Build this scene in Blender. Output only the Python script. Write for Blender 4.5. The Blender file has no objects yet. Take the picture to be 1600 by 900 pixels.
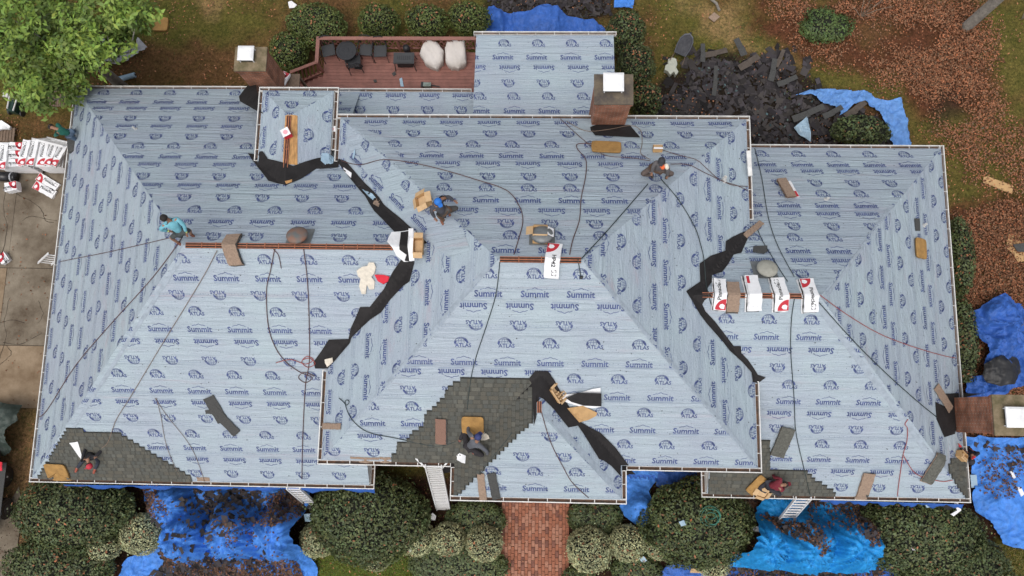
import bpy, bmesh, math, random
import numpy as np
from mathutils import Vector, Matrix
random.seed(7); rng = np.random.default_rng(11)
PI = math.pi
SC = bpy.context.scene
COL = SC.collection
# ------------------------------------------------------------ camera
FPX = 1202.68; CAM = np.array([0.3249, -4.0196, 30.0])
def _rot(t, r, y):
    ct, st, cr, sr, cy, sy = math.cos(t), math.sin(t), math.cos(r), math.sin(r), math.cos(y), math.sin(y)
    return np.array([[cy,-sy,0],[sy,cy,0],[0,0,1]]) @ np.array([[cr,0,sr],[0,1,0],[-sr,0,cr]]) @ np.array([[1,0,0],[0,ct,-st],[0,st,ct]])
RC = _rot(0.1623, 0.03, 0.0173)
cd = bpy.data.cameras.new("camera"); cam = bpy.data.objects.new("camera", cd); COL.objects.link(cam)
cd.sensor_width = 36; cd.lens = FPX/1600*36; cd.clip_end = 2000; cd.clip_start = 0.5
cam.matrix_world = Matrix.Translation(Vector(CAM)) @ Matrix(RC.tolist()).to_4x4()
SC.camera = cam
# ------------------------------------------------------------ light: overcast day
w = bpy.data.worlds.new("World"); SC.world = w; w.use_nodes = True
nt = w.node_tree; bg = nt.nodes["Background"]
SUN_EL, SUN_AZ = math.radians(69), math.radians(200)     # azimuth clockwise from +Y
sky = nt.nodes.new("ShaderNodeTexSky"); sky.sky_type = 'NISHITA'; sky.sun_disc = False
sky.sun_elevation = SUN_EL; sky.sun_rotation = SUN_AZ; sky.air_density = 1.0; sky.dust_density = 4.0
hs = nt.nodes.new("ShaderNodeHueSaturation"); hs.inputs['Saturation'].default_value = 0.38
nt.links.new(sky.outputs[0], hs.inputs['Color']); nt.links.new(hs.outputs[0], bg.inputs[0])
bg.inputs[1].default_value = 0.15
sl = bpy.data.lights.new("sun", 'SUN'); sun = bpy.data.objects.new("sun", sl); COL.objects.link(sun)
sl.energy = 0.75; sl.angle = math.radians(50); sl.color = (1.0, 0.96, 0.91)
sdir = Vector((math.sin(SUN_AZ)*math.cos(SUN_EL), math.cos(SUN_AZ)*math.cos(SUN_EL), math.sin(SUN_EL)))
sun.rotation_euler = sdir.to_track_quat('Z', 'Y').to_euler(); sun.location = (0, -20, 40)
vs = SC.view_settings; vs.view_transform = 'Standard'; vs.look = 'None'; vs.exposure = 0.28; vs.gamma = 1
vs.use_curve_mapping = False

# ------------------------------------------------------------ geometry of the roof
ZL, ZM, ZR = 2.794, 5.736, 3.097
U = {  # x0,x1,y0,y1,eave z,pitch  (outer gutter edge)
 'L': (-17.362,-5.203,-6.676,8.016,ZL,.75),
 'M': (-6.414,7.236,-5.674,5.749,ZM,.7232),
 'R': (5.948,14.841,-6.688,5.738,ZR,.6973)}
def ray(u, v):
    d = RC @ np.array([(u-800)/FPX, (450-v)/FPX, -1.0]); return d/np.linalg.norm(d)
def on_z(u, v, z=0.0):
    d = ray(u, v); t = (z-CAM[2])/d[2]; return CAM+d*t
def proj(P):
    q = RC.T @ (np.asarray(P, float)-CAM); return 800+FPX*q[0]/-q[2], 450-FPX*q[1]/-q[2]
px0 = on_z(703, 782, ZM)[0]; px1 = on_z(979, 787, ZM)[0]; py0 = on_z(840, 785, ZM)[1]
bx0 = on_z(406, 138, ZM)[0]; bx1 = on_z(530, 138, ZM)[0]; by1 = on_z(468, 137, ZM)[1]
ex0 = on_z(740, 60, 3.3)[0]; ex1 = on_z(963, 60, 3.3)[0]; ey1 = on_z(850, 50, 3.3)[1]
qx0 = on_z(500, 138, 3.0)[0]; qy1 = on_z(640, 139, 3.0)[1]
INS = 0.15
def unit_planes(k):
    """list of (a,b,c, name): z = a*x+b*y+c"""
    if k in U:
        x0,x1,y0,y1,z,p = U[k]
        q=[(0,p,z-p*y0,'front'),(0,-p,z+p*y1,'back'),(p,0,z-p*x0,'left'),(-p,0,z+p*x1,'right')]; return [a for a in q if not(k=='L' and a[3]=='right') and not(k=='R' and a[3]=='left')]
    if k == 'P':
        p=.75; return [(0,p,ZM-p*py0,'front'),(p,0,ZM-p*px0,'left'),(-p,0,ZM+p*px1,'right')]
    if k == 'B':
        p=.62; return [(0,-p,ZM+p*by1,'back'),(p,0,ZM-p*bx0,'left'),(-p,0,ZM+p*bx1,'right')]
    if k == 'E':
        p=.16; return [(0,-p,3.3+p*ey1,'back')]
    if k == 'Q':
        p=.3; return [(0,-p,3.0+p*qy1,'back')]
def unit_rect(k):
    if k in U:
        x0,x1,y0,y1 = U[k][:4]
        return (x0+INS,x1-INS,y0+INS,y1-INS)
    if k=='P': return (px0+INS,px1-INS,py0+INS,U['M'][2]+(px1-px0)/2+.3)
    if k=='B': return (bx0+INS,bx1-INS,2.5,by1-INS)
    if k=='E': return (ex0+.1,ex1-.1,5.6,ey1-INS)
    if k=='Q': return (qx0+.1,ex0+.1,5.6,qy1-INS)
UN = ['L','R','M','P','B','E','Q']
PL = {k: unit_planes(k) for k in UN}; RT = {k: unit_rect(k) for k in UN}
_M=U['M']; XA=_M[0]+.05; XB=_M[1]-.05; YA=_M[2]+.6; YB=_M[3]-.6
RTS={k:[RT[k]] for k in UN}
RTS['L']=[(RT['L'][0],XA,RT['L'][2],RT['L'][3]),(XA,-2.6,YA,YB),(XA,RT['L'][1],RT['L'][2],YA)]
RTS['R']=[(XB,RT['R'][1],RT['R'][2],RT['R'][3]),(4.7,XB,YA,YB),(RT['R'][0],XB,RT['R'][2],YA)]
def uh(k, x, y):
    for r in RTS[k]:
        if r[0]-.001<=x<=r[1]+.001 and r[2]-.001<=y<=r[3]+.001: return min(a*x+b*y+c for a,b,c,_ in PL[k])
    return -1.0
def height(x, y):
    return max(0.0, max(uh(k,x,y) for k in UN))
def top_unit(x, y):
    return max(UN, key=lambda k: uh(k,x,y))
def on_roof(u, v, h=0.0):
    d = ray(u, v); z = 11.0
    while z > 0.0:
        t = (z-CAM[2])/d[2]; P = CAM+d*t
        if z <= height(P[0],P[1])+h:
            lo, hi = z, z+.1
            for _ in range(12):
                m = (lo+hi)/2; P = CAM+d*((m-CAM[2])/d[2])
                if m <= height(P[0],P[1])+h: lo = m
                else: hi = m
            return CAM+d*((lo-CAM[2])/d[2])
        z -= .1
    return CAM+d*((h-CAM[2])/d[2])
def normal_at(x, y):
    e=.02; return Vector(((height(x-e,y)-height(x+e,y))/(2*e),(height(x,y-e)-height(x,y+e))/(2*e),1)).normalized()

# ------------------------------------------------------------ numpy noise
_T = rng.random((256,256))
def vnoise(x, y):
    xi=np.floor(x).astype(int); yi=np.floor(y).astype(int); fx=x-xi; fy=y-yi
    fx=fx*fx*(3-2*fx); fy=fy*fy*(3-2*fy)
    g=lambda i,j:_T[i%256,j%256]
    return (g(xi,yi)*(1-fx)+g(xi+1,yi)*fx)*(1-fy)+(g(xi,yi+1)*(1-fx)+g(xi+1,yi+1)*fx)*fy
def fbm(x, y, f=1.0, o=4):
    s=0; a=1; n=0
    for i in range(o):
        s=s+a*vnoise(x*f+17.3*i, y*f+9.1*i); n+=a; a*=.5; f*=2.03
    return s/n
def inpoly(x, y, poly):
    x=np.asarray(x,float); y=np.asarray(y,float); r=np.zeros(x.shape,bool); n=len(poly); j=n-1
    for i in range(n):
        xi,yi=poly[i][:2]; xj,yj=poly[j][:2]
        if yi!=yj:
            r ^= ((yi>y)!=(yj>y)) & (x < (xj-xi)*(y-yi)/(yj-yi)+xi)
        j=i
    return r
def seg_dist(x, y, poly):
    d=np.full(x.shape,1e9); n=len(poly)
    for i in range(n):
        ax,ay=poly[i][:2]; bx,by=poly[(i+1)%n][:2]
        l=(bx-ax)**2+(by-ay)**2+1e-12; t=np.clip(((x-ax)*(bx-ax)+(y-ay)*(by-ay))/l,0,1)
        d=np.minimum(d,np.hypot(x-ax-t*(bx-ax),y-ay-t*(by-ay)))
    return d

# ------------------------------------------------------------ materials
MATS = {}
def s2l(c):
    return tuple((x/255/12.92 if x/255<=.04045 else ((x/255+.055)/1.055)**2.4) for x in c)
def mat(name, c, rough=.7, metal=0, var=0.0, scale=8.0, bump=0.0, bscale=30.0, tone=False, spec=.5, trans=0, c2=None, detail=4, stretch=None, sss=0):
    """c: linear base colour; var: noise variation towards c2; tone: multiply by the 'tone' attribute of the mesh"""
    if name in MATS: return MATS[name]
    m = bpy.data.materials.new(name); m.use_nodes = True; MATS[name]=m
    t = m.node_tree; b = t.nodes['Principled BSDF']; N=t.nodes.new; K=t.links.new
    b.inputs['Roughness'].default_value=rough; b.inputs['Metallic'].default_value=metal
    b.inputs['Specular IOR Level'].default_value=spec
    b.inputs['Base Color'].default_value=(*c,1)
    out=None
    tc=N('ShaderNodeTexCoord'); vec=tc.outputs['Object']
    geo=N('ShaderNodeNewGeometry'); vec=geo.outputs['Position']
    if stretch:
        mp=N('ShaderNodeMapping'); mp.inputs['Scale'].default_value=stretch; K(vec,mp.inputs[0]); vec=mp.outputs[0]
    if var or c2:
        n=N('ShaderNodeTexNoise'); n.inputs['Scale'].default_value=scale; n.inputs['Detail'].default_value=detail
        n.inputs['Roughness'].default_value=.65
        K(vec,n.inputs['Vector']); r=N('ShaderNodeValToRGB'); K(n.outputs[0],r.inputs[0])
        c2 = c2 or tuple(x*(1-var) for x in c); c1=tuple(min(1,x*(1+var)) for x in c) if var else c
        r.color_ramp.elements[0].position=.32; r.color_ramp.elements[1].position=.68
        r.color_ramp.elements[0].color=(*c2,1); r.color_ramp.elements[1].color=(*c1,1); out=r.outputs[0]
    if tone:
        a=N('ShaderNodeAttribute'); a.attribute_name='tone'; mx=N('ShaderNodeMix'); mx.data_type='RGBA'; mx.blend_type='MULTIPLY'; mx.inputs[0].default_value=1
        if out: K(out,mx.inputs[6])
        else: mx.inputs[6].default_value=(*c,1)
        K(a.outputs['Color'],mx.inputs[7]); out=mx.outputs[2]
    if out: K(out,b.inputs['Base Color'])
    if bump:
        n=N('ShaderNodeTexNoise'); n.inputs['Scale'].default_value=bscale; n.inputs['Detail'].default_value=5; K(vec,n.inputs['Vector'])
        bp=N('ShaderNodeBump'); bp.inputs['Strength'].default_value=min(1,bump); bp.inputs['Distance'].default_value=.02*max(1,bump); K(n.outputs[0],bp.inputs['Height']); K(bp.outputs[0],b.inputs['Normal'])
    if trans: b.inputs['Transmission Weight'].default_value=trans
    return m
# underlayment sheet: blue-grey woven sheet with wrinkles, nail dots, scuffs and red chalk dust
def sheet_mat(name, along):
    m = bpy.data.materials.new(name); m.use_nodes=True; MATS[name]=m
    t=m.node_tree; b=t.nodes['Principled BSDF']; N=t.nodes.new; K=t.links.new
    geo=N('ShaderNodeNewGeometry'); P=geo.outputs['Position']
    def noise(sx,sy,sc,det=4,rough=.6,dist=0):
        mp=N('ShaderNodeMapping'); mp.inputs['Scale'].default_value=(sx,sy,1 if sx==sy else min(sx,sy)*1.0)
        K(P,mp.inputs[0]); n=N('ShaderNodeTexNoise'); n.inputs['Scale'].default_value=sc; n.inputs['Detail'].default_value=det
        n.inputs['Roughness'].default_value=rough; n.inputs['Distortion'].default_value=dist; K(mp.outputs[0],n.inputs['Vector']); return n.outputs[0]
    def ramp(x,p0,c0,p1,c1):
        r=N('ShaderNodeValToRGB'); r.color_ramp.elements[0].position=p0; r.color_ramp.elements[1].position=p1
        r.color_ramp.elements[0].color=(*c0,1); r.color_ramp.elements[1].color=(*c1,1); K(x,r.inputs[0]); return r.outputs[0]
    def mix(f,a,c,mode='MIX'):
        x=N('ShaderNodeMix'); x.data_type='RGBA'; x.blend_type=mode
        if isinstance(f,float): x.inputs[0].default_value=f
        else: K(f,x.inputs[0])
        for v,i in ((a,6),(c,7)):
            if isinstance(v,tuple): x.inputs[i].default_value=(*v,1)
            else: K(v,x.inputs[i])
        return x.outputs[2]
    sx,sy = (.12,1.0) if along=='x' else (1.0,.12)
    base = ramp(noise(1,1,.55,5,.6),.3,(.345,.393,.455),.7,(.376,.455,.488))
    streak = ramp(noise(sx*1.3,sy,12,8,.75),.36,(.945,.95,.96),.64,(1.03,1.03,1.025))
    c = mix(1.0,base,streak,'MULTIPLY')
    c = mix(1.0,c,ramp(noise(1,1,38,3,.7),.35,(.86,.87,.89),.65,(1.09,1.08,1.07)),'MULTIPLY')
    dirt = ramp(noise(1,1,2.3,8,.75),.56,(0,0,0),.75,(1,1,1)); 
    dm=N('ShaderNodeMath'); dm.operation='MULTIPLY'; K(dirt,dm.inputs[0]); dm.inputs[1].default_value=.22
    c = mix(dm.outputs[0],c,(.23,.235,.25))
    red = ramp(noise(sx*.6,sy*1.3,2.0,7,.8),.57,(0,0,0),.76,(1,1,1)); rm=N('ShaderNodeMath'); rm.operation='MULTIPLY'; K(red,rm.inputs[0]); rm.inputs[1].default_value=.40
    c = mix(rm.outputs[0],c,(.43,.21,.25))
    # specks (nail heads, grit)
    vo=N('ShaderNodeTexVoronoi'); vo.inputs['Scale'].default_value=3.4; K(P,vo.inputs['Vector'])
    sp=N('ShaderNodeMath'); sp.operation='LESS_THAN'; sp.inputs[1].default_value=.055; K(vo.outputs['Distance'],sp.inputs[0])
    sm=N('ShaderNodeMath'); sm.operation='MULTIPLY'; K(sp.outputs[0],sm.inputs[0]); sm.inputs[1].default_value=.65
    c = mix(sm.outputs[0],c,(.09,.10,.13))
    K(c,b.inputs['Base Color'])
    b.inputs['Roughness'].default_value=.36; b.inputs['Specular IOR Level'].default_value=.5
    # wrinkles
    w1=noise(sx*.8,sy*1.6,4.2,6,.62,.6); w2=noise(1,1,5,4,.6,1.5)
    ad=N('ShaderNodeMath'); ad.operation='MULTIPLY_ADD'; K(w2,ad.inputs[0]); ad.inputs[1].default_value=.12; K(w1,ad.inputs[2])
    bp=N('ShaderNodeBump'); bp.inputs['Strength'].default_value=.9; bp.inputs['Distance'].default_value=.075
    K(ad.outputs[0],bp.inputs['Height']); K(bp.outputs[0],b.inputs['Normal'])
    return m
M_SHX, M_SHY = sheet_mat('underlayment_woven_x','x'), sheet_mat('underlayment_woven_y','y')
M_PRINT = mat('blue_print',(.052,.075,.20),rough=.5,var=.35,scale=6,detail=8)
M_NAIL = mat('cap_nail_grey',(.20,.23,.27),rough=.6)
M_PRINT2 = mat('faint_blue_print',(.27,.33,.42),rough=.5)
M_WHITE = mat('white_painted_metal',(.66,.65,.62),rough=.4,var=.18,scale=3)
M_TROUGH = mat('dirty_gutter_trough',(.05,.04,.035),rough=.9,c2=(.16,.085,.05),scale=7)
M_WALL = mat('brown_brick_wall',(.16,.09,.065),rough=.9,var=.25)
M_FELT = mat('black_felt',(.020,.018,.018),rough=.75,spec=.25,var=.3,scale=2.5,bump=.5,bscale=10)
M_OSB = mat('raw_sheathing',(.50,.27,.10),rough=.8,var=.35,scale=14,stretch=(1,.25,1))
M_WOODRED = mat('orange_lumber',(.30,.11,.055),rough=.8,var=.3,scale=12)
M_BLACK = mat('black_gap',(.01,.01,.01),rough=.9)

# ------------------------------------------------------------ object helpers
def link(o, parent=None, mats=None):
    COL.objects.link(o)
    if parent is not None: o.parent=parent; o.matrix_parent_inverse=parent_inv(parent)
    if mats is not None:
        for m in (mats if isinstance(mats,(list,tuple)) else [mats]): o.data.materials.append(m)
    return o
PINV={}
def parent_inv(p):
    # parents are translated / rotated empties or meshes with explicit matrices
    return world_m(p).inverted()
def world_m(o):
    m=o.matrix_basis.copy()
    if o.parent is not None: m = world_m(o.parent) @ o.matrix_parent_inverse @ m
    return m
def props(o, label=None, cat=None, group=None, kind=None):
    if label: o['label']=label
    if cat: o['category']=cat
    if group: o['group']=group
    if kind: o['kind']=kind
    return o
def empty(name, loc, label=None, cat=None, group=None, kind=None, rz=0):
    o=bpy.data.objects.new(name,None); o.location=Vector([float(a) for a in loc]); o.rotation_euler=(0,0,rz); o.empty_display_size=.2; COL.objects.link(o)
    return props(o,label,cat,group,kind)
def mesh(name, v, f, mats, parent=None, smooth=False, tone=None, mi=None, origin=None):
    """v world coordinates (N,3); f list of index tuples or (M,k) array; tone per-face (M,) or (M,3)"""
    v=np.asarray(v,float).reshape(-1,3)
    org=np.zeros(3)
    if origin is not None: org=np.asarray(origin,float)
    elif parent is None and len(v): org=np.array([(v[:,0].min()+v[:,0].max())/2,(v[:,1].min()+v[:,1].max())/2,v[:,2].min()])
    v=v-org
    me=bpy.data.meshes.new(name)
    if isinstance(f,np.ndarray):
        n,k=f.shape; me.vertices.add(len(v)); me.vertices.foreach_set('co',v.ravel()); me.loops.add(n*k); me.loops.foreach_set('vertex_index',f.ravel().astype(np.int32))
        me.polygons.add(n); me.polygons.foreach_set('loop_start',np.arange(0,n*k,k,dtype=np.int32)); me.update(calc_edges=True)
    else: me.from_pydata(v.tolist(),[],[tuple(int(i) for i in q) for q in f])
    if mi is not None: me.polygons.foreach_set('material_index',np.asarray(mi,np.int32))
    if smooth: me.polygons.foreach_set('use_smooth',np.ones(len(me.polygons),bool))
    if tone is not None:
        tone=np.asarray(tone,float)
        if tone.ndim==1: tone=np.stack([tone]*3,1)
        a=me.color_attributes.new('tone','FLOAT_COLOR','CORNER'); k=np.array([p.loop_total for p in me.polygons])
        c=np.repeat(np.concatenate([tone,np.ones((len(tone),1))],1),k,axis=0); a.data.foreach_set('color',c.ravel().astype(np.float32))
    me.validate(); me.update()
    o=bpy.data.objects.new(name,me); 
    if parent is not None:
        o.matrix_basis = Matrix.Translation(Vector(org))
    else: o.location=Vector(org)
    return link(o,parent,mats)
class G:
    """collects shapes in world coordinates"""
    def __init__(s): s.v=[]; s.f=[]; s.m=[]
    def add(s,v,f,m=0):
        b=len(s.v); s.v+= [tuple(map(float,p)) for p in v]; s.f+=[tuple(b+i for i in q) for q in f]; s.m+=[m]*len(f); return s
    def box(s,c,d,rz=0,m=0,M=None):
        x,y,z=[a/2 for a in d]; P=[Vector((i,j,k)) for k in(-z,z) for i,j in((-x,-y),(x,-y),(x,y),(-x,y))]
        T=M if M is not None else Matrix.Translation(Vector([float(a) for a in c]))@Matrix.Rotation(rz,4,'Z')
        if M is not None: T=M@Matrix.Translation(Vector([float(a) for a in c]))@Matrix.Rotation(rz,4,'Z')
        P=[T@p for p in P]
        return s.add(P,[(3,2,1,0),(4,5,6,7),(0,1,5,4),(1,2,6,5),(2,3,7,6),(3,0,4,7)],m)
    def bar(s,a,b,w,h,m=0,up=(0,0,1)):
        a=Vector([float(q) for q in a]);b=Vector([float(q) for q in b]);d=(b-a); L=d.length
        if L<1e-6: return s
        d.normalize(); u=Vector(up); sd=d.cross(u)
        if sd.length<1e-4: sd=d.cross(Vector((1,0,0)))
        sd.normalize(); u=sd.cross(d); P=[]
        for q in(a,b):
            for i,j in((-1,-1),(1,-1),(1,1),(-1,1)): P.append(q+sd*(i*w/2)+u*(j*h/2))
        return s.add(P,[(3,2,1,0),(4,5,6,7),(0,1,5,4),(1,2,6,5),(2,3,7,6),(3,0,4,7)],m)
    def tube(s,pts,r,n=6,m=0,cap=True):
        pts=[Vector([float(q) for q in p]) for p in pts]; R=r if isinstance(r,(list,tuple)) else [r]*len(pts); P=[];F=[]
        ref=Vector((0,0,1))
        for i,p in enumerate(pts):
            d=(pts[min(i+1,len(pts)-1)]-pts[max(i-1,0)])
            if d.length<1e-7: d=Vector((1,0,0))
            d.normalize(); a=d.cross(ref)
            if a.length<.1: a=d.cross(Vector((0,1,0)))
            a.normalize(); b=a.cross(d)
            for k in range(n): P.append(p+(a*math.cos(2*PI*k/n)+b*math.sin(2*PI*k/n))*R[i])
        for i in range(len(pts)-1):
            for k in range(n): F.append((i*n+k,i*n+(k+1)%n,(i+1)*n+(k+1)%n,(i+1)*n+k))
        if cap: F.append(tuple(range(n-1,-1,-1))); F.append(tuple((len(pts)-1)*n+k for k in range(n)))
        return s.add(P,F,m)
    def lathe(s,c,prof,n=20,m=0,M=None):
        """prof: (r,z) list; c base centre"""
        P=[];F=[]
        for r,z in prof:
            for k in range(n):
                p=Vector((r*math.cos(2*PI*k/n),r*math.sin(2*PI*k/n),z)); P.append((M@p) if M is not None else p+Vector([float(q) for q in c]))
        for i in range(len(prof)-1):
            for k in range(n): F.append((i*n+k,i*n+(k+1)%n,(i+1)*n+(k+1)%n,(i+1)*n+k))
        F.append(tuple(range(n-1,-1,-1))); F.append(tuple((len(prof)-1)*n+k for k in range(n)))
        return s.add(P,F,m)
    def prism(s,poly,z0,z1,m=0):
        n=len(poly); P=[(x,y,z0) for x,y in poly]+[(x,y,z1) for x,y in poly]
        return s.add(P,[tuple(range(n-1,-1,-1)),tuple(range(n,2*n))]+[(i,(i+1)%n,n+(i+1)%n,n+i) for i in range(n)],m)
    def build(s,name,mats,parent=None,smooth=False,tone=None,origin=None):
        return mesh(name,s.v,s.f,mats,parent,smooth,tone,s.m if isinstance(mats,(list,tuple)) and len(mats)>1 else None,origin)

# ------------------------------------------------------------ print: 2D triangle sets
def text2d(s, size=1.0, off=0.02, sx=1.0, shear=0.0, center=True):
    c=bpy.data.curves.new('t','FONT'); c.body=s; c.size=size; c.offset=off; c.resolution_u=2; c.shear=shear
    o=bpy.data.objects.new('t',c); COL.objects.link(o); dg=bpy.context.evaluated_depsgraph_get(); me=o.evaluated_get(dg).to_mesh(); me.calc_loop_triangles()
    V=np.array([v.co[:2] for v in me.vertices]); T=np.array([t.vertices for t in me.loop_triangles]); 
    o.evaluated_get(dg).to_mesh_clear(); COL.objects.unlink(o); bpy.data.objects.remove(o); bpy.data.curves.remove(c)
    V[:,0]*=sx
    if center: V=V-np.array([(V[:,0].min()+V[:,0].max())/2,V[:,1].min()])
    return V[T]            # (n,3,2)
def strip2d(pts, w):
    T=[]
    for (ax,ay),(bx,by) in zip(pts[:-1],pts[1:]):
        d=math.hypot(bx-ax,by-ay) or 1; nx,ny=-(by-ay)/d*w/2,(bx-ax)/d*w/2
        T+= [[(ax-nx,ay-ny),(bx-nx,by-ny),(bx+nx,by+ny)],[(ax-nx,ay-ny),(bx+nx,by+ny),(ax+nx,ay+ny)]]
    return np.array(T)
def poly2d(p):
    return np.array([[p[0],p[i],p[i+1]] for i in range(1,len(p)-1)])
def logo_summit():
    t=text2d('Summit',1,.024,.95); W=np.ptp(t[...,0]); k=.77/W; t=t*k; t[...,1]-=.02
    h=t[...,1].max()
    mt=strip2d([(-.22,h+.012),(-.13,h+.045),(-.10,h+.035),(0,h+.085),(.09,h+.038),(.12,h+.045),(.20,h+.012)],.016)
    dark=np.concatenate([t,mt]); dark[...,1]-=.12
    light=np.concatenate([strip2d([(-.36,-.06),(.36,-.06)],.022),strip2d([(-.40,-.022),(.40,-.022)],.008)]); light[...,1]-=.12
    return dark,light
def logo_atlas():
    t=text2d('ATLAS',1,.022,.95); k=.46/np.ptp(t[...,0]); t=t*k; t[...,0]+=.03
    h=t[...,1].max()+.015; R=.20; cx=-.02; cy=h-.03
    arc=lambda rx,ry,a0,a1,n=12:[(cx+rx*math.cos(a0+(a1-a0)*i/n),cy+ry*math.sin(a0+(a1-a0)*i/n)) for i in range(n+1)]
    P=[strip2d(arc(R,R,.1,PI-.0),.016),strip2d(arc(.09,R,0.1,PI-.1),.010),strip2d([(cx,cy+.02),(cx,cy+R)],.010),
       strip2d([(cx-.17,cy+.09),(cx+.17,cy+.09)],.010),strip2d([(cx-.13,cy+.15),(cx+.13,cy+.15)],.009),
       poly2d([(cx+.06,cy+.165),(cx+.12,cy+.15),(cx+.185,cy+.07),(cx+.19,cy+.01),(cx+.15,cy+.03),(cx+.13,cy+.09),(cx+.08,cy+.13)]),
       poly2d([(cx-.19,cy+.04),(cx-.16,cy+.10),(cx-.13,cy+.07),(cx-.15,cy+.0),(cx-.18,cy-.05)])]
    d=np.concatenate([t]+P); d[...,1]-=.14
    return d,None
LOGO={'S':logo_summit(),'A':logo_atlas()}
def clip_tris(T, poly):
    """clip triangles (n,3,2) with a convex CCW polygon"""
    keep=[];n=len(poly)
    E=[]
    for i in range(n):
        a=np.array(poly[i]);b=np.array(poly[(i+1)%n]); nn=np.array([-(b-a)[1],(b-a)[0]]); E.append((nn,nn@a))
    D=np.stack([T@nn-c for nn,c in E],-1)            # n,3,k
    inside=(D>=-1e-9).all(axis=(1,2)); out=((D<0).all(axis=1)).any(axis=1)
    res=[T[inside]]; extra=[]
    for tri in T[~inside & ~out]:
        P=[tuple(p) for p in tri]
        for nn,c in E:
            Q=[]
            for i in range(len(P)):
                p,q=np.array(P[i]),np.array(P[(i+1)%len(P)]); dp,dq=nn@p-c,nn@q-c
                if dp>=0: Q.append(tuple(p))
                if (dp>=0)!=(dq>=0): Q.append(tuple(p+(q-p)*dp/(dp-dq)))
            P=Q
            if len(P)<3: break
        if len(P)>=3: extra+= [[P[0],P[i],P[i+1]] for i in range(1,len(P)-1)]
    if extra: res.append(np.array(extra))
    return np.concatenate(res) if res else np.zeros((0,3,2))
# ------------------------------------------------------------ THE HOUSE
house = empty('house',(0,0,0),'wide hip roofed brick house stripped and covered in blue printed underlayment','house')
def face_poly(k, side, rect):
    """convex polygon (xy) of a face of unit k inside one rectangle of its plan"""
    x0,x1,y0,y1=rect
    poly=[(x0,y0),(x1,y0),(x1,y1),(x0,y1)]
    me=[p for p in PL[k] if p[3]==side][0]
    for o in PL[k]:
        if o is me: continue
        a,b,c=me[0]-o[0],me[1]-o[1],me[2]-o[2]    # keep a*x+b*y+c<=0
        Q=[]
        for i in range(len(poly)):
            p,q=poly[i],poly[(i+1)%len(poly)]; dp=a*p[0]+b*p[1]+c; dq=a*q[0]+b*q[1]+c
            if dp<=0: Q.append(p)
            if (dp<=0)!=(dq<=0): t=dp/(dp-dq); Q.append((p[0]+(q[0]-p[0])*t,p[1]+(q[1]-p[1])*t))
        poly=Q
    return poly
class Face:
    """frame: s along the eave, t up the slope; text frame follows the photograph's upright direction"""
    def __init__(f,k,side,rect=None):
        f.k,f.side=k,side; a,b,c,_=[p for p in PL[k] if p[3]==side][0]; f.abc=(a,b,c)
        f.n=Vector((-a,-b,1)).normalized()
        f.s={'front':Vector((1,0,0)),'back':Vector((-1,0,0)),'left':Vector((0,-1,0)),'right':Vector((0,1,0))}[side]
        f.t=f.n.cross(f.s).normalized()
        P=face_poly(k,side,rect or RT[k]); f.xy=P; f.ok=len(P)>2
        if not f.ok: return
        # origin at eave line
        x0,x1,y0,y1=RT[k]; ox,oy={'front':(x0,y0),'back':(x1,y1),'left':(x0,y1),'right':(x1,y0)}[side]
        f.o=Vector((ox,oy,a*ox+b*oy+c))
        f.st=[f.to_st(x,y) for x,y in P]
        ar=sum(f.st[i][0]*f.st[(i+1)%len(P)][1]-f.st[(i+1)%len(P)][0]*f.st[i][1] for i in range(len(P)))
        if ar<0: f.st.reverse()
        f.T=max(p[1] for p in f.st)
    def to_st(f,x,y):
        a,b,c=f.abc; d=Vector((x,y,a*x+b*y+c))-f.o; return (d.dot(f.s),d.dot(f.t))
    def w(f,s,t,h=0): return f.o+f.s*s+f.t*t+f.n*h
    def hit(f,u,v):
        d=ray(u,v); a,b,c=f.abc; t=(c+a*CAM[0]+b*CAM[1]-CAM[2])/(d[2]-a*d[0]-b*d[1]); P=CAM+d*t; return f.to_st(P[0],P[1])
def clip_rect(poly,t0,t1):
    for lo,sg in ((t0,1),(t1,-1)):
        Q=[]
        for i in range(len(poly)):
            p,q=poly[i],poly[(i+1)%len(poly)]; dp=(p[1]-lo)*sg; dq=(q[1]-lo)*sg
            if dp>=0: Q.append(p)
            if (dp>=0)!=(dq>=0): r=dp/(dp-dq); Q.append((p[0]+(q[0]-p[0])*r,p[1]+(q[1]-p[1])*r))
        poly=Q
        if len(poly)<3: return []
    return poly
ROWS={
('L','front'):"A547,407 S484,434 a470,462 A432,488 S437,514 s447,538 a451,565 A426,587 S430,611 s436,634 a440,656 A415,680 S418,700 s423,722 a418,741",
('L','back'):"A163,145 S152,158 s160,171 a204,185 s197,199 a188,213 A216,228 S209,243 s232,259 a224,275 s295,292 a472,310 A429,329 s408,350 a399,370",
('M','back'):"s587,193 a585,208 A616,225 S612,241 s635,257 a697,275 A694,293 S759,311 s726,331 a791,349 A798,368 S790,389",
('M','front'):"A763,427 S835,457 s811,481 a812,508 A790,536 S656,562 s705,583,0,850 a639,609,0,850 A645,635,0,850 S646,660,0,850 s579,684,0,850 a583,706,0,850 A966,593,850,1400 S1033,620,850,1400 A1008,645,850,1400 S1005,670,850,1400 A976,694,850,1400 S1039,718,850,1400",
('R','back'):"A1246,241 S1252,256 s1269,270 a1275,286 A1285,303 S1292,320 s1294,337 a1301,354 A1303,372 S1309,391 s1256,410 a1252,428",
('R','front'):"A1267,500 S1264,525 s1283,550 a1279,575 A1234,601 S1295,626 s1280,649 a1276,670 A1345,695 S1341,717 s1316,739 a1373,762",
('P','front'):"a860,682 a881,714 A901,738 S836,761",
('E','back'):"A840,68 S839,88 s849,108 a849,130 A857,151 S858,172",
('Q','back'):"s670,152 a668,172"}
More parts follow.
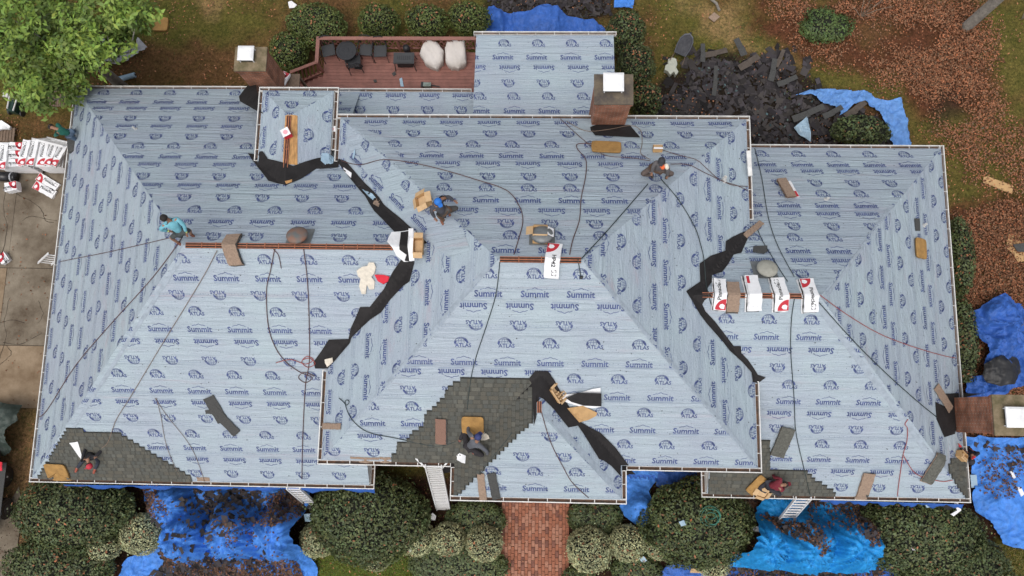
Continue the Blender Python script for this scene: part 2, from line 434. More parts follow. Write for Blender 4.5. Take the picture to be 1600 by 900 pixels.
FACES={}; COURSE=1.2; SP=1.25
for k in UN:
    for pl in PL[k]:
        side=pl[3]; FACES[(k,side)]=Face(k,side,RTS[k][0])
for k,side,rect in [(k,pl[3],r) for k in UN for pl in PL[k] for r in RTS[k]]:
        f=Face(k,side,rect)
        if not f.ok: continue
        msh=M_SHX if side in('front','back') else M_SHY
        step={'L':1.22,'M':1.19,'R':1.17}.get(k,1.2)
        rows=[]      # (kind, flip, s0, t, umin, umax)
        if (k,side) in ROWS:
            for tok in ROWS[(k,side)].split():
                q=[float(a) for a in tok[1:].split(',')]; s,t=f.hit(q[0],q[1]); rows.append((tok[0],s,t,*(q[2:] if len(q)>2 else (-999,9999))))
        else:
            n=0; t=.16
            ph=random.random()*SP
            while t<f.T:
                kind='SAas'[n%4] if side=='left' else 'SAas'[(n+1)%4]
                if n%2==0: ph+=random.uniform(.2,.9)
                rows.append((kind,ph+(.5 if n%2 else 0),t,-999,9999)); n+=1; t+=step/2*random.uniform(.97,1.03)
        nc=int(math.ceil(f.T/step)); sheets=[]
        for i in range(nc):
            pg=clip_rect(f.st,i*step,min(f.T,(i+1)*step))
            if len(pg)<3: sheets.append(None); continue
            lo=max(i*step,0); g=G(); off=lambda t:.0075-.0055*(t-lo)/step
            mid=f.w(sum(p[0] for p in pg)/len(pg),sum(p[1] for p in pg)/len(pg))
            top=[f.w(s,t,off(t)) for s,t in pg]; bot=[f.w(s,t,-.004) for s,t in pg]; n=len(pg)
            g.add(top+bot,[tuple(range(n))]+[(j,n+j,n+(j+1)%n,(j+1)%n) for j in range(n)])
            sheets.append((g.build('underlayment_sheet',msh,house),i*step,(i+1)*step))
        # print rows, each a child of the sheet it lies on
        acc={}
        if side in('front','back'): ex=Vector((1,0,0)); 
        else: ex=Vector((0,1,0))
        ey=f.n.cross(ex).normalized()
        def tost(V): return V.dot(f.s),V.dot(f.t)
        exs,eys=tost(ex),tost(ey)
        for kind,s0,t0,um,uM in rows:
            up=kind.isupper(); kk=kind.upper(); sg=1 if up else -1
            A=np.array([[exs[0],exs[1]],[eys[0],eys[1]]])*sg; A[1]*=(1.22 if side=='back' and k!='E' else 1.05)
            smin=min(p[0] for p in f.st); smax=max(p[0] for p in f.st); j0=int((smin-s0)/SP)-1; j1=int((smax-s0)/SP)+1
            ci=min(max(int(t0/step),0),len(sheets)-1)
            if sheets[ci] is None: continue
            for j in range(j0,j1+1):
                s=s0+j*SP; t=t0
                if not(smin-.5<s<smax+.5): continue
                W=f.w(s,t)
                if top_unit(W[0],W[1])!=k and top_unit(W[0]+.3,W[1])!=k and top_unit(W[0]-.3,W[1])!=k and top_unit(W[0],W[1]+.3)!=k and top_unit(W[0],W[1]-.3)!=k: continue
                uu=proj(W)[0]
                if not(um<uu<uM): continue
                for li,T in enumerate(LOGO[kk]):
                    if T is None: continue
                    Q=clip_tris(T@A+np.array([s+random.uniform(-.02,.02),t]),f.st)
                    if len(Q): acc.setdefault(ci,[]).append((Q,li))
        for ci,sh_ in enumerate(sheets):
            if sh_ is None: continue
            lo,hi=sh_[1],sh_[2]; smin=min(p[0] for p in f.st); smax=max(p[0] for p in f.st); T=[]
            for tt,w_ in((lo+.035,.010),(lo+.10,.006),(hi-.05,.006)): T.append(strip2d([(a_,tt) for a_ in np.arange(smin,smax+.5,.5)],w_))
            T=clip_tris(np.concatenate(T),f.st)
            if len(T): acc.setdefault(ci,[]).append((T,1))
            D=[]
            for tt,stp in((lo+.07,.16),(lo+.45,.33),(lo+.83,.33)):
                for a_ in np.arange(smin,smax,stp):
                    if random.random()<.75: q=(a_+random.uniform(-.05,.05),tt+random.uniform(-.02,.02)); r_=.011; D+=[[(q[0]-r_,q[1]-r_),(q[0]+r_,q[1]-r_),(q[0]+r_,q[1]+r_)],[(q[0]-r_,q[1]-r_),(q[0]+r_,q[1]+r_),(q[0]-r_,q[1]+r_)]]
            D=clip_tris(np.array(D),f.st) if D else []
            if len(D): acc.setdefault(ci,[]).append((D,2))
        for ci,L in acc.items():
            V=[];mi=[]
            for Q,li in L:
                q=Q.reshape(-1,2); V.append(np.array([list(f.w(a,b,.011+.001*li)) for a,b in q])); mi+=[li]*(len(q)//3)
            V=np.concatenate(V); F=np.arange(len(V)).reshape(-1,3)
            # consistent upward winding
            a,b,c=V[F[:,0]],V[F[:,1]],V[F[:,2]]; nz=np.cross(b-a,c-a)[:,2]; F[nz<0]=F[nz<0][:,::-1]
            props(mesh('print',V,F,[M_PRINT,M_PRINT2,M_NAIL],sheets[ci][0],mi=mi),kind='stuff')
# sheathing soffit + walls below the eaves
def wallbox(x0,x1,y0,y1,z,t=.25):
    g=G(); e=.45
    x0+=e;x1-=e;y0+=e;y1-=e
    for a,b,c,d in((x0,x1,y0,y0+t),(x0,x1,y1-t,y1),(x0,x0+t,y0+t,y1-t),(x1-t,x1,y0+t,y1-t)): g.box(((a+b)/2,(c+d)/2,z/2-.01),(b-a,d-c,z-.02))
    g.build('wall',M_WALL,house)
for k in('L','M','R'): wallbox(*U[k][:5])
wallbox(px0,px1,py0,U['M'][2]+1.2,ZM); wallbox(bx0,bx1,U['L'][3]-4,by1,ZM); wallbox(ex0,ex1,5.3,ey1,3.25); 
# soffits (underside boards) keep light out of the attic
g=G()
for k in('L','M','R'):
    x0,x1,y0,y1,z,p=U[k]; g.box(((x0+x1)/2,(y0+y1)/2,z-.03),(x1-x0-.32,y1-y0-.32,.03))
g.box(((px0+px1)/2,(py0+U['M'][2])/2-.0,ZM-.075),(px1-px0-.32,U['M'][2]-py0,.03))
g.box(((bx0+bx1)/2,by1-2.6,ZM-.075),(bx1-bx0-.32,4.9,.03))
g.build('soffit',M_WHITE,house)
# gutters
HANG=None
def gutter(x0,y0,x1,y1,z,ends=True,dirt=True):
    """outer edge line from (x0,y0) to (x1,y1); house to the left-hand side of travel"""
    a=Vector((x0,y0,z)); b=Vector((x1,y1,z)); d=(b-a).normalized(); inn=Vector((-d.y,d.x,0)); L=(b-a).length
    g=G(); w=.135
    g.bar(a+inn*.014,b+inn*.014,.028,.11,0)
    g.bar(a+inn*(w-.006)-Vector((0,0,.02)),b+inn*(w-.006)-Vector((0,0,.02)),.012,.14,0)
    g.bar(a+inn*(w/2+.01)-Vector((0,0,.05)),b+inn*(w/2+.01)-Vector((0,0,.05)),w-.04,.012,1)
    g.bar(a+d*.012,a+d*.012+inn*(w-.02),.02,.1,0); g.bar(b-d*.012,b-d*.012+inn*(w-.02),.02,.1,0)
    o=g.build('gutter',[M_WHITE,M_TROUGH],house)
    n=max(1,int(L/.66))
    for i in range(1,n+1):
        q=a+d*(L*(i-.5)/n+random.uniform(-.05,.05)); h=G(); h.bar(q+inn*.03+Vector((0,0,.03)),q+inn*(w-.012)+Vector((0,0,.045)),.022,.008)
        h.build('gutter_hanger',M_WHITE,o)
    return o
Lx0,Lx1,Ly0,Ly1=U['L'][:4]; Mx0,Mx1,My0,My1=U['M'][:4]; Rx0,Rx1,Ry0,Ry1=U['R'][:4]
yvL=Ly0+(ZM-ZL)/.75; yvLb=Ly1-(ZM-ZL)/.75; yvR=Ry0+(ZM-ZR)/.6973; yvRb=Ry1-(ZM-ZR)/.6973
gutter(Lx0,Ly0,Lx1,Ly0,ZL); gutter(Lx0,Ly1,Lx0,Ly0+.14,ZL); gutter(Lx1,Ly0+.14,Lx1,My0+.3,ZL); gutter(bx0-.1,Ly1,Lx0+.14,Ly1,ZL)
gutter(Mx0,My0,px0,My0,ZM); gutter(px1,My0,Mx1,My0,ZM); gutter(Mx1,My0+.14,Mx1,yvR,ZM); gutter(Mx0,yvL,Mx0,My0+.14,ZM)
gutter(Mx1,My1,Mx0,My1,ZM); gutter(Mx1,yvRb+.3,Mx1,My1-.14,ZM); gutter(Mx0,My1-.14,Mx0,yvLb,ZM)
gutter(px0,py0,px1,py0,ZM); gutter(px0,My0-.0,px0,py0+.14,ZM); gutter(px1,py0+.14,px1,My0-.0,ZM)
gutter(Rx0,Ry0,Rx1,Ry0,ZR); gutter(Rx1,Ry0+.14,Rx1,Ry1,ZR); gutter(Rx1-.14,Ry1,Mx1-.3,Ry1,ZR); gutter(Rx0,My0+.3,Rx0,Ry0+.14,ZR)
gutter(bx0,by1-.14,bx0,yvLb,ZM); gutter(bx1,by1,bx0,by1,ZM); gutter(bx1,yvLb+.4,bx1,by1-.14,ZM)
gutter(ex1,ey1,ex0,ey1,3.3); gutter(ex0-.05,qy1,qx0,qy1,3.0)
# ------------------------------------------------------------ draping helpers
def hs_(x,y,r=.12):
    return max(height(x,y),(height(x-r,y)+height(x+r,y)+height(x,y-r)+height(x,y+r))/4)
def drape(name, px, h, mats, parent=None, res=.16, th=.004, rag=0.0, xy=False, hf=None, smooth=False):
    P=[tuple(on_roof(u,v)[:2]) for u,v in px] if not xy else px
    if rag:
        Q=[]
        for i in range(len(P)):
            a,b=P[i],P[(i+1)%len(P)]; L=math.hypot(b[0]-a[0],b[1]-a[1]); n=max(1,int(L/.35))
            for j in range(n):
                t=j/n; Q.append((a[0]+(b[0]-a[0])*t+random.uniform(-rag,rag)*(j>0),a[1]+(b[1]-a[1])*t+random.uniform(-rag,rag)*(j>0)))
        P=Q
    bm=bmesh.new(); vs_=[bm.verts.new((x,y,0)) for x,y in P]; bm.faces.new(vs_)
    xs=[p[0] for p in P]; ys=[p[1] for p in P]
    bmesh.ops.triangulate(bm,faces=bm.faces[:])
    for ax,(lo,hi) in ((0,(min(xs),max(xs))),(1,(min(ys),max(ys)))):
        q=math.floor(lo/res)*res+res
        while q<hi:
            co=(q,0,0) if ax==0 else (0,q,0); no=(1,0,0) if ax==0 else (0,1,0)
            bmesh.ops.bisect_plane(bm,geom=bm.verts[:]+bm.edges[:]+bm.faces[:],plane_co=co,plane_no=no); q+=res
    bmesh.ops.recalc_face_normals(bm,faces=bm.faces[:])
    hf=hf or (lambda x,y: height(x,y)+h)
    for v in bm.verts: v.co.z=hf(v.co.x,v.co.y)
    if not xy:
        hv=max(bm.verts,key=lambda v:v.co.z); hx,hy,hz_=hv.co
        for v in bm.verts: v.co.z=max(v.co.z,hz_-.84*math.hypot(v.co.x-hx,v.co.y-hy))
    if any(f.normal.z<0 for f in bm.faces[:1]): bmesh.ops.reverse_faces(bm,faces=bm.faces[:])
    bm.normal_update()
    if sum(f.normal.z for f in bm.faces)<0: bmesh.ops.reverse_faces(bm,faces=bm.faces[:])
    V=[v.co[:] for v in bm.verts]; bm.verts.index_update(); F=[[v.index for v in f.verts] for f in bm.faces]
    B=[]
    for e in bm.edges:
        if len(e.link_faces)==1:
            l=e.link_loops[0]; a=l.vert.index; b=l.link_loop_next.vert.index; B.append((a,b))
    bm.free()
    n=len(V); V2=V+[(x,y,z-th) for x,y,z in V]; F2=F+[(b,a,a+n,b+n) for a,b in B]
    return mesh(name,V2,F2,mats,parent,smooth=smooth)
def frame_at(u,v,ang=0,h=0,flat=False):
    """matrix at the surface point seen at pixel u,v; x axis along the picture angle ang (degrees), z = surface normal"""
    P=on_roof(u,v); n=Vector((0,0,1)) if flat else normal_at(P[0],P[1])
    d=Vector((math.cos(math.radians(ang)),math.sin(math.radians(ang)),0)); x=(d-n*d.dot(n)).normalized(); y=n.cross(x)
    M=Matrix((x,y,n)).transposed().to_4x4(); M.translation=Vector(P.tolist())+n*h; return M
def ppm(u,v):
    P=on_roof(u,v); return FPX/(CAM[2]-P[2])*math.cos(.1)
# felt strips in valleys and round chimneys
FELTS=[
 [(828,593),(851,590),(843,625),(716,738),(700,728)],  # strip added to cover print showing through gaps between shingles in this valley
 [(388,240),(411,237),(419,249),(447,256),(459,260),(478,253),(495,248),(508,246),(530,250),(528,262),(495,264),(470,280),(447,290),(420,283)],
 [(524,248),(540,252),(560,275),(592,308),(600,320),(650,362),(668,380),(628,385),(616,362),(598,343),(585,330),(571,307),(553,286),(540,270)],
 [(628,405),(648,405),(644,425),(640,440),(630,447),(610,468),(596,488),(578,500),(565,512),(549,528),(547,536),(512,576),(493,576),(490,566),(514,531),(545,530),(548,514),(563,480),(578,480),(600,452),(614,425)],
 [(826,592),(836,580),(856,580),(866,594),(880,620),(893,642),(905,658),(939,677),(962,700),(982,727),(974,731),(970,744),(955,728),(944,720),(936,717),(912,678),(903,665),(888,668),(880,658),(866,640),(850,624),(838,618),(838,652),(834,666),(831,600)],
 [(1134,377),(1158,364),(1172,360),(1170,368),(1158,395),(1146,398),(1138,412),(1128,425),(1112,430),(1112,440),(1104,452),(1111,462),(1100,470),(1097,476),(1102,487),(1128,517),(1146,541),(1157,541),(1158,552),(1168,562),(1177,575),(1184,586),(1196,590),(1184,599),(1176,597),(1174,582),(1160,566),(1140,548),(1117,520),(1094,492),(1080,468),(1072,455),(1094,440),(1093,412),(1110,400),(1133,392)],
 [(922,199),(950,189),(976,196),(984,196),(1000,215),(930,212),(923,204)],
 [(1472,615),(1500,617),(1490,625),(1502,648),(1497,660),(1491,678),(1475,683),(1463,655),(1461,628),(1488,640),(1470,622)],
 [(384,162),(411,140),(411,178),(386,170)],
]
for i,q in enumerate(FELTS): drape('valley_felt' if i<6 else 'chimney_felt',q,.015 if i==0 else .05 if i in(1,4) else .04,M_FELT,house,res=.035 if i==0 else .07 if i in(1,4) else .12,rag=.02,th=.004 if i==0 else .02)
def hip_wrap(a,b,w,side_px,name='hip_wrap'):
    """band of sheet folded over a hip"""
    drape(name,[a,b,(b[0]+side_px*w,b[1]),(a[0]+side_px*w,a[1])],.018,M_WRAP,house,res=.2,th=.006,rag=.012)
M_WRAP=mat('folded_sheet_edge',(.31,.36,.41),rough=.35,var=.16,scale=5,bump=.7,bscale=14)
hip_wrap((768,418),(558,660),10,-1); hip_wrap((915,414),(1170,718),9,1); hip_wrap((282,400),(110,670),7,1)
hip_wrap((1282,475),(1480,740),12,-1); hip_wrap((850,648),(950,757),12,1); hip_wrap((1290,460),(1390,320),7,1)
# open ridges
def ridge_slot(a,b,w=.15,ties=.45,osb=0):
    a=Vector(a); b=Vector(b); d=(b-a); L=d.length; d.normalize(); sd=Vector((-d.y,d.x,0)); g=G()
    g.bar(a-Vector((0,0,.05)),b-Vector((0,0,.05)),w,.12,1)
    for o,ww in((0,.035),(w/2-.008,.022),(-w/2+.008,.022)): g.bar(a+sd*o+Vector((0,0,.015)),b+sd*o+Vector((0,0,.015)),ww,.02,0)
    n=int(L/ties)
    for i in range(1,n): 
        q=a+d*(L*i/n+random.uniform(-.04,.04)); g.bar(q-sd*(w/2+.02)+Vector((0,0,.03)),q+sd*(w/2+.02)+Vector((0,0,.03)),.022,.016,0)
    o=g.build('open_ridge',[M_WOODRED,M_BLACK],house)
rz=lambda k:(U[k][4]+U[k][5]*(U[k][3]-U[k][2])/2)
ry=lambda k:(U[k][2]+U[k][3])/2
ridge_slot((on_z(290,385,rz('L'))[0],ry('L'),rz('L')),(-3.0,ry('L'),rz('L')))
ridge_slot((on_z(781,406,rz('M'))[0],ry('M'),rz('M')),(on_z(908,406,rz('M'))[0],ry('M'),rz('M')))
ridge_slot((5.2,ry('R'),rz('R')),(on_z(1262,461,rz('R'))[0],ry('R'),rz('R')))
bz=ZM+.62*(bx1-bx0)/2; bxc=(bx0+bx1)/2
pa=on_z(455,181,bz); pb=on_z(455,262,bz)
print('B ridge',proj((bxc,pa[1],bz)),proj((bxc,pb[1],bz)))
drape('ridge_board',[(446,181),(465,181),(465,258),(442,258)],.02,M_OSB,house,res=.1,th=.02)
ridge_slot((bxc,pa[1],bz),(bxc,pb[1],bz),w=.14)
pz=ZM+.75*(px1-px0)/2; ridge_slot(((px0+px1)/2,on_z(842,627,pz)[1],pz),((px0+px1)/2,on_z(842,645,pz)[1],pz),w=.12,ties=.2)
# ------------------------------------------------------------ new shingles
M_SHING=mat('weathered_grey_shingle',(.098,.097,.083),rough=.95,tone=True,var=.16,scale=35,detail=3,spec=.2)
EXPO=.148
SH=[]
for vi in range(6):
    g=G(); rr=random.Random(vi); b0=EXPO+.03
    # wedge slab
    g.add([(0,0,.002),(1,0,.002),(1,b0,0),(0,b0,0),(0,0,.012),(1,0,.012),(1,b0,.004),(0,b0,.004),(0,EXPO-.016,.0055),(1,EXPO-.016,.0055)],[(4,5,9,8),(8,9,6,7),(0,1,5,4),(1,2,6,5),(3,0,4,7)])
    tn=[rr.uniform(.74,.86),.36,.3,.5,.5]; x=rr.uniform(0,.08)  # dark upper band and edge faces: course shadow line put into the tone
    while x<.93:
        ww=rr.uniform(.12,.28); e=min(x+ww,.99); k=rr.choice([.86,.93,.98,1.02,1.08,1.22]); dp=EXPO-.018
        g.add([(x,.001,.013),(e,.001,.013),(e,dp,.006),(x,dp,.006),(x,-.002,.019),(e,-.002,.019),(e,dp,.0105),(x,dp,.0105)],[(4,5,6,7),(0,1,5,4),(1,2,6,5),(3,0,4,7)])
        warm=rr.uniform(-.05,.06); tn+=[(k+warm,k,k-warm)]+[(k*.35,k*.35,k*.35)]+[(k*.7,k*.7,k*.7)]*2; x=e+rr.uniform(.02,.09)  # tab butt and side faces darkened, edge shade painted in
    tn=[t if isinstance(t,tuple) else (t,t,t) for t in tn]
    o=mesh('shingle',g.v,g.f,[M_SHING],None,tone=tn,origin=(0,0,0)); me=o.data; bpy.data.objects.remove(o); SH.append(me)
def shingle_region(k,side,px,sides=1):
    f=FACES[(k,side)]; pl=[f.hit(u,v) for u,v in px]; n=0
    t0=min(p[1] for p in pl); t1=max(p[1] for p in pl); c=int(max(0,t0)/EXPO)
    while c*EXPO<min(t1,f.T):
        tm=(c+.5)*EXPO
        xs=sorted(pl[i][0]+(tm-pl[i][1])*(pl[(i+1)%len(pl)][0]-pl[i][0])/(pl[(i+1)%len(pl)][1]-pl[i][1]) for i in range(len(pl)) if (pl[i][1]>tm)!=(pl[(i+1)%len(pl)][1]>tm))
        for a,b in zip(xs[::2],xs[1::2]):
            # keep the run where this face is the top surface
            m=int((b-a)/.05)+1; run=[a+(b-a)*i/m for i in range(m+1)]
            run=[s for s in run if (lambda W: abs(height(W[0],W[1])-W[2])<.07)(f.w(s,tm))]
            if not run: continue
            a,b=run[0],run[-1]; s=math.floor(a)+(c*.37)%1.0-1
            while s<b:
                lo,hi=max(s,a),min(s+1,b)
                if hi-lo>.06:
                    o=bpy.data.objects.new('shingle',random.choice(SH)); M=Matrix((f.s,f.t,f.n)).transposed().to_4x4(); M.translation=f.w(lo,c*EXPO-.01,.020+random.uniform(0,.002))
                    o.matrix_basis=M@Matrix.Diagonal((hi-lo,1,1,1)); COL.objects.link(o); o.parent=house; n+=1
                s+=1
        c+=1
    return n
ns=[shingle_region('L','front',[(52,757),(106,668),(130,668),(132,677),(188,677),(300,745),(301,757)]),
 shingle_region('M','front',[(718,592),(846,592),(846,610),(700,740),(610,740),(612,710),(619,708),(621,690),(635,688),(646,673),(651,672),(663,662),(663,647),(673,640),(684,630),(691,620),(701,604)]),
 shingle_region('P','left',[(836,600),(834,667),(815,680),(802,700),(782,712),(765,732),(742,752),(724,774),(690,790),(690,720)]),
 shingle_region('R','front',[(1090,785),(1090,690),(1203,690),(1203,733),(1258,733),(1262,738),(1270,745),(1280,752),(1295,763),(1305,768),(1306,785)]),
 shingle_region('R','right',[(1484,716),(1495,716),(1530,716),(1530,782),(1500,784),(1496,762),(1482,736)])]
print('shingles',ns)
# ------------------------------------------------------------ chimneys (brickwork 2 px: material)
def brick_mat():
    m=bpy.data.materials.new('old_brick'); m.use_nodes=True; t=m.node_tree; b=t.nodes['Principled BSDF']; N=t.nodes.new; K=t.links.new
    geo=N('ShaderNodeNewGeometry'); sp=N('ShaderNodeSeparateXYZ'); K(geo.outputs['Position'],sp.inputs[0]); ad=N('ShaderNodeMath'); K(sp.outputs[0],ad.inputs[0]); K(sp.outputs[1],ad.inputs[1])
    cb=N('ShaderNodeCombineXYZ'); K(ad.outputs[0],cb.inputs[0]); K(sp.outputs[2],cb.inputs[1])
    br=N('ShaderNodeTexBrick'); K(cb.outputs[0],br.inputs['Vector']); br.inputs['Scale'].default_value=1; br.inputs['Brick Width'].default_value=.21; br.inputs['Row Height'].default_value=.075
    br.inputs['Mortar Size'].default_value=.009; br.inputs['Color1'].default_value=(.42,.15,.075,1); br.inputs['Color2'].default_value=(.28,.105,.06,1); br.inputs['Mortar'].default_value=(.36,.28,.22,1)
    n=N('ShaderNodeTexNoise'); n.inputs['Scale'].default_value=2.5; n.inputs['Detail'].default_value=6; K(geo.outputs['Position'],n.inputs['Vector']); r=N('ShaderNodeValToRGB'); K(n.outputs[0],r.inputs[0])
    r.color_ramp.elements[0].position=.35; r.color_ramp.elements[1].position=.65; r.color_ramp.elements[0].color=(.55,.5,.45,1); r.color_ramp.elements[1].color=(1.1,1.05,1,1)
    mx=N('ShaderNodeMix'); mx.data_type='RGBA'; mx.blend_type='MULTIPLY'; mx.inputs[0].default_value=1; K(br.outputs[0],mx.inputs[6]); K(r.outputs[0],mx.inputs[7]); K(mx.outputs[2],b.inputs['Base Color'])
    bp=N('ShaderNodeBump'); bp.inputs['Strength'].default_value=.6; bp.inputs['Distance'].default_value=.01; K(br.outputs['Fac'],bp.inputs['Height']); bp.invert=True; K(bp.outputs[0],b.inputs['Normal']); b.inputs['Roughness'].default_value=.9
    return m
M_BRICK=brick_mat()
M_CROWN=mat('mossy_mortar_crown',(.25,.19,.12),rough=.95,c2=(.10,.085,.04),scale=3.5,bump=.5)
M_CROWN2=mat('sooty_mortar_crown',(.17,.135,.09),rough=.95,c2=(.06,.05,.045),scale=2.5,bump=.5)
M_CAP=mat('white_galvanised_cap',(.78,.78,.77),rough=.35,var=.14,scale=3.5,detail=7)
def chimney(x0,x1,y0,y1,zb,zt,capx,capy,capw,capd,crown,notch=None):
    g=G(); g.box(((x0+x1)/2,(y0+y1)/2,(zb+zt-.16)/2),(x1-x0,y1-y0,zt-.16-zb)); 
    g.box(((x0+x1)/2,(y0+y1)/2,zt-.21),(x1-x0+.05,y1-y0+.05,.08)); g.box(((x0+x1)/2,(y0+y1)/2,zt-.12),(x1-x0+.09,y1-y0+.09,.09))
    c=g.build('chimney',M_BRICK,house)
    g=G(); e=.05; g.add([(x0-e,y0-e,zt-.075),(x1+e,y0-e,zt-.075),(x1+e,y1+e,zt-.075),(x0-e,y1+e,zt-.075),(x0-e,y0-e,zt-.02),(x1+e,y0-e,zt-.02),(x1+e,y1+e,zt-.02),(x0-e,y1+e,zt-.02),(x0+.2,y0+.2,zt+.04),(x1-.2,y0+.2,zt+.04),(x1-.2,y1-.2,zt+.04),(x0+.2,y1-.2,zt+.04)],
      [(0,1,5,4),(1,2,6,5),(2,3,7,6),(3,0,4,7),(4,5,9,8),(5,6,10,9),(6,7,11,10),(7,4,8,11),(8,9,10,11)]); g.build('chimney_crown',crown,c)
    g=G(); g.box((capx,capy,zt+.12),(capw*.8,capd*.8,.2),m=1); zc=zt+.22
    for i in(-1,1):
        for j in(-1,1): g.box((capx+i*capw*.42,capy+j*capd*.42,zt+.12),(.03,.03,.22))
    a,b=capw/2,capd/2; q=.07
    P=[(capx+i*a*s,capy+j*b*s,z) for s,z in((1,zc),(1,zc+.05)) for i,j in((-1,-1),(1,-1),(1,1),(-1,1))]+[(capx+i*(a-q),capy+j*(b-q),zc+.09) for i,j in((-1,-1),(1,-1),(1,1),(-1,1))]+[(capx,capy,zc+.115)]
    g.add(P,[(3,2,1,0)]+[(i,(i+1)%4,4+(i+1)%4,4+i) for i in range(4)]+[(4+i,4+(i+1)%4,8+(i+1)%4,8+i) for i in range(4)]+[(8+i,8+(i+1)%4,12) for i in range(4)])
    g.build('chimney_cap',[M_CAP,M_BLACK],c)
def chim_px(bl,tr,z,*a):   # from pixels of the crown's lower-left and upper-right corners at height z
    p=on_z(*bl,z); q=on_z(*tr,z); return p[0],q[0],p[1],q[1]
z=7.9; x0,x1,y0,y1=chim_px((931,160),(987,118),z); c=on_z(959,127,z+.3); chimney(x0,x1,y0,y1,3,z,c[0],c[1],.62,.58,M_CROWN2)
z=5.5; x0,x1,y0,y1=chim_px((367,108),(415,75),z); c=on_z(383,82,z+.3); chimney(x0,x1,y0,y1,0,z,c[0],c[1],.55,.52,M_CROWN)
z=5.75; x0,x1,y0,y1=chim_px((1558,678),(1622,620),z); c=on_z(1594,652,z+.3); chimney(x0,x1,y0,y1,0,z,c[0],c[1],.78,.62,M_CROWN)
# pipes through the roof
M_PIPE=mat('plumbing_pipe',(.5,.5,.48),rough=.5)
for u,v,r,h_ in((1130,281,.055,.3),(1291,312,.04,.2),(212,202,.035,.2),(1443,352,.04,.2)):
    P=on_roof(u,v); g=G(); n=14; g.lathe(P-np.array([0,0,.15]),[(r,0),(r,h_+.15),(r-.012,h_+.15),(r-.012,h_)],n); g.lathe(P-np.array([0,0,.1]),[(r*2.2,.0),(r*2.2,.08),(r*1.2,.14)],n); g.build('vent_pipe',M_PIPE,house,smooth=True)

# extra sheet laid along the left rear hip of the middle roof, with its own print running down the hip
hw_=drape('hip_sheet',[(540,206),(556,197),(596,212),(640,262),(690,318),(722,352),(735,392),(700,402),(672,378),(640,350),(600,305),(566,262),(548,240)],.020,M_SHX,house,res=.12,th=.008,rag=.01)
def roof_print(spec,parent,h=.032):
    V=[];mi=[]
    for kind,u,v,ang,k in spec:
        P=on_roof(u,v); c,s=math.cos(math.radians(ang)),math.sin(math.radians(ang))
        for li,T in enumerate(LOGO[kind]):
            if T is None: continue
            q=(T*k).reshape(-1,2)
            for a,b in q: x=P[0]+(a*c-b*s)*.93; y=P[1]+(a*s+b*c)*.93; V.append((x,y,height(x,y)+h+.001*li))
            mi+=[li]*(len(q)//3)
    V=np.array(V); F=np.arange(len(V)).reshape(-1,3); a,b,c=V[F[:,0]],V[F[:,1]],V[F[:,2]]; nz=np.cross(b-a,c-a)[:,2]; F[nz<0]=F[nz<0][:,::-1]
    props(mesh('print',V,F,[M_PRINT,M_PRINT2],parent,mi=mi),kind='stuff')
roof_print([('S',558,249,-45,.9),('S',590,284,-46,1),('S',622,314,-47,1),('S',657,347,-48,1),('A',571,228,-50,.9),('A',604,258,-50,.9),('A',634,290,-48,.9),('A',668,325,-48,.9)],hw_)
# ------------------------------------------------------------ THINGS LYING ON THE ROOF
M_KRAFT=mat('cardboard_kraft',(.47,.29,.13),rough=.85,var=.12,scale=6)
M_KRAFT2=mat('cardboard_inner',(.55,.37,.20),rough=.85,var=.1,scale=8)
M_PAD=mat('tan_foam_pad',(.34,.19,.058),rough=.9,var=.22,scale=5)
M_TANBACK=mat('shingle_back_tan',(.28,.20,.145),rough=.95,var=.2,scale=18,bump=.3)
M_PINKTAN=mat('shingle_back_reddish',(.22,.125,.092),rough=.95,var=.25,scale=22,stretch=(4,1,1))
M_DARKSH=mat('shingle_face_dark',(.06,.06,.057),rough=.95,var=.3,scale=25)
M_GREYSH=mat('shingle_face_grey',(.10,.10,.085),rough=.95,var=.35,scale=16)
M_PLW=mat('white_plastic_wrap',(.80,.80,.80),rough=.3,var=.06,scale=5,bump=.7,bscale=12)
M_PLR=mat('red_plastic_print',(.50,.022,.036),rough=.35)
M_PLK=mat('black_plastic_print',(.03,.03,.03),rough=.4)
M_PLG=mat('grey_plastic_print',(.35,.36,.38),rough=.4)
M_TEAL=mat('pale_blue_sheet_scrap',(.32,.45,.55),rough=.35,bump=.8,bscale=9)
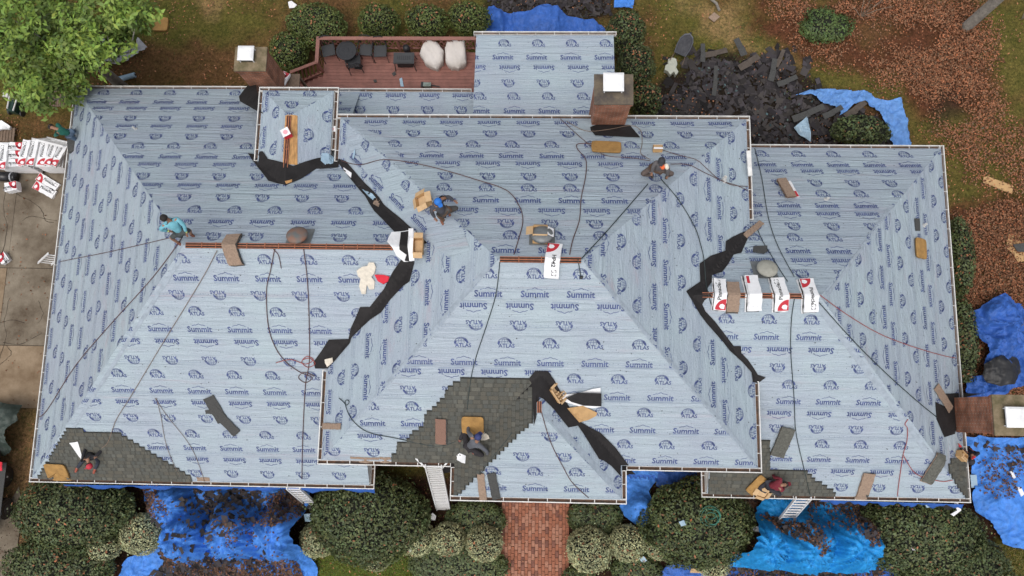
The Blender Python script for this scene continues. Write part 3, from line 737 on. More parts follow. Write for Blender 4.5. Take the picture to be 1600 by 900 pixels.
class Slab:
    """a flexible slab following the roof: px centre, length/width in px, picture angle of its length"""
    def __init__(q,u,v,L,W,ang,th,lift=.02,sm=.12,xyz=None,flat=None):
        P=on_roof(u,v) if xyz is None else np.array(xyz); k=FPX/(CAM[2]-P[2])
        q.c=P; q.L=L/k; q.W=W/k; a=math.radians(ang); q.d=(math.cos(a),math.sin(a)); q.th=th; q.lift=lift; q.sm=sm; q.flat=flat
        q.bend=0
    def w(q,a,b,dz=0):
        b2=b+q.bend*(1-(2*a/q.L)**2)
        x=q.c[0]+q.d[0]*a-q.d[1]*b2; y=q.c[1]+q.d[1]*a+q.d[0]*b2
        z=(max(hs_(x,y,q.sm),q.c[2]-.84*math.hypot(a,b2)) if q.flat is None else q.flat)+q.lift+dz
        return (x,y,z)
    def build(q,name,mats,parent=None,n=12,jit=.01,da=0,db=0,dz=0,m2=None,wid=None,leng=None):
        W=wid or q.W; L=leng or q.L; V=[];F=[]; m=3
        for t in(1,0):
            for i in range(n+1):
                for j in range(m+1):
                    e=random.uniform(-jit,jit) if j in(0,m) or i in(0,n) else 0
                    V.append(q.w((i/n-.5)*L+da+(e if i in(0,n) else 0),(j/m-.5)*W+db+(e if j in (0,m) else 0),dz+(q.th if t else 0)))
        N=(n+1)*(m+1); A=lambda i,j,t:(0 if t else N)+i*(m+1)+j
        for i in range(n):
            for j in range(m): F.append((A(i,j,1),A(i+1,j,1),A(i+1,j+1,1),A(i,j+1,1))); F.append((A(i,j,0),A(i,j+1,0),A(i+1,j+1,0),A(i+1,j,0)))
            F.append((A(i,0,0),A(i+1,0,0),A(i+1,0,1),A(i,0,1))); F.append((A(i,m,1),A(i+1,m,1),A(i+1,m,0),A(i,m,0)))
        for j in range(m): F.append((A(0,j,1),A(0,j+1,1),A(0,j+1,0),A(0,j,0))); F.append((A(n,j,0),A(n,j+1,0),A(n,j+1,1),A(n,j,1)))
        return mesh(name,V,F,mats,parent)
    def decal(q,name,T,m,parent,a=0,b=0,rot=0,k=1,dz=.004):
        """2D triangles: x along the length, y along the width"""
        c,s=math.cos(math.radians(rot)),math.sin(math.radians(rot)); T=T*k; P=T.reshape(-1,2); P=np.stack([P[:,0]*c-P[:,1]*s+a,P[:,0]*s+P[:,1]*c+b],1)
        V=np.array([q.w(x,y,q.th+dz) for x,y in P]); F=np.arange(len(V)).reshape(-1,3)
        A,B,C=V[F[:,0]],V[F[:,1]],V[F[:,2]]; nz=np.cross(B-A,C-A)[:,2]; F[nz<0]=F[nz<0][:,::-1]
        return props(mesh(name,V,F,m,parent),kind='stuff')
T_PIN=text2d('Pinnacle',.16,.004,1.0); T_HP=text2d('HP42',.15,.004,1.0); T_ATL=text2d('ATLAS',.10,.002,1.1)
def quarter(r=.26,n=8):
    return poly2d([(0,0)]+[(r*math.cos(PI/2*i/n),r*math.sin(PI/2*i/n)*1.05) for i in range(n+1)])
T_Q=quarter(); T_SH=poly2d([(.03,.05),(.13,.03),(.17,.10),(.15,.17),(.09,.20),(.04,.15)])
T_BARS=np.concatenate([poly2d([(x,y),(x+l,y),(x+l,y+.012),(x,y+.012)]) for x,y,l in((0,0,.5),(0,.03,.42),(0,.06,.46))])
T_REC=np.concatenate([strip2d([(0,0),(.05,0),(.05,.05)],.015),strip2d([(.08,0),(.13,0),(.13,.05)],.015),strip2d([(0,.08),(.0,.12),(.06,.12)],.015),strip2d([(.09,.12),(.13,.12),(.13,.08)],.015)])
def wrapped(u,v,L,W,ang,label,group=None,red=1,layers=3,th=.05,text=T_PIN,flipx=False,xyz=None,flat=None,parent=None,bend=0,side=0,off=0):
    """bundle of shingles in a printed white wrapper, draped where it lies; red=+1/-1: which end carries the red corner"""
    s0=Slab(u,v,L,W,ang,th,lift=.015+off,sm=.28,xyz=xyz,flat=flat); s0.bend=bend
    t=empty('wrapped_shingle_bundle',s0.c,label,'shingle bundle',group)
    for i in range(layers):
        s=Slab(u,v,L,W,ang,th,lift=.015+off+i*(th+.012),sm=.28,xyz=xyz,flat=flat); s.bend=bend
        o=s.build('wrapper' if i%2==0 else 'shingle_layer',M_PLW if i%2==0 or i==layers-1 else M_DARKSH,t,jit=.012,db=(layers-1-i)*side,wid=s.W*(1.0 if i%2==0 else .97))
        if i==layers-1: o.name='wrapper'; top,ob=s,o
    h,wd=top.L/2,top.W/2; k=min(1,top.W/.33)
    if red==0:
        top.decal('red_stripe',poly2d([(h*.5,-wd*.9),(h*.95,-wd*.9),(h*.95,-wd*.45),(h*.5,-wd*.45)])*np.array([1,-1]),M_PLR,ob); [top.decal('wrapper_small_print',T_BARS,M_PLG,ob,a=-h*.8,b=q,k=.9) for q in(-.08,.03)]; return t
    top.decal('red_corner',T_Q*np.array([1.15,1.15]),M_PLR,ob,a=-red*h*.97,b=-wd*.97 if red>0 else wd*.97,rot=0 if red>0 else 180,k=k)
    top.decal('white_shield',T_SH,M_PLW,ob,a=-red*h*.97,b=-wd*.97 if red>0 else wd*.97,rot=0 if red>0 else 180,k=k,dz=.007)
    r=0 if red>0 else 180
    top.decal('wrapper_lettering',text,M_PLK,ob,a=red*.12*h,b=(-.02 if red>0 else .02),rot=r,k=k)
    top.decal('wrapper_symbols',T_REC,M_PLK,ob,a=red*h*.60,b=0 if red>0 else 0,rot=r,k=k)
    top.decal('wrapper_small_print',T_BARS,M_PLG,ob,a=-red*h*.25,b=(wd*.45)*(1 if red>0 else -1),rot=r,k=k*.8)
    return t
def strip(name,u,v,L,W,ang,m,label,cat,group=None,layers=1,th=.012,parts='layer',ms=None,jit=.012,step=.02,bend=0,lift=.035):
    s0=Slab(u,v,L,W,ang,th,lift=lift); s0.bend=bend
    if layers==1:
        o=s0.build(name,m,jit=jit); return props(o,label,cat,group)
    t=empty(name,s0.c,label,cat,group)
    for i in range(layers):
        s=Slab(u,v,L,W,ang,th,lift=lift+i*(th+.004)); s.bend=bend
        s.build(parts,(ms[(layers-1-i)%len(ms)] if ms else m),t,jit=jit,da=random.uniform(-step,step),db=random.uniform(-step,step))
    return t
SG='shingle bundles straddling the right ridge'
wrapped(1126,459,52,19,87,'leftmost wrapped bundle on the right ridge, red corner low, touching black felt',SG,layers=3,bend=.03,side=.015)
strip('opened_shingle_bundle',1146,464,48,19,88,M_TANBACK,'opened bundle with bare tan top between two white wrapped ones on the right ridge','shingle bundle',SG,layers=5,th=.03,parts='shingle_layer',ms=[M_TANBACK,M_DARKSH],bend=.03)
wrapped(1178,457,58,20,92,'white wrapped bundle with a small red stripe on top, below the grey dome vent',SG,layers=4,text=T_BARS,bend=.03,side=.022,red=0)
wrapped(1220,459,55,21,93,'upright wrapped bundle right of the grey dome vent, red corner at its lower end',SG,layers=3,bend=.03,side=.02)
wrapped(1266,460,55,22,94,'rightmost wrapped bundle on the right ridge, red corner at its upper end',SG,red=-1,layers=3,bend=.03,side=.02)
wrapped(865,405,58,24,84,'loose white wrapper with red corner and HP42 lettering over the middle ridge',None,red=-1,layers=2,text=T_HP,th=.03,bend=.03,off=.05)
strip('tan_shingle_stack',365,388,50,23,95,M_TANBACK,'stack of tan backed shingles bent over the left ridge','shingle stack',layers=4,th=.03,parts='shingle_layer',ms=[M_TANBACK,M_DARKSH],bend=.06)
strip('tan_shingle_stack',1227,295,38,15,100,M_TANBACK,'small tan shingle stack with white and red wrapper on the upper right slope','shingle stack',layers=5,th=.03,parts='shingle_layer',ms=[M_TANBACK,M_PINKTAN])
s=Slab(1238,296,34,7,100,.05); o=props(s.build('torn_wrapper',M_PLW),'torn white and red wrapper strip along the small tan stack','wrapper'); s.decal('red_print',poly2d([(-.34,-.06),(-.1,-.06),(-.1,.06),(-.34,.06)]),M_PLR,o)
strip('tan_shingle',1176,359,44,9,40,M_TANBACK,'tan backed shingle strip slanting across the right side gutter of the middle roof','shingle',th=.03,lift=.06)
strip('tan_shingle_stack',1351,761,42,17,86,M_TANBACK,'tan shingle stack hanging over the lower right gutter','shingle stack',layers=3,th=.02,parts='shingle_layer',ms=[M_TANBACK,M_DARKSH])
strip('tan_shingle',753,762,44,11,94,M_TANBACK,'tan shingle strip upright on the small front gable beside a black one','shingle',th=.03)
strip('black_shingle',772,760,42,13,100,M_DARKSH,'black shingle strip upright on the small front gable','shingle',th=.04)
strip('tan_shingle',518,666,36,9,0,M_TANBACK,'short tan shingle strip lying flat by the left gutter of the middle roof','shingle',th=.03)
for i,(u,w_) in enumerate(((523,48),(570,44),(602,17))):
    strip('starter_shingle',u,719,w_,9,-1.0,M_TANBACK,['tan starter strip nearest the lower left corner of the middle roof','middle tan starter strip along the lower eave of the middle roof','short tan starter strip touching the new grey shingles'][i],'shingle','starter strips along the middle eave',th=.008,lift=.016)
strip('starter_shingle',318,749,20,6,0,M_TANBACK,'tan starter strip at the end of the shingles on the lower left eave','shingle',th=.008,lift=.016)
strip('starter_shingle',1322,775,34,4,-1,M_TANBACK,'thin tan starter strip beside the shingles on the lower right eave','shingle',th=.008,lift=.016)
strip('reddish_shingle_bundle',690,675,38,16,87,M_PINKTAN,'reddish tan shingle bundle lying on the new grey shingles','shingle bundle',layers=3,th=.03,parts='shingle_layer',ms=[M_PINKTAN,M_DARKSH])
strip('dark_shingle_bundle',1221,692,44,21,77,M_GREYSH,'dark grey opened bundle above the worker in the maroon top','shingle bundle',layers=3,th=.03,parts='shingle_layer',ms=[M_GREYSH,M_PINKTAN])
strip('dark_shingle_bundle',1459,732,46,18,72,M_GREYSH,'dark grey opened bundle near the lower right corner','shingle bundle',layers=3,th=.03,parts='shingle_layer',ms=[M_GREYSH,M_TANBACK])
strip('charcoal_shingle',338,640,40,19,112,M_DARKSH,'upper one of two crossed charcoal shingle strips on the left slope','shingle',th=.02)
strip('charcoal_shingle',352,658,50,15,128,M_DARKSH,'lower one of two crossed charcoal shingle strips on the left slope','shingle',th=.02,lift=.05)
strip('charcoal_shingle',330,644,16,6,0,M_DARKSH,'small charcoal scrap under the crossed shingle strips','shingle',th=.02)
for u,v,L,W,a,l in((1217,712,20,2,0,'pink paper edge under the dark bundle'),):
    pass
strip('tan_shingle',1473,622,46,15,131,M_TANBACK,'tan shingle strip lying on black felt beside the right chimney','shingle',th=.025,lift=.06)
# foam pads
def pad(u,v,L,W,a,label,th=.1,g=None,notch=0):
    s=Slab(u,v,L,W,a,th,lift=.05,sm=.25); n=26; V=[];F=[]; P=[]
    for i in range(n):
        t=2*PI*i/n; e=.28; cx=math.copysign(abs(math.cos(t))**e,math.cos(t)); sy=math.copysign(abs(math.sin(t))**e,math.sin(t)); r=1+random.uniform(-.015,.015)
        if notch and .15<t<1.45: r-=notch*random.uniform(.6,1)
        P.append((cx*s.L/2*r,sy*s.W/2*r))
    V=[s.w(x,y,0) for x,y in P]+[s.w(x,y,th*.85) for x,y in P]+[s.w(x*.94,y*.94,th) for x,y in P]+[s.w(0,0,th)]
    for i in range(n): j=(i+1)%n; F+=[(i,j,n+j,n+i),(n+i,n+j,2*n+j,2*n+i),(2*n+i,2*n+j,3*n)]
    return props(mesh('foam_pad',V,F,M_PAD),label,'foam pad',g)
pad(947,231,48,25,-3,'tan foam pad below the middle chimney'); pad(1437,389,32,24,88,'tan foam pad on the upper right slope')
pad(92,738,34,27,0,'tan foam pad with a torn corner on the lower left shingles',notch=.07); pad(739,665,34,27,0,'tan foam pad under the worker in grey on the middle shingles')
# cardboard boxes
def carton(u,v,w,d,h,ang,label,full=0,flaps=(1,1,1,1),white=(0,0,0,0),z=0,cans=0,tilt=0):
    M=frame_at(u,v,ang,.02); P=on_roof(u,v); k=FPX/(CAM[2]-P[2]); w/=k; d/=k; h/=k
    t=empty('cardboard_carton',P,label,'carton'); Mi=M@Matrix.Rotation(tilt,4,'X')
    g=G(); e=.008
    g.box((0,0,e/2),(w,d,e),M=Mi)
    for c,s_ in(((0,-d/2,h/2),(w,e,h)),((0,d/2,h/2),(w,e,h)),((-w/2,0,h/2),(e,d-.02,h)),((w/2,0,h/2),(e,d-.02,h))): g.box(c,s_,M=Mi)
    g.build('carton_body',M_KRAFT,t)
    if full: 
        g=G(); g.box((0,0,h*full/2+.005),(w-.03,d-.03,h*full),M=Mi); g.build('carton_contents',M_KRAFT2,t)
    for i,(f,wh) in enumerate(zip(flaps,white)):
        if not f: continue
        g=G(); an=[0,PI,-PI/2,PI/2][i]; ln=(d if i<2 else w)*.48*f; wd=(w if i<2 else d)*.98
        off=(d/2 if i<2 else w/2)
        R=Mi@Matrix.Rotation(an,4,'Z')@Matrix.Translation((0,off+.003,h))@Matrix.Rotation(math.radians(random.uniform(-30,-10)),4,'X')
        g.box((0,ln/2,0),(wd,ln,.006),M=R); g.build('carton_flap',M_PLW if wh else M_KRAFT2,t)
    if cans:
        n=int(cans**.5)+1
        for i in range(cans):
            cx=(i%n-(n-1)/2)*w/(n+.6); cy=(i//n-(n-1)/2)*d/(n+.6); g=G(); g.lathe((0,0,0),[(w/n*.32,h*.4),(w/n*.32,h+.02),(w/n*.22,h+.02)],10,M=Mi@Matrix.Translation((cx,cy,0))); g.build('nail_coil',M_KRAFT2,t)
    return t
carton(668,316,21,18,16,12,'open cardboard carton beside the worker in the blue cap',full=.55)
carton(655,387,15,24,14,0,'open carton under the white wrapper where the left ridge meets the middle roof',full=.2,flaps=(.8,.8,0,.9),white=(0,0,0,1))
carton(844,375,23,20,20,-2,'open carton of pale nail coils above the middle ridge',full=.7,flaps=(1,.25,1,1),white=(0,0,1,0))
carton(869,614,17,26,8,35,'shallow carton of brass nail coils at the valley of the front gable',full=.3,flaps=(.3,.3,.5,.3),cans=10)
s=props(drape('cardboard_sheet',[(886,638),(910,634),(933,645),(931,650),(920,656),(905,660),(898,652)],.08,M_KRAFT,th=.03,rag=.02),'flattened brown cardboard sheet beside the black roll on the front slope','cardboard')
# white wrappers round black shingles (cloth like)
def wrapbundle(px_w,px_k,label,h=.1,hk=.2,extra=None):
    q=[on_roof(u,v) for u,v in px_w]; c=np.mean(q,axis=0)
    t=empty('torn_open_bundle',c,label,'shingle bundle')
    f=lambda hh:(lambda x,y: hs_(x,y,.2)+hh+.07*(fbm(np.array([x]),np.array([y]),2.2)[0]-.5))
    drape('plastic_wrapper',px_w,0,M_PLW,t,res=.08,th=.06,rag=.015,hf=f(h),smooth=False)
    drape('shingle_layer',px_k,0,M_FELT,t,res=.1,th=.1,rag=.01,hf=f(hk))
    if extra: drape('plastic_wrapper',extra,0,M_PLW,t,res=.08,th=.03,rag=.015,hf=f(hk+.05))
wrapbundle([(613,364),(640,362),(650,362),(649,409),(632,410),(620,400),(614,388),(606,379),(608,373)],[(628,365),(641,364),(642,410),(634,409),(637,400),(626,392),(627,375)],'black shingle bundle in torn white plastic beside the carton at the left valley',.12,.2,
  [(641,361),(648,360),(650,410),(642,411)])
wrapbundle([(879,617),(905,614),(925,608),(938,606),(938,636),(925,638),(905,635),(888,630),(879,626)],[(884,622),(902,614),(939,615),(939,635),(912,634),(892,628)],'black roll half wrapped in white film on the front slope by the gable valley',.08,.18)
# jacket, wrappers, scraps
M_CREAM=mat('cream_cloth',(.66,.60,.50),rough=.9,var=.12,scale=9,bump=.8,bscale=12); M_RED=mat('red_cloth',(.60,.02,.04),rough=.8,var=.1,scale=6,bump=.4)
cl=lambda x,y: height(x,y)+.07+.10*(fbm(np.array([x]),np.array([y]),4.0)[0]-.4)
props(drape('cream_jacket',[(558,424),(566,418),(575,416),(577,411),(585,411),(588,418),(586,428),(581,433),(586,440),(585,452),(578,453),(574,445),(572,460),(566,460),(562,448),(564,436),(560,432)],0,M_CREAM,res=.07,th=.06,hf=cl),'cream jacket thrown down beside the red cloth below the left ridge','jacket')
props(drape('red_cloth',[(586,430),(600,430),(609,433),(607,440),(600,445),(591,440)],0,M_RED,res=.07,th=.05,hf=cl),'small red cloth between the cream jacket and the black felt','cloth')
def scrap(px,m,label,cat='wrapper',name='plastic_scrap',h=.05,th=.02):
    return props(drape(name,px,0,m,res=.09,th=th,rag=.01,hf=lambda x,y: height(x,y)+h+.08*(fbm(np.array([x]),np.array([y]),3.5)[0]-.4)),label,cat)
scrap([(713,712),(718,708),(728,712),(727,724),(722,723),(713,718)],M_PLW,'white wrapper scrap with black mark on the new grey shingles')
scrap([(118,691),(123,690),(128,706),(132,722),(124,712),(110,692)],M_PLW,'long white sheet beside the worker in black on the lower left shingles')
scrap([(503,240),(512,240),(523,247),(521,256),(510,259),(502,252)],M_TEAL,'crumpled pale blue scrap on felt below the small upper roof')
scrap([(565,295),(582,303),(588,310),(584,314),(575,306)],M_TEAL,'pale blue scrap lying in the upper left valley')
scrap([(586,310),(594,313),(592,324),(583,319)],M_TANBACK,'small tan scrap lying in the upper left valley',th=.03)
scrap([(508,562),(520,559),(521,566),(512,574),(509,568)],M_CREAM,'crumpled cream paper at the foot of the lower left valley','paper')
scrap([(537,262),(550,271),(549,279),(538,268)],M_PLW,'narrow white strip in the upper left valley')
scrap([(555,233),(556,240),(553,250),(558,255),(551,247)],M_TEAL,'thin blue grey strip on the upper left corner of the middle roof')
scrap([(1177,385),(1198,384),(1199,393),(1193,397),(1176,394)],M_DARKSH,'black square scrap above the grey dome vent',th=.04,name='felt_scrap',cat='felt')
scrap([(1428,342),(1436,342),(1437,361),(1430,361)],M_DARKSH,'black square flashing above the foam pad on the upper right slope',th=.03,name='felt_scrap',cat='felt')
scrap([(446,284),(457,281),(457,285),(448,288)],M_OSB,'short yellow board end under the small upper roof',th=.03,name='board_end',cat='board')
# pink and white nail boxes
def nailbox(u,v,s,ang,label,h=.25):
    P=on_roof(u,v); k=FPX/(CAM[2]-P[2]); s/=k; t=empty('nail_box',P,label,'nail box','white nail boxes on the small upper roof'); M=Matrix.Translation(Vector(P.tolist())+Vector((0,0,.0)))@Matrix.Rotation(math.radians(ang),4,'Z')
    g=G(); g.box((0,0,h/2),(s,s,h),M=M); g.build('box_body',M_RED,t); g=G(); g.box((0,0,h+.01),(s*1.04,s*1.04,.02),M=M); o=g.build('box_lid',M_PLW,t)
    g=G(); g.prism([(math.cos(2*PI*i/14)*s*.3,math.sin(2*PI*i/14)*s*.3) for i in range(14)],0,.003); V=[M@Vector((x,y,z+h+.021)) for x,y,z in g.v]; g.v=[tuple(p) for p in V]; g.build('round_label',mat('pink_label',(.75,.35,.40)),o)
nailbox(450,211,13,30,'white lidded red box on the open ridge of the small upper roof'); nailbox(523,206,9,5,'white box on the right gutter of the small upper roof')
# white flashing strip
g=G(); a=on_z(1169,236,ZM+.35); b=on_z(1172,275,ZM+.35); g.bar(a,b,.13,.09); props(g.build('white_flashing',M_WHITE),'white metal flashing length standing on the upper right gutter of the middle roof','flashing')
# dome vents
M_VENT=mat('grey_galvanised_vent',(.19,.20,.20),rough=.5,metal=.4,var=.2,scale=4)
M_VENT2=mat('rusty_vent_cap',(.24,.11,.065),rough=.7,c2=(.12,.125,.12),scale=3.2,detail=1)
M_VENT3=mat('weathered_vent_cap',(.30,.295,.25),rough=.7,var=.15,scale=6)
def dome(u,v,D,m,label,hh=.38):
    P=on_roof(u,v); 
    C=np.array(on_z(u,v,P[2]+hh)); base=np.array([C[0],C[1],height(C[0],C[1])]); r=D/2/(FPX/(CAM[2]-C[2]))
    t=empty('roof_turbine_vent',base,label,'roof vent','round vents near the ridges'); zt=P[2]+hh
    g=G(); g.lathe(base-np.array([0,0,.2]),[(r*.62,0),(r*.62,zt-base[2]+.15)],20); g.build('vent_neck',M_VENT,t,smooth=True)
    nn=normal_at(*base[:2]); nn=(nn*.8+Vector((0,0,.2))).normalized(); xx=Vector((1,0,0)); xx=(xx-nn*xx.dot(nn)).normalized(); MM=Matrix((xx,nn.cross(xx),nn)).transposed().to_4x4(); MM.translation=Vector((C[0],C[1],zt))
    g=G(); g.lathe(None,[(r*.98,-.05),(r,-.0),(r*.97,.03),(r*.8,.075),(r*.5,.11),(r*.2,.125)],28,M=MM); g.build('vent_cap',m,t,smooth=True)
    M=frame_at(*proj(base),0,.02); g=G(); g.box((0,0,0),(r*2.3,r*2.3,.01),M=M); g.build('vent_flange',M_VENT,t)
dome(464,367,35,M_VENT2,'round grey vent with rust patches above the left ridge'); dome(847,366,36,M_VENT,'round grey vent half hidden by the carton above the middle ridge')
dome(1199,419,33,M_VENT3,'round beige vent above the bundles on the right ridge')
# ------------------------------------------------------------ hoses, ropes
M_ROPE=mat('brown_air_hose',(.10,.045,.04),rough=.6); M_HOSE=mat('dark_green_hose',(.02,.035,.035),rough=.5); M_HOSER=mat('red_air_hose',(.33,.06,.05),rough=.5); M_TANR=mat('tan_rope',(.20,.14,.10),rough=.8)
def catmull(P,n=6):
    Q=[];m=len(P)
    for i in range(m-1):
        p0,p1,p2,p3=P[max(i-1,0)],P[i],P[i+1],P[min(i+2,m-1)]
        for k in range(n):
            t=k/n; Q.append(tuple(.5*((2*p1[j])+(-p0[j]+p2[j])*t+(2*p0[j]-5*p1[j]+4*p2[j]-p3[j])*t*t+(-p0[j]+3*p1[j]-3*p2[j]+p3[j])*t**3) for j in range(2)))
    Q.append(tuple(P[-1][:2])); return Q
def hose(name,px,m,label,cat='hose',r=.016,ground=False,group=None):
    Q=catmull(px,7); W=[]; r=r*.8
    for u,v in Q:
        P=on_roof(u,v); x,y=P[0],P[1]; z_=P[2]+r+.03
        if W and W[-1][2]-z_>.9: break
        W.append((x,y,z_))
    # lift so the tube never dips below a hip between its points
    g=G(); g.tube(W,r,6); return props(g.build(name,m,smooth=True),label,cat,group)
HS=[
(M_ROPE,.013,[(275,370),(180,392),(95,409)],'brown line from the worker in blue to the left gutter'),
(M_ROPE,.016,[(285,372),(262,405),(230,445),(180,500),(120,570),(75,640),(60,652)],'brown hose running down the far left slope to the gutter'),
(M_TANR,.013,[(340,392),(320,430),(290,480),(250,545),(205,620),(183,655),(170,690),(160,700)],'thin tan hose from the tan stack down to the worker in black'),
(M_TANR,.010,[(245,622),(252,650),(262,700),(285,752)],'left one of two thin tan cords on the lower left slope'),
(M_TANR,.010,[(243,622),(262,650),(300,700),(322,757)],'right one of two thin tan cords on the lower left slope'),
(M_ROPE,.016,[(430,388),(424,420),(417,455),(420,510),(432,545),(450,568),(470,582),(488,590),(478,598),(467,590),(476,582),(492,588)],'brown hose looping down the left slope to a small coil'),
(M_ROPE,.013,[(428,390),(436,400),(440,420)],'short brown hose end just below the left ridge'),
(M_ROPE,.016,[(475,390),(480,430),(483,480),(484,560),(478,600),(475,650),(473,700),(472,762)],'brown hose running straight down the left slope past the coil'),
(M_HOSER,.014,[(432,567),(455,562),(478,569),(490,562),(480,557),(472,566),(482,574),(493,568),(484,560),(474,562)],'dark red hose coil left of the lower valley felt'),
(M_ROPE,.015,[(520,247),(560,258),(600,250),(650,256),(700,268),(740,280),(790,297),(810,320),(817,345),(810,375),(803,398)],'brown hose curving across the upper middle slope to the ridge'),
(M_ROPE,.016,[(940,226),(905,225),(902,233),(915,250),(915,275),(908,310),(905,345),(895,375),(890,398)],'brown hose running from the foam pad down to the middle ridge'),
(M_ROPE,.012,[(874,185),(890,200),(915,222),(945,243),(985,247),(1016,252)],'thin brown hose from the chimney to the worker with white shoulders'),
(M_TANR,.012,[(885,190),(915,205),(950,203),(985,197),(1001,205),(1003,225),(1001,240),(1016,250)],'thin cord lying over the chimney felt'),
(M_ROPE,.013,[(1035,235),(1060,243),(1087,250),(1105,265),(1125,282),(1150,290),(1168,298)],'upper brown hose by the vent pipe on the right hip of the middle roof'),
(M_ROPE,.013,[(1047,257),(1075,258),(1100,270),(1130,284),(1145,290),(1170,292)],'lower brown hose by the vent pipe on the right hip of the middle roof'),
(M_HOSE,.017,[(1012,288),(980,325),(945,365),(908,405)],'dark hose from the middle ridge to the worker with white shoulders'),
(M_HOSE,.017,[(1033,281),(1060,313),(1085,355),(1095,385),(1100,410),(1103,445),(1112,480)],'dark hose crossing the right slope of the middle roof to the felt'),
(M_HOSE,.015,[(781,410),(775,460),(760,510),(745,555),(736,592),(730,640)],'dark line from the left end of the middle ridge to the new shingles'),
(M_HOSE,.015,[(903,406),(906,425),(908,434)],'short dark hose end hanging from the middle ridge'),
(M_HOSE,.015,[(1178,228),(1190,280),(1200,340),(1215,385),(1240,432)],'dark hose down the upper right slope beside the small tan stack'),
(M_HOSE,.015,[(1180,350),(1190,375),(1205,400),(1220,425),(1230,440)],'dark hose passing the grey dome vent'),
(M_HOSE,.018,[(1278,472),(1330,530),(1380,580),(1430,625),(1463,652)],'thick dark hose from the right ridge to the right chimney'),
(M_HOSER,.014,[(1280,461),(1320,490),(1370,520),(1420,540),(1470,555),(1495,560)],'orange red hose across the far right slope'),
(M_HOSE,.016,[(1241,465),(1236,500),(1235,550),(1240,620),(1243,675),(1255,730),(1266,778)],'dark hose running down the right front slope to the gutter ladder'),
(M_HOSER,.015,[(1418,655),(1413,663),(1417,670),(1416,690),(1410,712),(1403,760),(1401,782)],'red hose running down to the lower right eave'),
(M_HOSER,.015,[(1411,712),(1425,735),(1440,745),(1470,752),(1488,750)],'red hose branch passing the dark bundle at the lower right'),
(M_ROPE,.014,[(845,640),(860,690),(880,730),(895,755),(922,780)],'brown hose down the small front gable'),
(M_HOSE,.015,[(530,622),(536,627),(542,633),(546,628),(542,625),(540,632),(550,655),(575,675),(620,685),(680,697),(712,690)],'dark green hose with a small loop on the lower left of the middle roof'),
(M_HOSE,.013,[(800,675),(790,690),(765,720),(752,740)],'dark line over the left slope of the front gable'),
(M_ROPE,.012,[(658,680),(664,690)],'')]
for m,r,px,l in HS:
    if l: hose('air_hose',px,m,l,'hose',r,group='hoses and lines strewn over the roof')
g=G(); P=on_roof(908,434); g.lathe(P,[(.03,.0),(.05,.03),(.05,.07),(.02,.1)],10); props(g.build('hose_coupling',M_PLK,smooth=True),'small black hose end below the right end of the middle ridge','coupling')
# little debris on the roof
V=[];F=[]
for i in range(420):
    u=random.uniform(70,1500); v=random.uniform(150,770); P=on_roof(u,v)
    if P[2]<2.9: continue
    s_=random.uniform(.01,.03); a=random.uniform(0,PI); n=normal_at(P[0],P[1]); b=Vector(P.tolist())+n*.025
    x=Vector((math.cos(a),math.sin(a),0)); x=(x-n*x.dot(n)).normalized(); y=n.cross(x); k=len(V)
    V+=[tuple(b+x*s_),tuple(b+y*s_*.7),tuple(b-x*s_),tuple(b-y*s_*.6)]; F.append((k,k+1,k+2,k+3))
props(mesh('roof_grit',V,F,mat('dark_grit',(.05,.045,.04),rough=.9)),'tiny dark crumbs and nails scattered over the blue sheets','debris',kind='stuff')

scrap([(751,682),(757,675),(763,680),(765,685),(758,688),(752,688)],M_CREAM,'cream rag beside the navy capped worker on the middle shingles','rag')
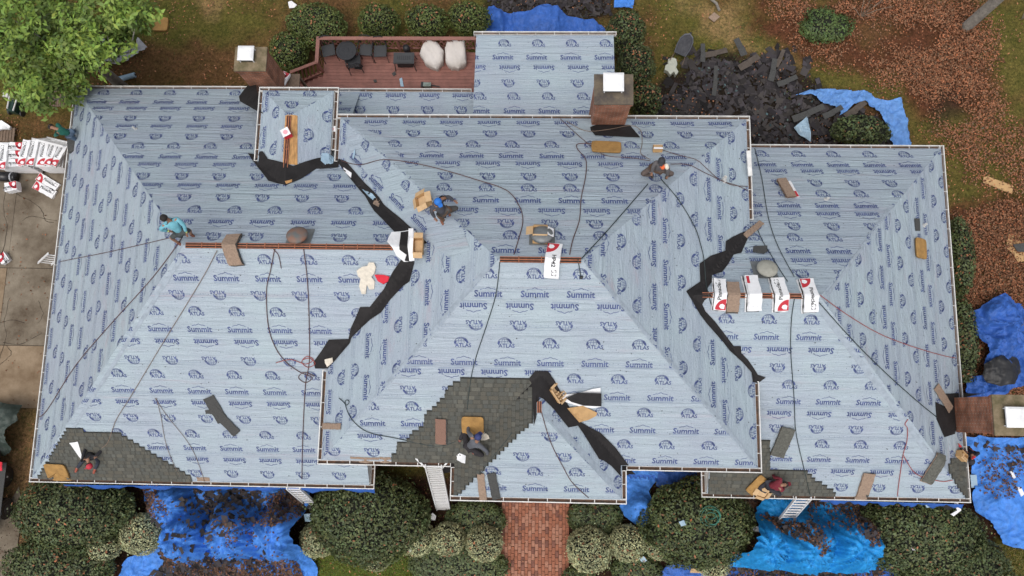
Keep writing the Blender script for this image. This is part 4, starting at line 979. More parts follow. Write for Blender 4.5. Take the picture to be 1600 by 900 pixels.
# ------------------------------------------------------------ GROUND
def W0(px,z=0.0): return [tuple(on_z(u,v,z)[:2]) for u,v in px]
CG={'brown':(.105,.066,.034),'olive':(.092,.096,.028),'straw':(.26,.19,.11),'leaf':(.085,.040,.024),'mulch':(.030,.017,.013),'lawn':(.085,.11,.018),'dark':(.022,.018,.017),'green':(.045,.06,.014),'tan':(.20,.14,.08)}  # 'leaf' soil darkened: shadow gaps between leaves put into its colour
REG=[
 ([(0,0),(420,0),(430,140),(110,140),(100,230),(0,230)],'olive',1.0,1.0),
 ([(100,80),(420,60),(420,140),(110,140)],'brown',.8,1.0),
 ([(0,180),(110,180),(110,225),(0,225)],'brown',.6,.9),
 ([(1020,0),(1240,0),(1260,140),(1010,140)],'olive',1.2,.8),
 ([(1140,60),(1260,90),(1250,150),(1150,110)],'straw',.9,.55),
 ([(1200,0),(1520,0),(1560,140),(1600,240),(1600,330),(1500,300),(1420,190),(1350,140),(1250,100),(1180,30)],'leaf',1.2,1.0),
 ([(1420,190),(1600,160),(1600,300),(1480,330)],'olive',.9,.8),
 ([(1530,0),(1640,0),(1640,200),(1570,140)],'olive',.8,.9),
 ([(1480,320),(1640,300),(1640,760),(1480,760)],'leaf',.8,1.0),
 ([(1240,100),(1400,120),(1440,200),(1340,150),(1250,140)],'olive',.8,.9),
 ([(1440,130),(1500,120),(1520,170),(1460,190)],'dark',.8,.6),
 ([(1350,20),(1400,40),(1380,80),(1330,60)],'brown',.8,.8),
 ([(1060,0),(1110,0),(1100,30),(1060,20)],'straw',.5,.5),
 ([(1095,5),(1160,10),(1150,60),(1090,50)],'straw',.6,.6),
 ([(310,0),(345,0),(340,30),(315,28)],'straw',.4,.7),
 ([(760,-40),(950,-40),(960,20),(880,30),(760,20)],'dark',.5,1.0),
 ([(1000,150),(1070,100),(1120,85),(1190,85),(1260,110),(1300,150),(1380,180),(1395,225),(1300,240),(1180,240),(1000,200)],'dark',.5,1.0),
 ([(-60,700),(60,700),(120,740),(1700,740),(1700,960),(-60,960)],'mulch',.6,1.0),
 ([(490,864),(650,860),(650,960),(490,960)],'lawn',.25,1.0),
 ([(1555,842),(1700,842),(1700,960),(1555,960)],'lawn',.3,.6),
 ([(-80,560),(90,560),(60,960),(-80,960)],'tan',.5,.8),
]
def axis(lo,hi,st,far=420):
    a=list(np.arange(lo,hi+st/2,st)); s=st; q=a[-1]; R=[]
    while q<far: s*=1.45; q+=s; R.append(q)
    s=st; q=a[0]; Lq=[]
    while q>-far: s*=1.45; q-=s; Lq.append(q)
    return np.array(Lq[::-1]+a+R)
ax_=axis(-24,23,.14); ay_=axis(-15,17,.14)
X,Y=np.meshgrid(ax_,ay_); sh=X.shape; Xf,Yf=X.ravel(),Y.ravel()
nz=fbm(Xf,Yf,.45,5); nz2=fbm(Xf+50,Yf,1.6,4)
base=np.array(CG['brown']); alt=np.array(CG['olive']); m=np.clip((nz-.42)*5,0,1)[:,None]
colr=base*(1-m)+alt*m
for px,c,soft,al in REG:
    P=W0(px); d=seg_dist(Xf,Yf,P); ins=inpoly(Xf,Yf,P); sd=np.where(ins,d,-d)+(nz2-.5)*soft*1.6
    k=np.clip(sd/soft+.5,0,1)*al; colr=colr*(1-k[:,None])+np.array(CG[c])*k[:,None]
Z=(fbm(Xf,Yf,.8,3)-.5)*.05-.03; Z[(abs(Xf)>26)|(abs(Yf)>19)]-=.0
ny,nx=sh; idx=np.arange(nx*ny).reshape(ny,nx); Fq=np.stack([idx[:-1,:-1],idx[:-1,1:],idx[1:,1:],idx[1:,:-1]],-1).reshape(-1,4)
M_GROUND=bpy.data.materials.new('soil_and_grass'); M_GROUND.use_nodes=True
t=M_GROUND.node_tree; b=t.nodes['Principled BSDF']; N=t.nodes.new; K=t.links.new
a=N('ShaderNodeAttribute'); a.attribute_name='ground'; geo=N('ShaderNodeNewGeometry')
def nz_(sc,lo,hi,p0=.3,p1=.7,det=6):
    n=N('ShaderNodeTexNoise'); n.inputs['Scale'].default_value=sc; n.inputs['Detail'].default_value=det; n.inputs['Roughness'].default_value=.7; K(geo.outputs['Position'],n.inputs['Vector']); r=N('ShaderNodeValToRGB'); K(n.outputs[0],r.inputs[0])
    r.color_ramp.elements[0].position=p0; r.color_ramp.elements[1].position=p1; r.color_ramp.elements[0].color=lo; r.color_ramp.elements[1].color=hi; return r.outputs[0],n.outputs[0]
c1,h1=nz_(9,(.38,.42,.38,1),(1.65,1.5,1.4,1)); c2,_=nz_(1.3,(.70,.78,.62,1),(1.3,1.15,1.25,1)); c3,h3=nz_(32,(.35,.4,.38,1),(1.7,1.55,1.35,1))
cur=a.outputs['Color']
for c in(c1,c2,c3):
    mx=N('ShaderNodeMix'); mx.data_type='RGBA'; mx.blend_type='MULTIPLY'; mx.inputs[0].default_value=1; K(cur,mx.inputs[6]); K(c,mx.inputs[7]); cur=mx.outputs[2]
K(cur,b.inputs['Base Color']); b.inputs['Roughness'].default_value=1; b.inputs['Specular IOR Level'].default_value=.15
bp=N('ShaderNodeBump'); bp.inputs['Distance'].default_value=.05; bp.inputs['Strength'].default_value=.8; K(h1,bp.inputs['Height']); K(bp.outputs[0],b.inputs['Normal'])
o=mesh('ground',np.stack([Xf,Yf,Z],1),Fq,M_GROUND,smooth=True,origin=(0,0,0)); props(o,'leaf strewn grass and soil round the house','ground',kind='structure')
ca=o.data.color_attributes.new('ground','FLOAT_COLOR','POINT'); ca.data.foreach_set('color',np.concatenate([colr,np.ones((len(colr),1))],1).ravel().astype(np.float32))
def tag_structure(o,l,c): return props(o,l,c,kind='structure')
# ------------------------------------------------------------ driveway slabs
M_CONC=mat('stained_concrete',(.25,.21,.155),rough=.9,c2=(.065,.043,.024),scale=.7,detail=10,bump=.3,bscale=20)
M_CONC2=mat('rusty_stained_concrete',(.33,.25,.165),rough=.9,c2=(.13,.082,.042),scale=.8,detail=10,bump=.3,bscale=20)
M_CRACK=mat('crack_dirt',(.035,.025,.018),rough=1)
drv=empty('driveway',(-20,-2,0),'cracked and stained concrete driveway at the left of the house','driveway',kind='structure')
yj=[on_z(40,v)[1] for v in(238,419,540,638)]; xj=[-27,on_z(14,400)[0],-16.4]
for i in range(3):
    for j in range(2):
        g=G(); jx=random.uniform(-.02,.02); g.prism([(xj[j]+.012+jx,yj[i+1]+.012),(xj[j+1]-.012+jx*.5,yj[i+1]+.012),(xj[j+1]-.012,yj[i]-.012),(xj[j]+.012,yj[i]-.012)],-.09,.012+random.uniform(0,.006))
        g.build('concrete_slab',M_CONC if i<1 or (i==1 and j) else M_CONC2,drv)
g=G(); g.prism([(xj[0],yj[3]),(xj[2],yj[3]),(xj[2],yj[0]),(xj[0],yj[0])],-.12,-.004); g.build('joint_dirt',M_CRACK,drv)
for px in([(22,300),(40,310),(55,318),(66,330),(72,345),(85,348)],[(35,345),(50,338),(70,342),(90,345)],[(10,300),(6,330),(12,360),(2,400)],[(16,465),(8,500),(10,530),(0,560)],[(5,535),(30,538),(50,530),(66,520)],[(10,540),(18,552),(10,562),(0,570)],[(0,505),(20,500),(40,505)],[(60,470),(68,490),(60,505)]):
    Q=catmull(W0(px),4); g=G(); V=[]
    for i,(x,y) in enumerate(Q):
        d=(Q[min(i+1,len(Q)-1)][0]-Q[max(i-1,0)][0],Q[min(i+1,len(Q)-1)][1]-Q[max(i-1,0)][1]); l=math.hypot(*d) or 1; w_=random.uniform(.004,.012); jx=random.uniform(-.03,.03)
        V+=[(x-d[1]/l*w_+jx,y+d[0]/l*w_,.022),(x+d[1]/l*w_+jx,y-d[0]/l*w_,.022)]
    g.add(V,[(2*i,2*i+1,2*i+3,2*i+2) for i in range(len(Q)-1)]); g.build('crack',M_CRACK,drv)
cp=empty('concrete_path',(-20,-9,0),'pale concrete strip at the lower left corner','path',kind='structure')
g=G(); g.prism(W0([(-60,1000),(-60,880),(0,812),(30,760),(35,800),(28,850),(42,905),(40,1000)]),-.09,.02); g.build('concrete_slab',M_CONC,cp)
# ------------------------------------------------------------ brick path
path=empty('brick_path',(.3,-8,0),'red brick path leading up to the front gable','path',kind='structure')
pa_,pb_=on_z(783,840)[0],on_z(889,840)[0]; y_top=on_z(836,740)[1]; y_bot=on_z(836,912)[1]
g=G(); g.prism([(pa_,y_bot-6),(pb_,y_bot-6),(pb_,y_top),(pa_,y_top)],-.08,-.0); g.build('sand_bed',mat('brick_joint_sand',(.07,.045,.035),rough=1),path)
MB=[mat('path_brick_red',(.30,.115,.065),rough=.9,var=.25,scale=9,bump=.3),mat('path_brick_dark',(.19,.08,.055),rough=.9,var=.3,scale=9,bump=.3),mat('path_brick_pale',(.36,.17,.11),rough=.9,var=.2,scale=9,bump=.3)]
BM=[]
for m_ in MB:
    g=G(); q=.006; x,y=.0575,.115
    g.add([(-x,-y,0),(x,-y,0),(x,y,0),(-x,y,0),(-x,-y,.05),(x,-y,.05),(x,y,.05),(-x,y,.05),(-x+q,-y+q,.056),(x-q,-y+q,.056),(x-q,y-q,.056),(-x+q,y-q,.056)],[(0,1,5,4),(1,2,6,5),(2,3,7,6),(3,0,4,7),(4,5,9,8),(5,6,10,9),(6,7,11,10),(7,4,8,11),(8,9,10,11)])
    o=g.build('brick',m_); BM.append(o.data); bpy.data.objects.remove(o)
cw,ch=.126,.243; nc=int((pb_-pa_)/cw); cw=(pb_-pa_)/nc; cnt=0
g2=G()
for i in range(nc):
    y=y_top-(ch/2 if i%2 else 0)
    while y>y_bot-4:
        y-=ch
        c=(pa_+cw*(i+.5),y,-.02+random.uniform(-.003,.006))
        if y>y_bot-.2 and cnt<300:
            o=bpy.data.objects.new('brick',random.choice([BM[0],BM[0],BM[1],BM[2]])); o.location=c; o.rotation_euler=(random.uniform(-.02,.02),random.uniform(-.02,.02),random.uniform(-.02,.02)); COL.objects.link(o); o.parent=path; o.matrix_parent_inverse=parent_inv(path); cnt+=1
        else: g2.box((c[0],c[1],c[2]+.028),(.115,.23,.056))
props(g2.build('brick_paving',MB[0],path),kind='stuff'); print('bricks',cnt)
# ------------------------------------------------------------ foliage tools
def leafmesh(name,C,Nn,size,mats,parent=None,tone=None,asp=.55,fold=.25,mi=None,origin=None,flat=None):
    """diamond shaped leaves: centres C (n,3), facing normals Nn"""
    n=len(C); r=rng.normal(size=(n,3)); Nn=Nn/np.linalg.norm(Nn,axis=1,keepdims=True); a=np.cross(Nn,r); a/=np.linalg.norm(a,axis=1,keepdims=True); b=np.cross(Nn,a)
    s=(size*rng.uniform(.6,1.3,n))[:,None]
    V=np.stack([C-a*s,C-b*s*asp+Nn*s*fold,C+a*s,C+b*s*asp+Nn*s*fold],1).reshape(-1,3); F=np.arange(4*n).reshape(-1,4)
    return mesh(name,V,F,mats,parent,tone=tone,mi=mi,origin=origin)
def leaf_mat(name,c,rough=.55,spec=.4,trans=.0):
    return mat(name,c,rough=rough,tone=True,spec=spec)
M_LDARK=leaf_mat('dark_holly_leaf',(.080,.102,.036)); M_LGREEN=leaf_mat('green_shrub_leaf',(.105,.135,.035)); M_LPALE=leaf_mat('pale_variegated_leaf',(.43,.44,.24),rough=.7); M_LTREE=leaf_mat('bright_tree_leaf',(.150,.225,.034))
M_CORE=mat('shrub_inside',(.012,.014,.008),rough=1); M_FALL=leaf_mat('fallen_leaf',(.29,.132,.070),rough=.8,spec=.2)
M_BARK=mat('grey_bark',(.22,.20,.17),rough=.95,var=.3,scale=7,bump=.6); M_TWIG=mat('brown_twig',(.07,.045,.03),rough=.95)
def rtones(n,lo=.6,hi=1.35,warm=.0,hue=.1):
    k=rng.uniform(lo,hi,n)[:,None]; h=rng.normal(0,hue,(n,1)); return k*np.concatenate([1+h+warm,np.ones((n,1)),1-h*.5],1)
def shrub(u,v,rx,ry,h,m,label,n=None,leaf=.05,group=None,cat='shrub',fallen=0,lump=.16,z0=0,tl=(.55,1.4),hue=.1,f=2.2):
    c=on_z(u,v,h*.55); k=FPX/(CAM[2]-h*.55); ax,ay=rx/k,ry/k; hz=h*.55
    t=empty('shrub',(c[0],c[1],z0),label,cat,group)
    n=n or int(3.0*PI*ax*ay/(leaf*leaf*1.1)); n=min(n,24000)
    d=rng.normal(size=(int(n),3)); d[:,2]=abs(d[:,2])*1.1-.35; d/=np.linalg.norm(d,axis=1,keepdims=True)
    ph=rng.uniform(0,50); th=np.arctan2(d[:,1],d[:,0]); 
    bump=1+lump*(fbm(d[:,0]*f+ph,d[:,1]*f+d[:,2]*f+ph,1.0,3)-.5)*2
    bump=bump*(1+.10*(fbm(d[:,0]*6+ph,d[:,1]*6+d[:,2]*6,1.0,2)-.5)); r=bump*(1-rng.exponential(.06,len(d)))*(1+.05*rng.exponential(1,len(d))*(rng.random(len(d))<.08)); S=np.array([ax,ay,hz]); P=d*S*r[:,None]+np.array([c[0],c[1],hz])
    P[:,2]=np.maximum(P[:,2],.03)
    Nn=d/S*S.mean()+rng.normal(0,.55,(len(d),3)); Nn[:,2]=abs(Nn[:,2])
    clump=fbm(P[:,0]+9,P[:,1]+P[:,2],3.2,3); tn=rtones(len(P),*tl,hue=hue)*(.55+.9*clump)[:,None]
    leafmesh('crown',P,Nn,leaf,m,t,tone=tn)
    # solid near-black core: shade inside the crown put into its colour
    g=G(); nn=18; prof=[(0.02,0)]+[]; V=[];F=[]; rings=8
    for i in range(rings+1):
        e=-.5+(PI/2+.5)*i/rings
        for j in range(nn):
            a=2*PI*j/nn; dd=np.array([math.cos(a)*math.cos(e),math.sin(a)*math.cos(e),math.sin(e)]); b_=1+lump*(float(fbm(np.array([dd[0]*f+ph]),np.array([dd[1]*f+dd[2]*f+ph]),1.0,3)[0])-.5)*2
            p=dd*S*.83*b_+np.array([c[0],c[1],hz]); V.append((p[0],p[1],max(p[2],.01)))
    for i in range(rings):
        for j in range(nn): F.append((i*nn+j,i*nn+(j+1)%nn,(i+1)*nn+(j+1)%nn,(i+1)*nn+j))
    mesh('dark_core',V,F,M_CORE,t)
    if fallen:
        q=rng.normal(size=(fallen,3)); q[:,2]=abs(q[:,2])+.8; q/=np.linalg.norm(q,axis=1,keepdims=True); q[:,:2]+=rng.normal(0,.12,(fallen,2)); P=q*S*1.03+np.array([c[0],c[1],hz]); 
        props(leafmesh('fallen_leaves',P,q+rng.normal(0,.3,q.shape),.055,M_FALL,t,tone=rtones(fallen,.4,1.25,hue=.12)),kind='stuff')
    return t
GB='big dark shrubs along the front'; GP='round pale clipped shrubs along the front'
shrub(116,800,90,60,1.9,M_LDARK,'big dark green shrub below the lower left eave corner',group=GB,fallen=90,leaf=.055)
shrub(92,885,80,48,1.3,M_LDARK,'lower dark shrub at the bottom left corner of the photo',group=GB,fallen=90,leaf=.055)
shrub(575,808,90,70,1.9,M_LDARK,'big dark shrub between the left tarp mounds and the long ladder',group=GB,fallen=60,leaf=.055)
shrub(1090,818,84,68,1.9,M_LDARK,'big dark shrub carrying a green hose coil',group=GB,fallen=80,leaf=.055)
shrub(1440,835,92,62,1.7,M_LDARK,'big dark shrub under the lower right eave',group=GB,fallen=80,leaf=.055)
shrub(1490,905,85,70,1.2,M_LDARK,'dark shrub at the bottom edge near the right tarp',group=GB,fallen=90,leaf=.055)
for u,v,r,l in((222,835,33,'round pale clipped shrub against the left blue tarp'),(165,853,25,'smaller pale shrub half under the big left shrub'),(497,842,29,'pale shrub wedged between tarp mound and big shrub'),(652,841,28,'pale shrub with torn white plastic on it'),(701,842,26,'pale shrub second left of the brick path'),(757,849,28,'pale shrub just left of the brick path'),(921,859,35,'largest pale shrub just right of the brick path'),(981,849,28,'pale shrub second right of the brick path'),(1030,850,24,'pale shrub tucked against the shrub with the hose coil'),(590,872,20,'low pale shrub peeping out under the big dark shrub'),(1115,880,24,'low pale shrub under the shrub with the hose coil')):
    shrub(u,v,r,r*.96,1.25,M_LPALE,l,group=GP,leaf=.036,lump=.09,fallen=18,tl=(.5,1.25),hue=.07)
GT='leafy shrubs round the back deck'
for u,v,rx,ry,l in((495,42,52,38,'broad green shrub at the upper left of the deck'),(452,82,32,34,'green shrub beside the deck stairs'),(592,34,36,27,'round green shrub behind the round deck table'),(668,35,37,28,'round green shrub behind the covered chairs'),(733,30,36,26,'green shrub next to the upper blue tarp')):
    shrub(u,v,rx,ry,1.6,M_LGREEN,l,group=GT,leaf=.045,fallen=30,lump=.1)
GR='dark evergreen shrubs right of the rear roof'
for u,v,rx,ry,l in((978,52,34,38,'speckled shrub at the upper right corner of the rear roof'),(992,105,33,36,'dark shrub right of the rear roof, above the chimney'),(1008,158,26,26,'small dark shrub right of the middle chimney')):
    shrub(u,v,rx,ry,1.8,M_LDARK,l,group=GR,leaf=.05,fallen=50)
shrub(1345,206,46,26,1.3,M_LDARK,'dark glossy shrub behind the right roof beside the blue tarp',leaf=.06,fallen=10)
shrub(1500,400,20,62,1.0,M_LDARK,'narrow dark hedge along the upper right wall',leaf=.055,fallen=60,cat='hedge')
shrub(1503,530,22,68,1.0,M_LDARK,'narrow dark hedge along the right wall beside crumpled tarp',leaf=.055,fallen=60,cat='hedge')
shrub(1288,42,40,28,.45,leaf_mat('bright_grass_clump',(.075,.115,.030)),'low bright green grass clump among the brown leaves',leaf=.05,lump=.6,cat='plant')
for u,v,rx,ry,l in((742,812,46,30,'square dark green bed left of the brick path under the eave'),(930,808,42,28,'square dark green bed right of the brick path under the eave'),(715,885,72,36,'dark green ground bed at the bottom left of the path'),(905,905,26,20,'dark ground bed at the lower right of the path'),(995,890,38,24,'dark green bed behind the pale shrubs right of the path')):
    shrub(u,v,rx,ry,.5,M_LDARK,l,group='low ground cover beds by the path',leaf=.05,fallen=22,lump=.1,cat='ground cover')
# the broadleaf tree at the upper left: trunk, limbs, tiered leaf sprays
def tree(u,v,h,label,base=None):
    c=on_z(u,v,h*.7); t=empty('broadleaf_tree',(c[0],c[1],0),label,'tree')
    g=G(); top=Vector((c[0]+.1,c[1]-.1,h*.5)); g.tube([(c[0],c[1],0),(c[0]+.1,c[1],h*.3),top],[.24,.18,.05],10); 
    cs=[]
    cl=[(60,40,70),(150,40,60),(40,110,50),(92,108,46),(60,60,60),(200,30,30),(190,50,20),(100,135,24),(55,140,28),(20,95,38),(125,75,46),(90,60,60),(5,20,50),(100,0,60),(200,0,40),(-40,60,60),(-30,0,60),(155,60,30),(45,150,18),(212,10,20)]
    for (a,b_,r) in cl:
        z=h*random.uniform(.5,.98); q=on_z(a,b_,z); rr=r/(FPX/(CAM[2]-z))
        for _ in range(max(10,int(rr*rr*20))):
            th=random.uniform(0,2*PI); d=rr*math.sqrt(random.random()); cs.append((q[0]+d*math.cos(th),q[1]+d*math.sin(th),z+random.uniform(-.6,.45)))
        g.tube([tuple(top*.6+Vector((c[0],c[1],h*.35))*.4),((top[0]+q[0])/2,(top[1]+q[1])/2,h*.45),tuple(q-np.array([0,0,.7]))],[.06,.035,.012],6)
    g.build('trunk',M_BARK,t,smooth=True)
    P=[];N_=[];T=[]
    for x,y,z in cs:
        k=rng.uniform(.5,1.5); n=34; a=rng.uniform(0,2*PI,n); d=rng.uniform(.06,.36,n); P.append(np.stack([x+d*np.cos(a),y+d*np.sin(a),z-d*.35+rng.normal(0,.05,n)],1)); N_.append(np.stack([np.cos(a)*.6,np.sin(a)*.6,np.ones(n)],1)+rng.normal(0,.35,(n,3))); T.append(np.full(n,k))
    P=np.concatenate(P);N_=np.concatenate(N_);T=np.concatenate(T)
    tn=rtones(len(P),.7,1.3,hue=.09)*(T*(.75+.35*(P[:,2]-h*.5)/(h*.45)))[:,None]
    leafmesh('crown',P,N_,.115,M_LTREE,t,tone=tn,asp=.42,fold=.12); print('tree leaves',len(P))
tree(95,60,6.5,'bright green broadleaf tree spreading over the upper left corner')
# leaning pale trunk at the upper right: a tall bare tree standing beyond the leaf bed
P0=on_z(1508,42,0); t=empty('bare_tree',P0,'tall bare tree with pale trunk at the upper right corner','tree')
g=G(); g.tube([P0-np.array([0,0,.2]),P0+np.array([.05,0,.2]),P0+np.array([.12,.05,5]),P0+np.array([.3,.3,11])],[.30,.22,.19,.10],12); g.build('trunk',M_BARK,t,smooth=True)
g=G()
for i in range(16):
    z=random.uniform(5,11); a=random.uniform(0,2*PI); L=random.uniform(1,3); s_=P0+np.array([.15,.1,z]); q=s_+np.array([math.cos(a)*L,math.sin(a)*L,L*.8]); g.tube([s_,(s_+q)/2+np.array([0,0,-.1]),q],[.05,.03,.01],5)
g.build('branch',M_BARK,t)
def twigs(u,v,label,n=9,L=1.2):
    P=on_z(u,v); t=empty('bare_sapling',P,label,'sapling'); 
    g=G()
    for i in range(n):
        a=random.uniform(0,2*PI); q=P+np.array([math.cos(a)*random.uniform(.2,.7)*L,math.sin(a)*random.uniform(.2,.7)*L,random.uniform(.7,1.4)*L]); g.tube([P+np.array([0,0,-.05]),(P+q)/2+np.array([random.uniform(-.1,.1),0,.1]),q],[.014,.010,.004],5)
    g.build('branch',mat('pale_twig',(.30,.25,.19),rough=.9),t)
twigs(1590,515,'bare pale sapling in front of the crumpled blue tarp'); twigs(1345,25,'bare twigs standing in the leaf bed',8,1.4); twigs(1597,30,'thin bare sapling at the upper right edge',6,1.6)
# ------------------------------------------------------------ leaf litter and grass tufts
def scatter(name,px,n,size,mats,label,cat,z=.0,tl=(.6,1.6),hue=.12,asp=.6,thr=None,freq=.6,up=1.0,parent=None,hf=None,excl=None,kind='stuff',jz=.03,fade=0):
    P=W0(px); xs=[p[0] for p in P]; ys=[p[1] for p in P]; x=rng.uniform(min(xs),max(xs),n); y=rng.uniform(min(ys),max(ys),n); k=inpoly(x,y,P)
    if thr is not None: k&=fbm(x,y,freq,4)+rng.normal(0,.085,n)>thr
    if fade: k&=(seg_dist(x,y,P)/fade+(fbm(x+7,y,.9,3)-.5)*1.6)>rng.random(n)
    for e in (excl or []): k&=~inpoly(x,y,e)
    x,y=x[k],y[k]; z_=(hf(x,y) if hf is not None else np.zeros(len(x)))+z+rng.uniform(0,jz,len(x))
    Nn=np.stack([rng.normal(0,.35,len(x)),rng.normal(0,.35,len(x)),np.full(len(x),up)],1)
    o=leafmesh(name,np.stack([x,y,z_],1),Nn,size,mats,parent,tone=rtones(len(x),*tl,hue=hue),asp=asp)
    return props(o,label,cat,kind=kind) if parent is None else props(o,kind=kind)
ALL=[(-60,-60),(1700,-60),(1700,960),(-60,960)]
DRV=W0([(-80,232),(110,232),(70,640),(-80,640)]); PTH=[(pa_,y_bot-8),(pb_,y_bot-8),(pb_,y_top),(pa_,y_top)]
scatter('fallen_leaves',ALL,36000,.04,M_FALL,'brown leaves scattered thinly all over the ground','leaves',tl=(.35,1.9),thr=.56,excl=[DRV,PTH],z=.01)
LB=[(1190,-40),(1560,-40),(1580,140),(1640,250),(1640,330),(1500,300),(1420,200),(1350,140),(1250,100),(1180,30)]
scatter('leaf_bed',LB,80000,.042,M_FALL,'dense bed of reddish brown leaves at the upper right','leaves',z=.02,tl=(.25,1.35),hue=.14,thr=.40,jz=.08,fade=1.3)
scatter('leaf_bed',[(1478,325),(1640,300),(1640,770),(1478,770)],34000,.042,M_FALL,'reddish brown leaves on the ground along the right wall','leaves',z=.02,tl=(.2,1.2),hue=.13,jz=.08,fade=.5)
M_GRASS=leaf_mat('grass_blade',(.085,.095,.022),rough=.9)
scatter('grass',ALL,90000,.05,M_GRASS,'thin olive grass over the yard','grass',thr=.5,freq=.45,excl=[DRV,PTH,W0(LB)],asp=.22,up=.8,tl=(.5,1.3),hue=.2)
scatter('lawn_grass',[(490,864),(660,858),(660,960),(490,960)],16000,.05,leaf_mat('lawn_blade',(.12,.155,.025),rough=.9),'bright lawn patch at the bottom left of centre','grass',asp=.2,up=.7,tl=(.6,1.3),hue=.15)
scatter('lawn_grass',[(1556,850),(1660,850),(1660,960),(1556,960)],5000,.05,leaf_mat('dry_lawn_blade',(.13,.11,.03),rough=.9),'dry lawn patch at the bottom right corner','grass',asp=.2,up=.7)
scatter('mulch_chips',[(-60,745),(1520,745),(1520,960),(-60,960)],26000,.03,leaf_mat('mulch_chip',(.055,.028,.02),rough=1),'dark red mulch of the front beds','mulch',asp=.4,excl=[PTH],tl=(.4,1.6))
scatter('fallen_leaves',[(-10,240),(95,240),(60,640),(-10,640)],160,.04,M_FALL,'few dry leaves on the driveway','leaves',z=.03,tl=(.3,1.1))
scatter('fallen_leaves',[(783,780),(889,780),(889,912),(783,912)],70,.04,M_FALL,'few leaves on the brick path','leaves',z=.05,tl=(.5,1.4))
# ------------------------------------------------------------ tarps
def grid_in(P,res):
    P=np.array(P); x0,y0=P.min(0)-res; x1,y1=P.max(0)+res; xs=np.arange(x0,x1,res); ys=np.arange(y0,y1,res)
    X,Y=np.meshgrid(xs,ys); ny,nx=X.shape; X=X.ravel().copy();Y=Y.ravel().copy(); ins=inpoly(X,Y,P)
    idx=np.arange(nx*ny).reshape(ny,nx); Fq=np.stack([idx[:-1,:-1],idx[:-1,1:],idx[1:,1:],idx[1:,:-1]],-1).reshape(-1,4)
    Fq=Fq[ins[Fq].sum(1)>=1]
    out=np.where(~ins)[0]; used=np.unique(Fq); out=np.intersect1d(out,used)
    bx,by=X[out].copy(),Y[out].copy(); best=np.full(len(out),1e9); qx,qy=bx.copy(),by.copy(); n=len(P)
    for i in range(n):
        a=P[i];b=P[(i+1)%n]; l=((b-a)**2).sum()+1e-12; t=np.clip(((bx-a[0])*(b[0]-a[0])+(by-a[1])*(b[1]-a[1]))/l,0,1); px_=a[0]+t*(b[0]-a[0]); py_=a[1]+t*(b[1]-a[1]); d=np.hypot(bx-px_,by-py_); m=d<best
        best[m]=d[m]; qx[m]=px_[m]; qy[m]=py_[m]
    X[out]=qx;Y[out]=qy
    rm=np.full(len(X),-1); rm[used]=np.arange(len(used)); return X[used],Y[used],rm[Fq]
def ridged(x,y,f,o=3):
    s=0;a=1;n=0
    for i in range(o):
        s=s+a*(1-np.abs(2*vnoise(x*f+31*i,y*f+7*i)-1)); n+=a; a*=.5; f*=2.1
    return s/n
def tarp_mat(name,c):
    return mat(name,c,rough=.55,var=.2,scale=4.5,detail=8,bump=1.6,bscale=9,spec=.3)
M_T1=tarp_mat('blue_tarp',(.065,.23,.66)); M_T2=tarp_mat('azure_tarp',(.018,.26,.62)); M_T3=tarp_mat('deep_blue_tarp',(.038,.12,.42)); M_T5=tarp_mat('faded_blue_tarp',(.12,.27,.58))
TZ={}
def tarp(px,m,label,mounds=(),amp=.06,fr=1.6,res=.055,z=.06,folds=None,group='blue tarps over the beds',seed=0,pleat=.05,name='tarp',cat='tarp',rag=.05,zr=0.0,hollow=0):
    P=W0(px,zr); Q=[]
    for i in range(len(P)):
        a,b=P[i],P[(i+1)%len(P)]; L=math.hypot(b[0]-a[0],b[1]-a[1]); n=max(1,int(L/.3))
        for j in range(n): Q.append((a[0]+(b[0]-a[0])*j/n+random.uniform(-rag,rag),a[1]+(b[1]-a[1])*j/n+random.uniform(-rag,rag)))
    MD=[(*on_z(u,v,h*.7)[:2],r/(FPX/(CAM[2]-h*.6)),h) for u,v,r,h in mounds]
    fa=math.radians(folds if folds is not None else 30); ca,sa=math.cos(fa),math.sin(fa)
    def hf(x,y):
        x=np.asarray(x,float);y=np.asarray(y,float); wob=(fbm(x+seed,y,.9,3)-.5)*1.2
        s=(x*ca+y*sa)+wob; t=(-x*sa+y*ca)+wob*.5
        h=z+amp*(ridged(s*1.0,t*.28,fr,3)**2.2)+amp*.6*ridged(x+seed,y,fr*.8,3)**2
        h=h+.11*ridged(x*1.2+seed+wob,y*1.2+s*.4,2.6,3)**3+.05*ridged(x+seed*3,y-s*.3,6.5,2)**2.5+.5*amp*ridged(s*1.6,t*.5,fr*2.1,2)**3
        top=np.zeros_like(h)
        for mx_,my_,r,hh in MD:
            d=np.hypot(x-mx_,y-my_)/r; a=np.arctan2(y-my_,x-mx_); b_=hh*(1+.16*(fbm(x*1.9+mx_,y*1.9,1,3)-.5)*2)*np.exp(-(d**3.6)*.9)
            b_=b_+pleat*np.clip(1.5-abs(d-1.0)*1.4,0,1)*(ridged(a*2.6+seed+mx_,d*.5,1.6,3)**1.5)*hh
            top=np.maximum(top,b_)
        return h+top+zr
    X,Y,F=grid_in(Q,res); V=np.stack([X,Y,hf(X,Y)],1); o=mesh(name,V,F,m,smooth=True); props(o,label,cat,group)
    return hf,o
h1,_=tarp([(186,905),(205,868),(262,845),(245,806),(226,764),(230,735),(480,735),(492,780),(482,815),(484,850),(498,885),(494,905)],M_T1,'long blue tarp over four bulging shrubs at the lower left',
  [(268,788,32,1.4),(290,840,34,1.9),(364,834,39,2.1),(436,837,38,2.0),(330,765,26,.6),(410,770,30,.7),(470,792,22,.6)],amp=.12,fr=2.4,res=.045,folds=25,pleat=.34)
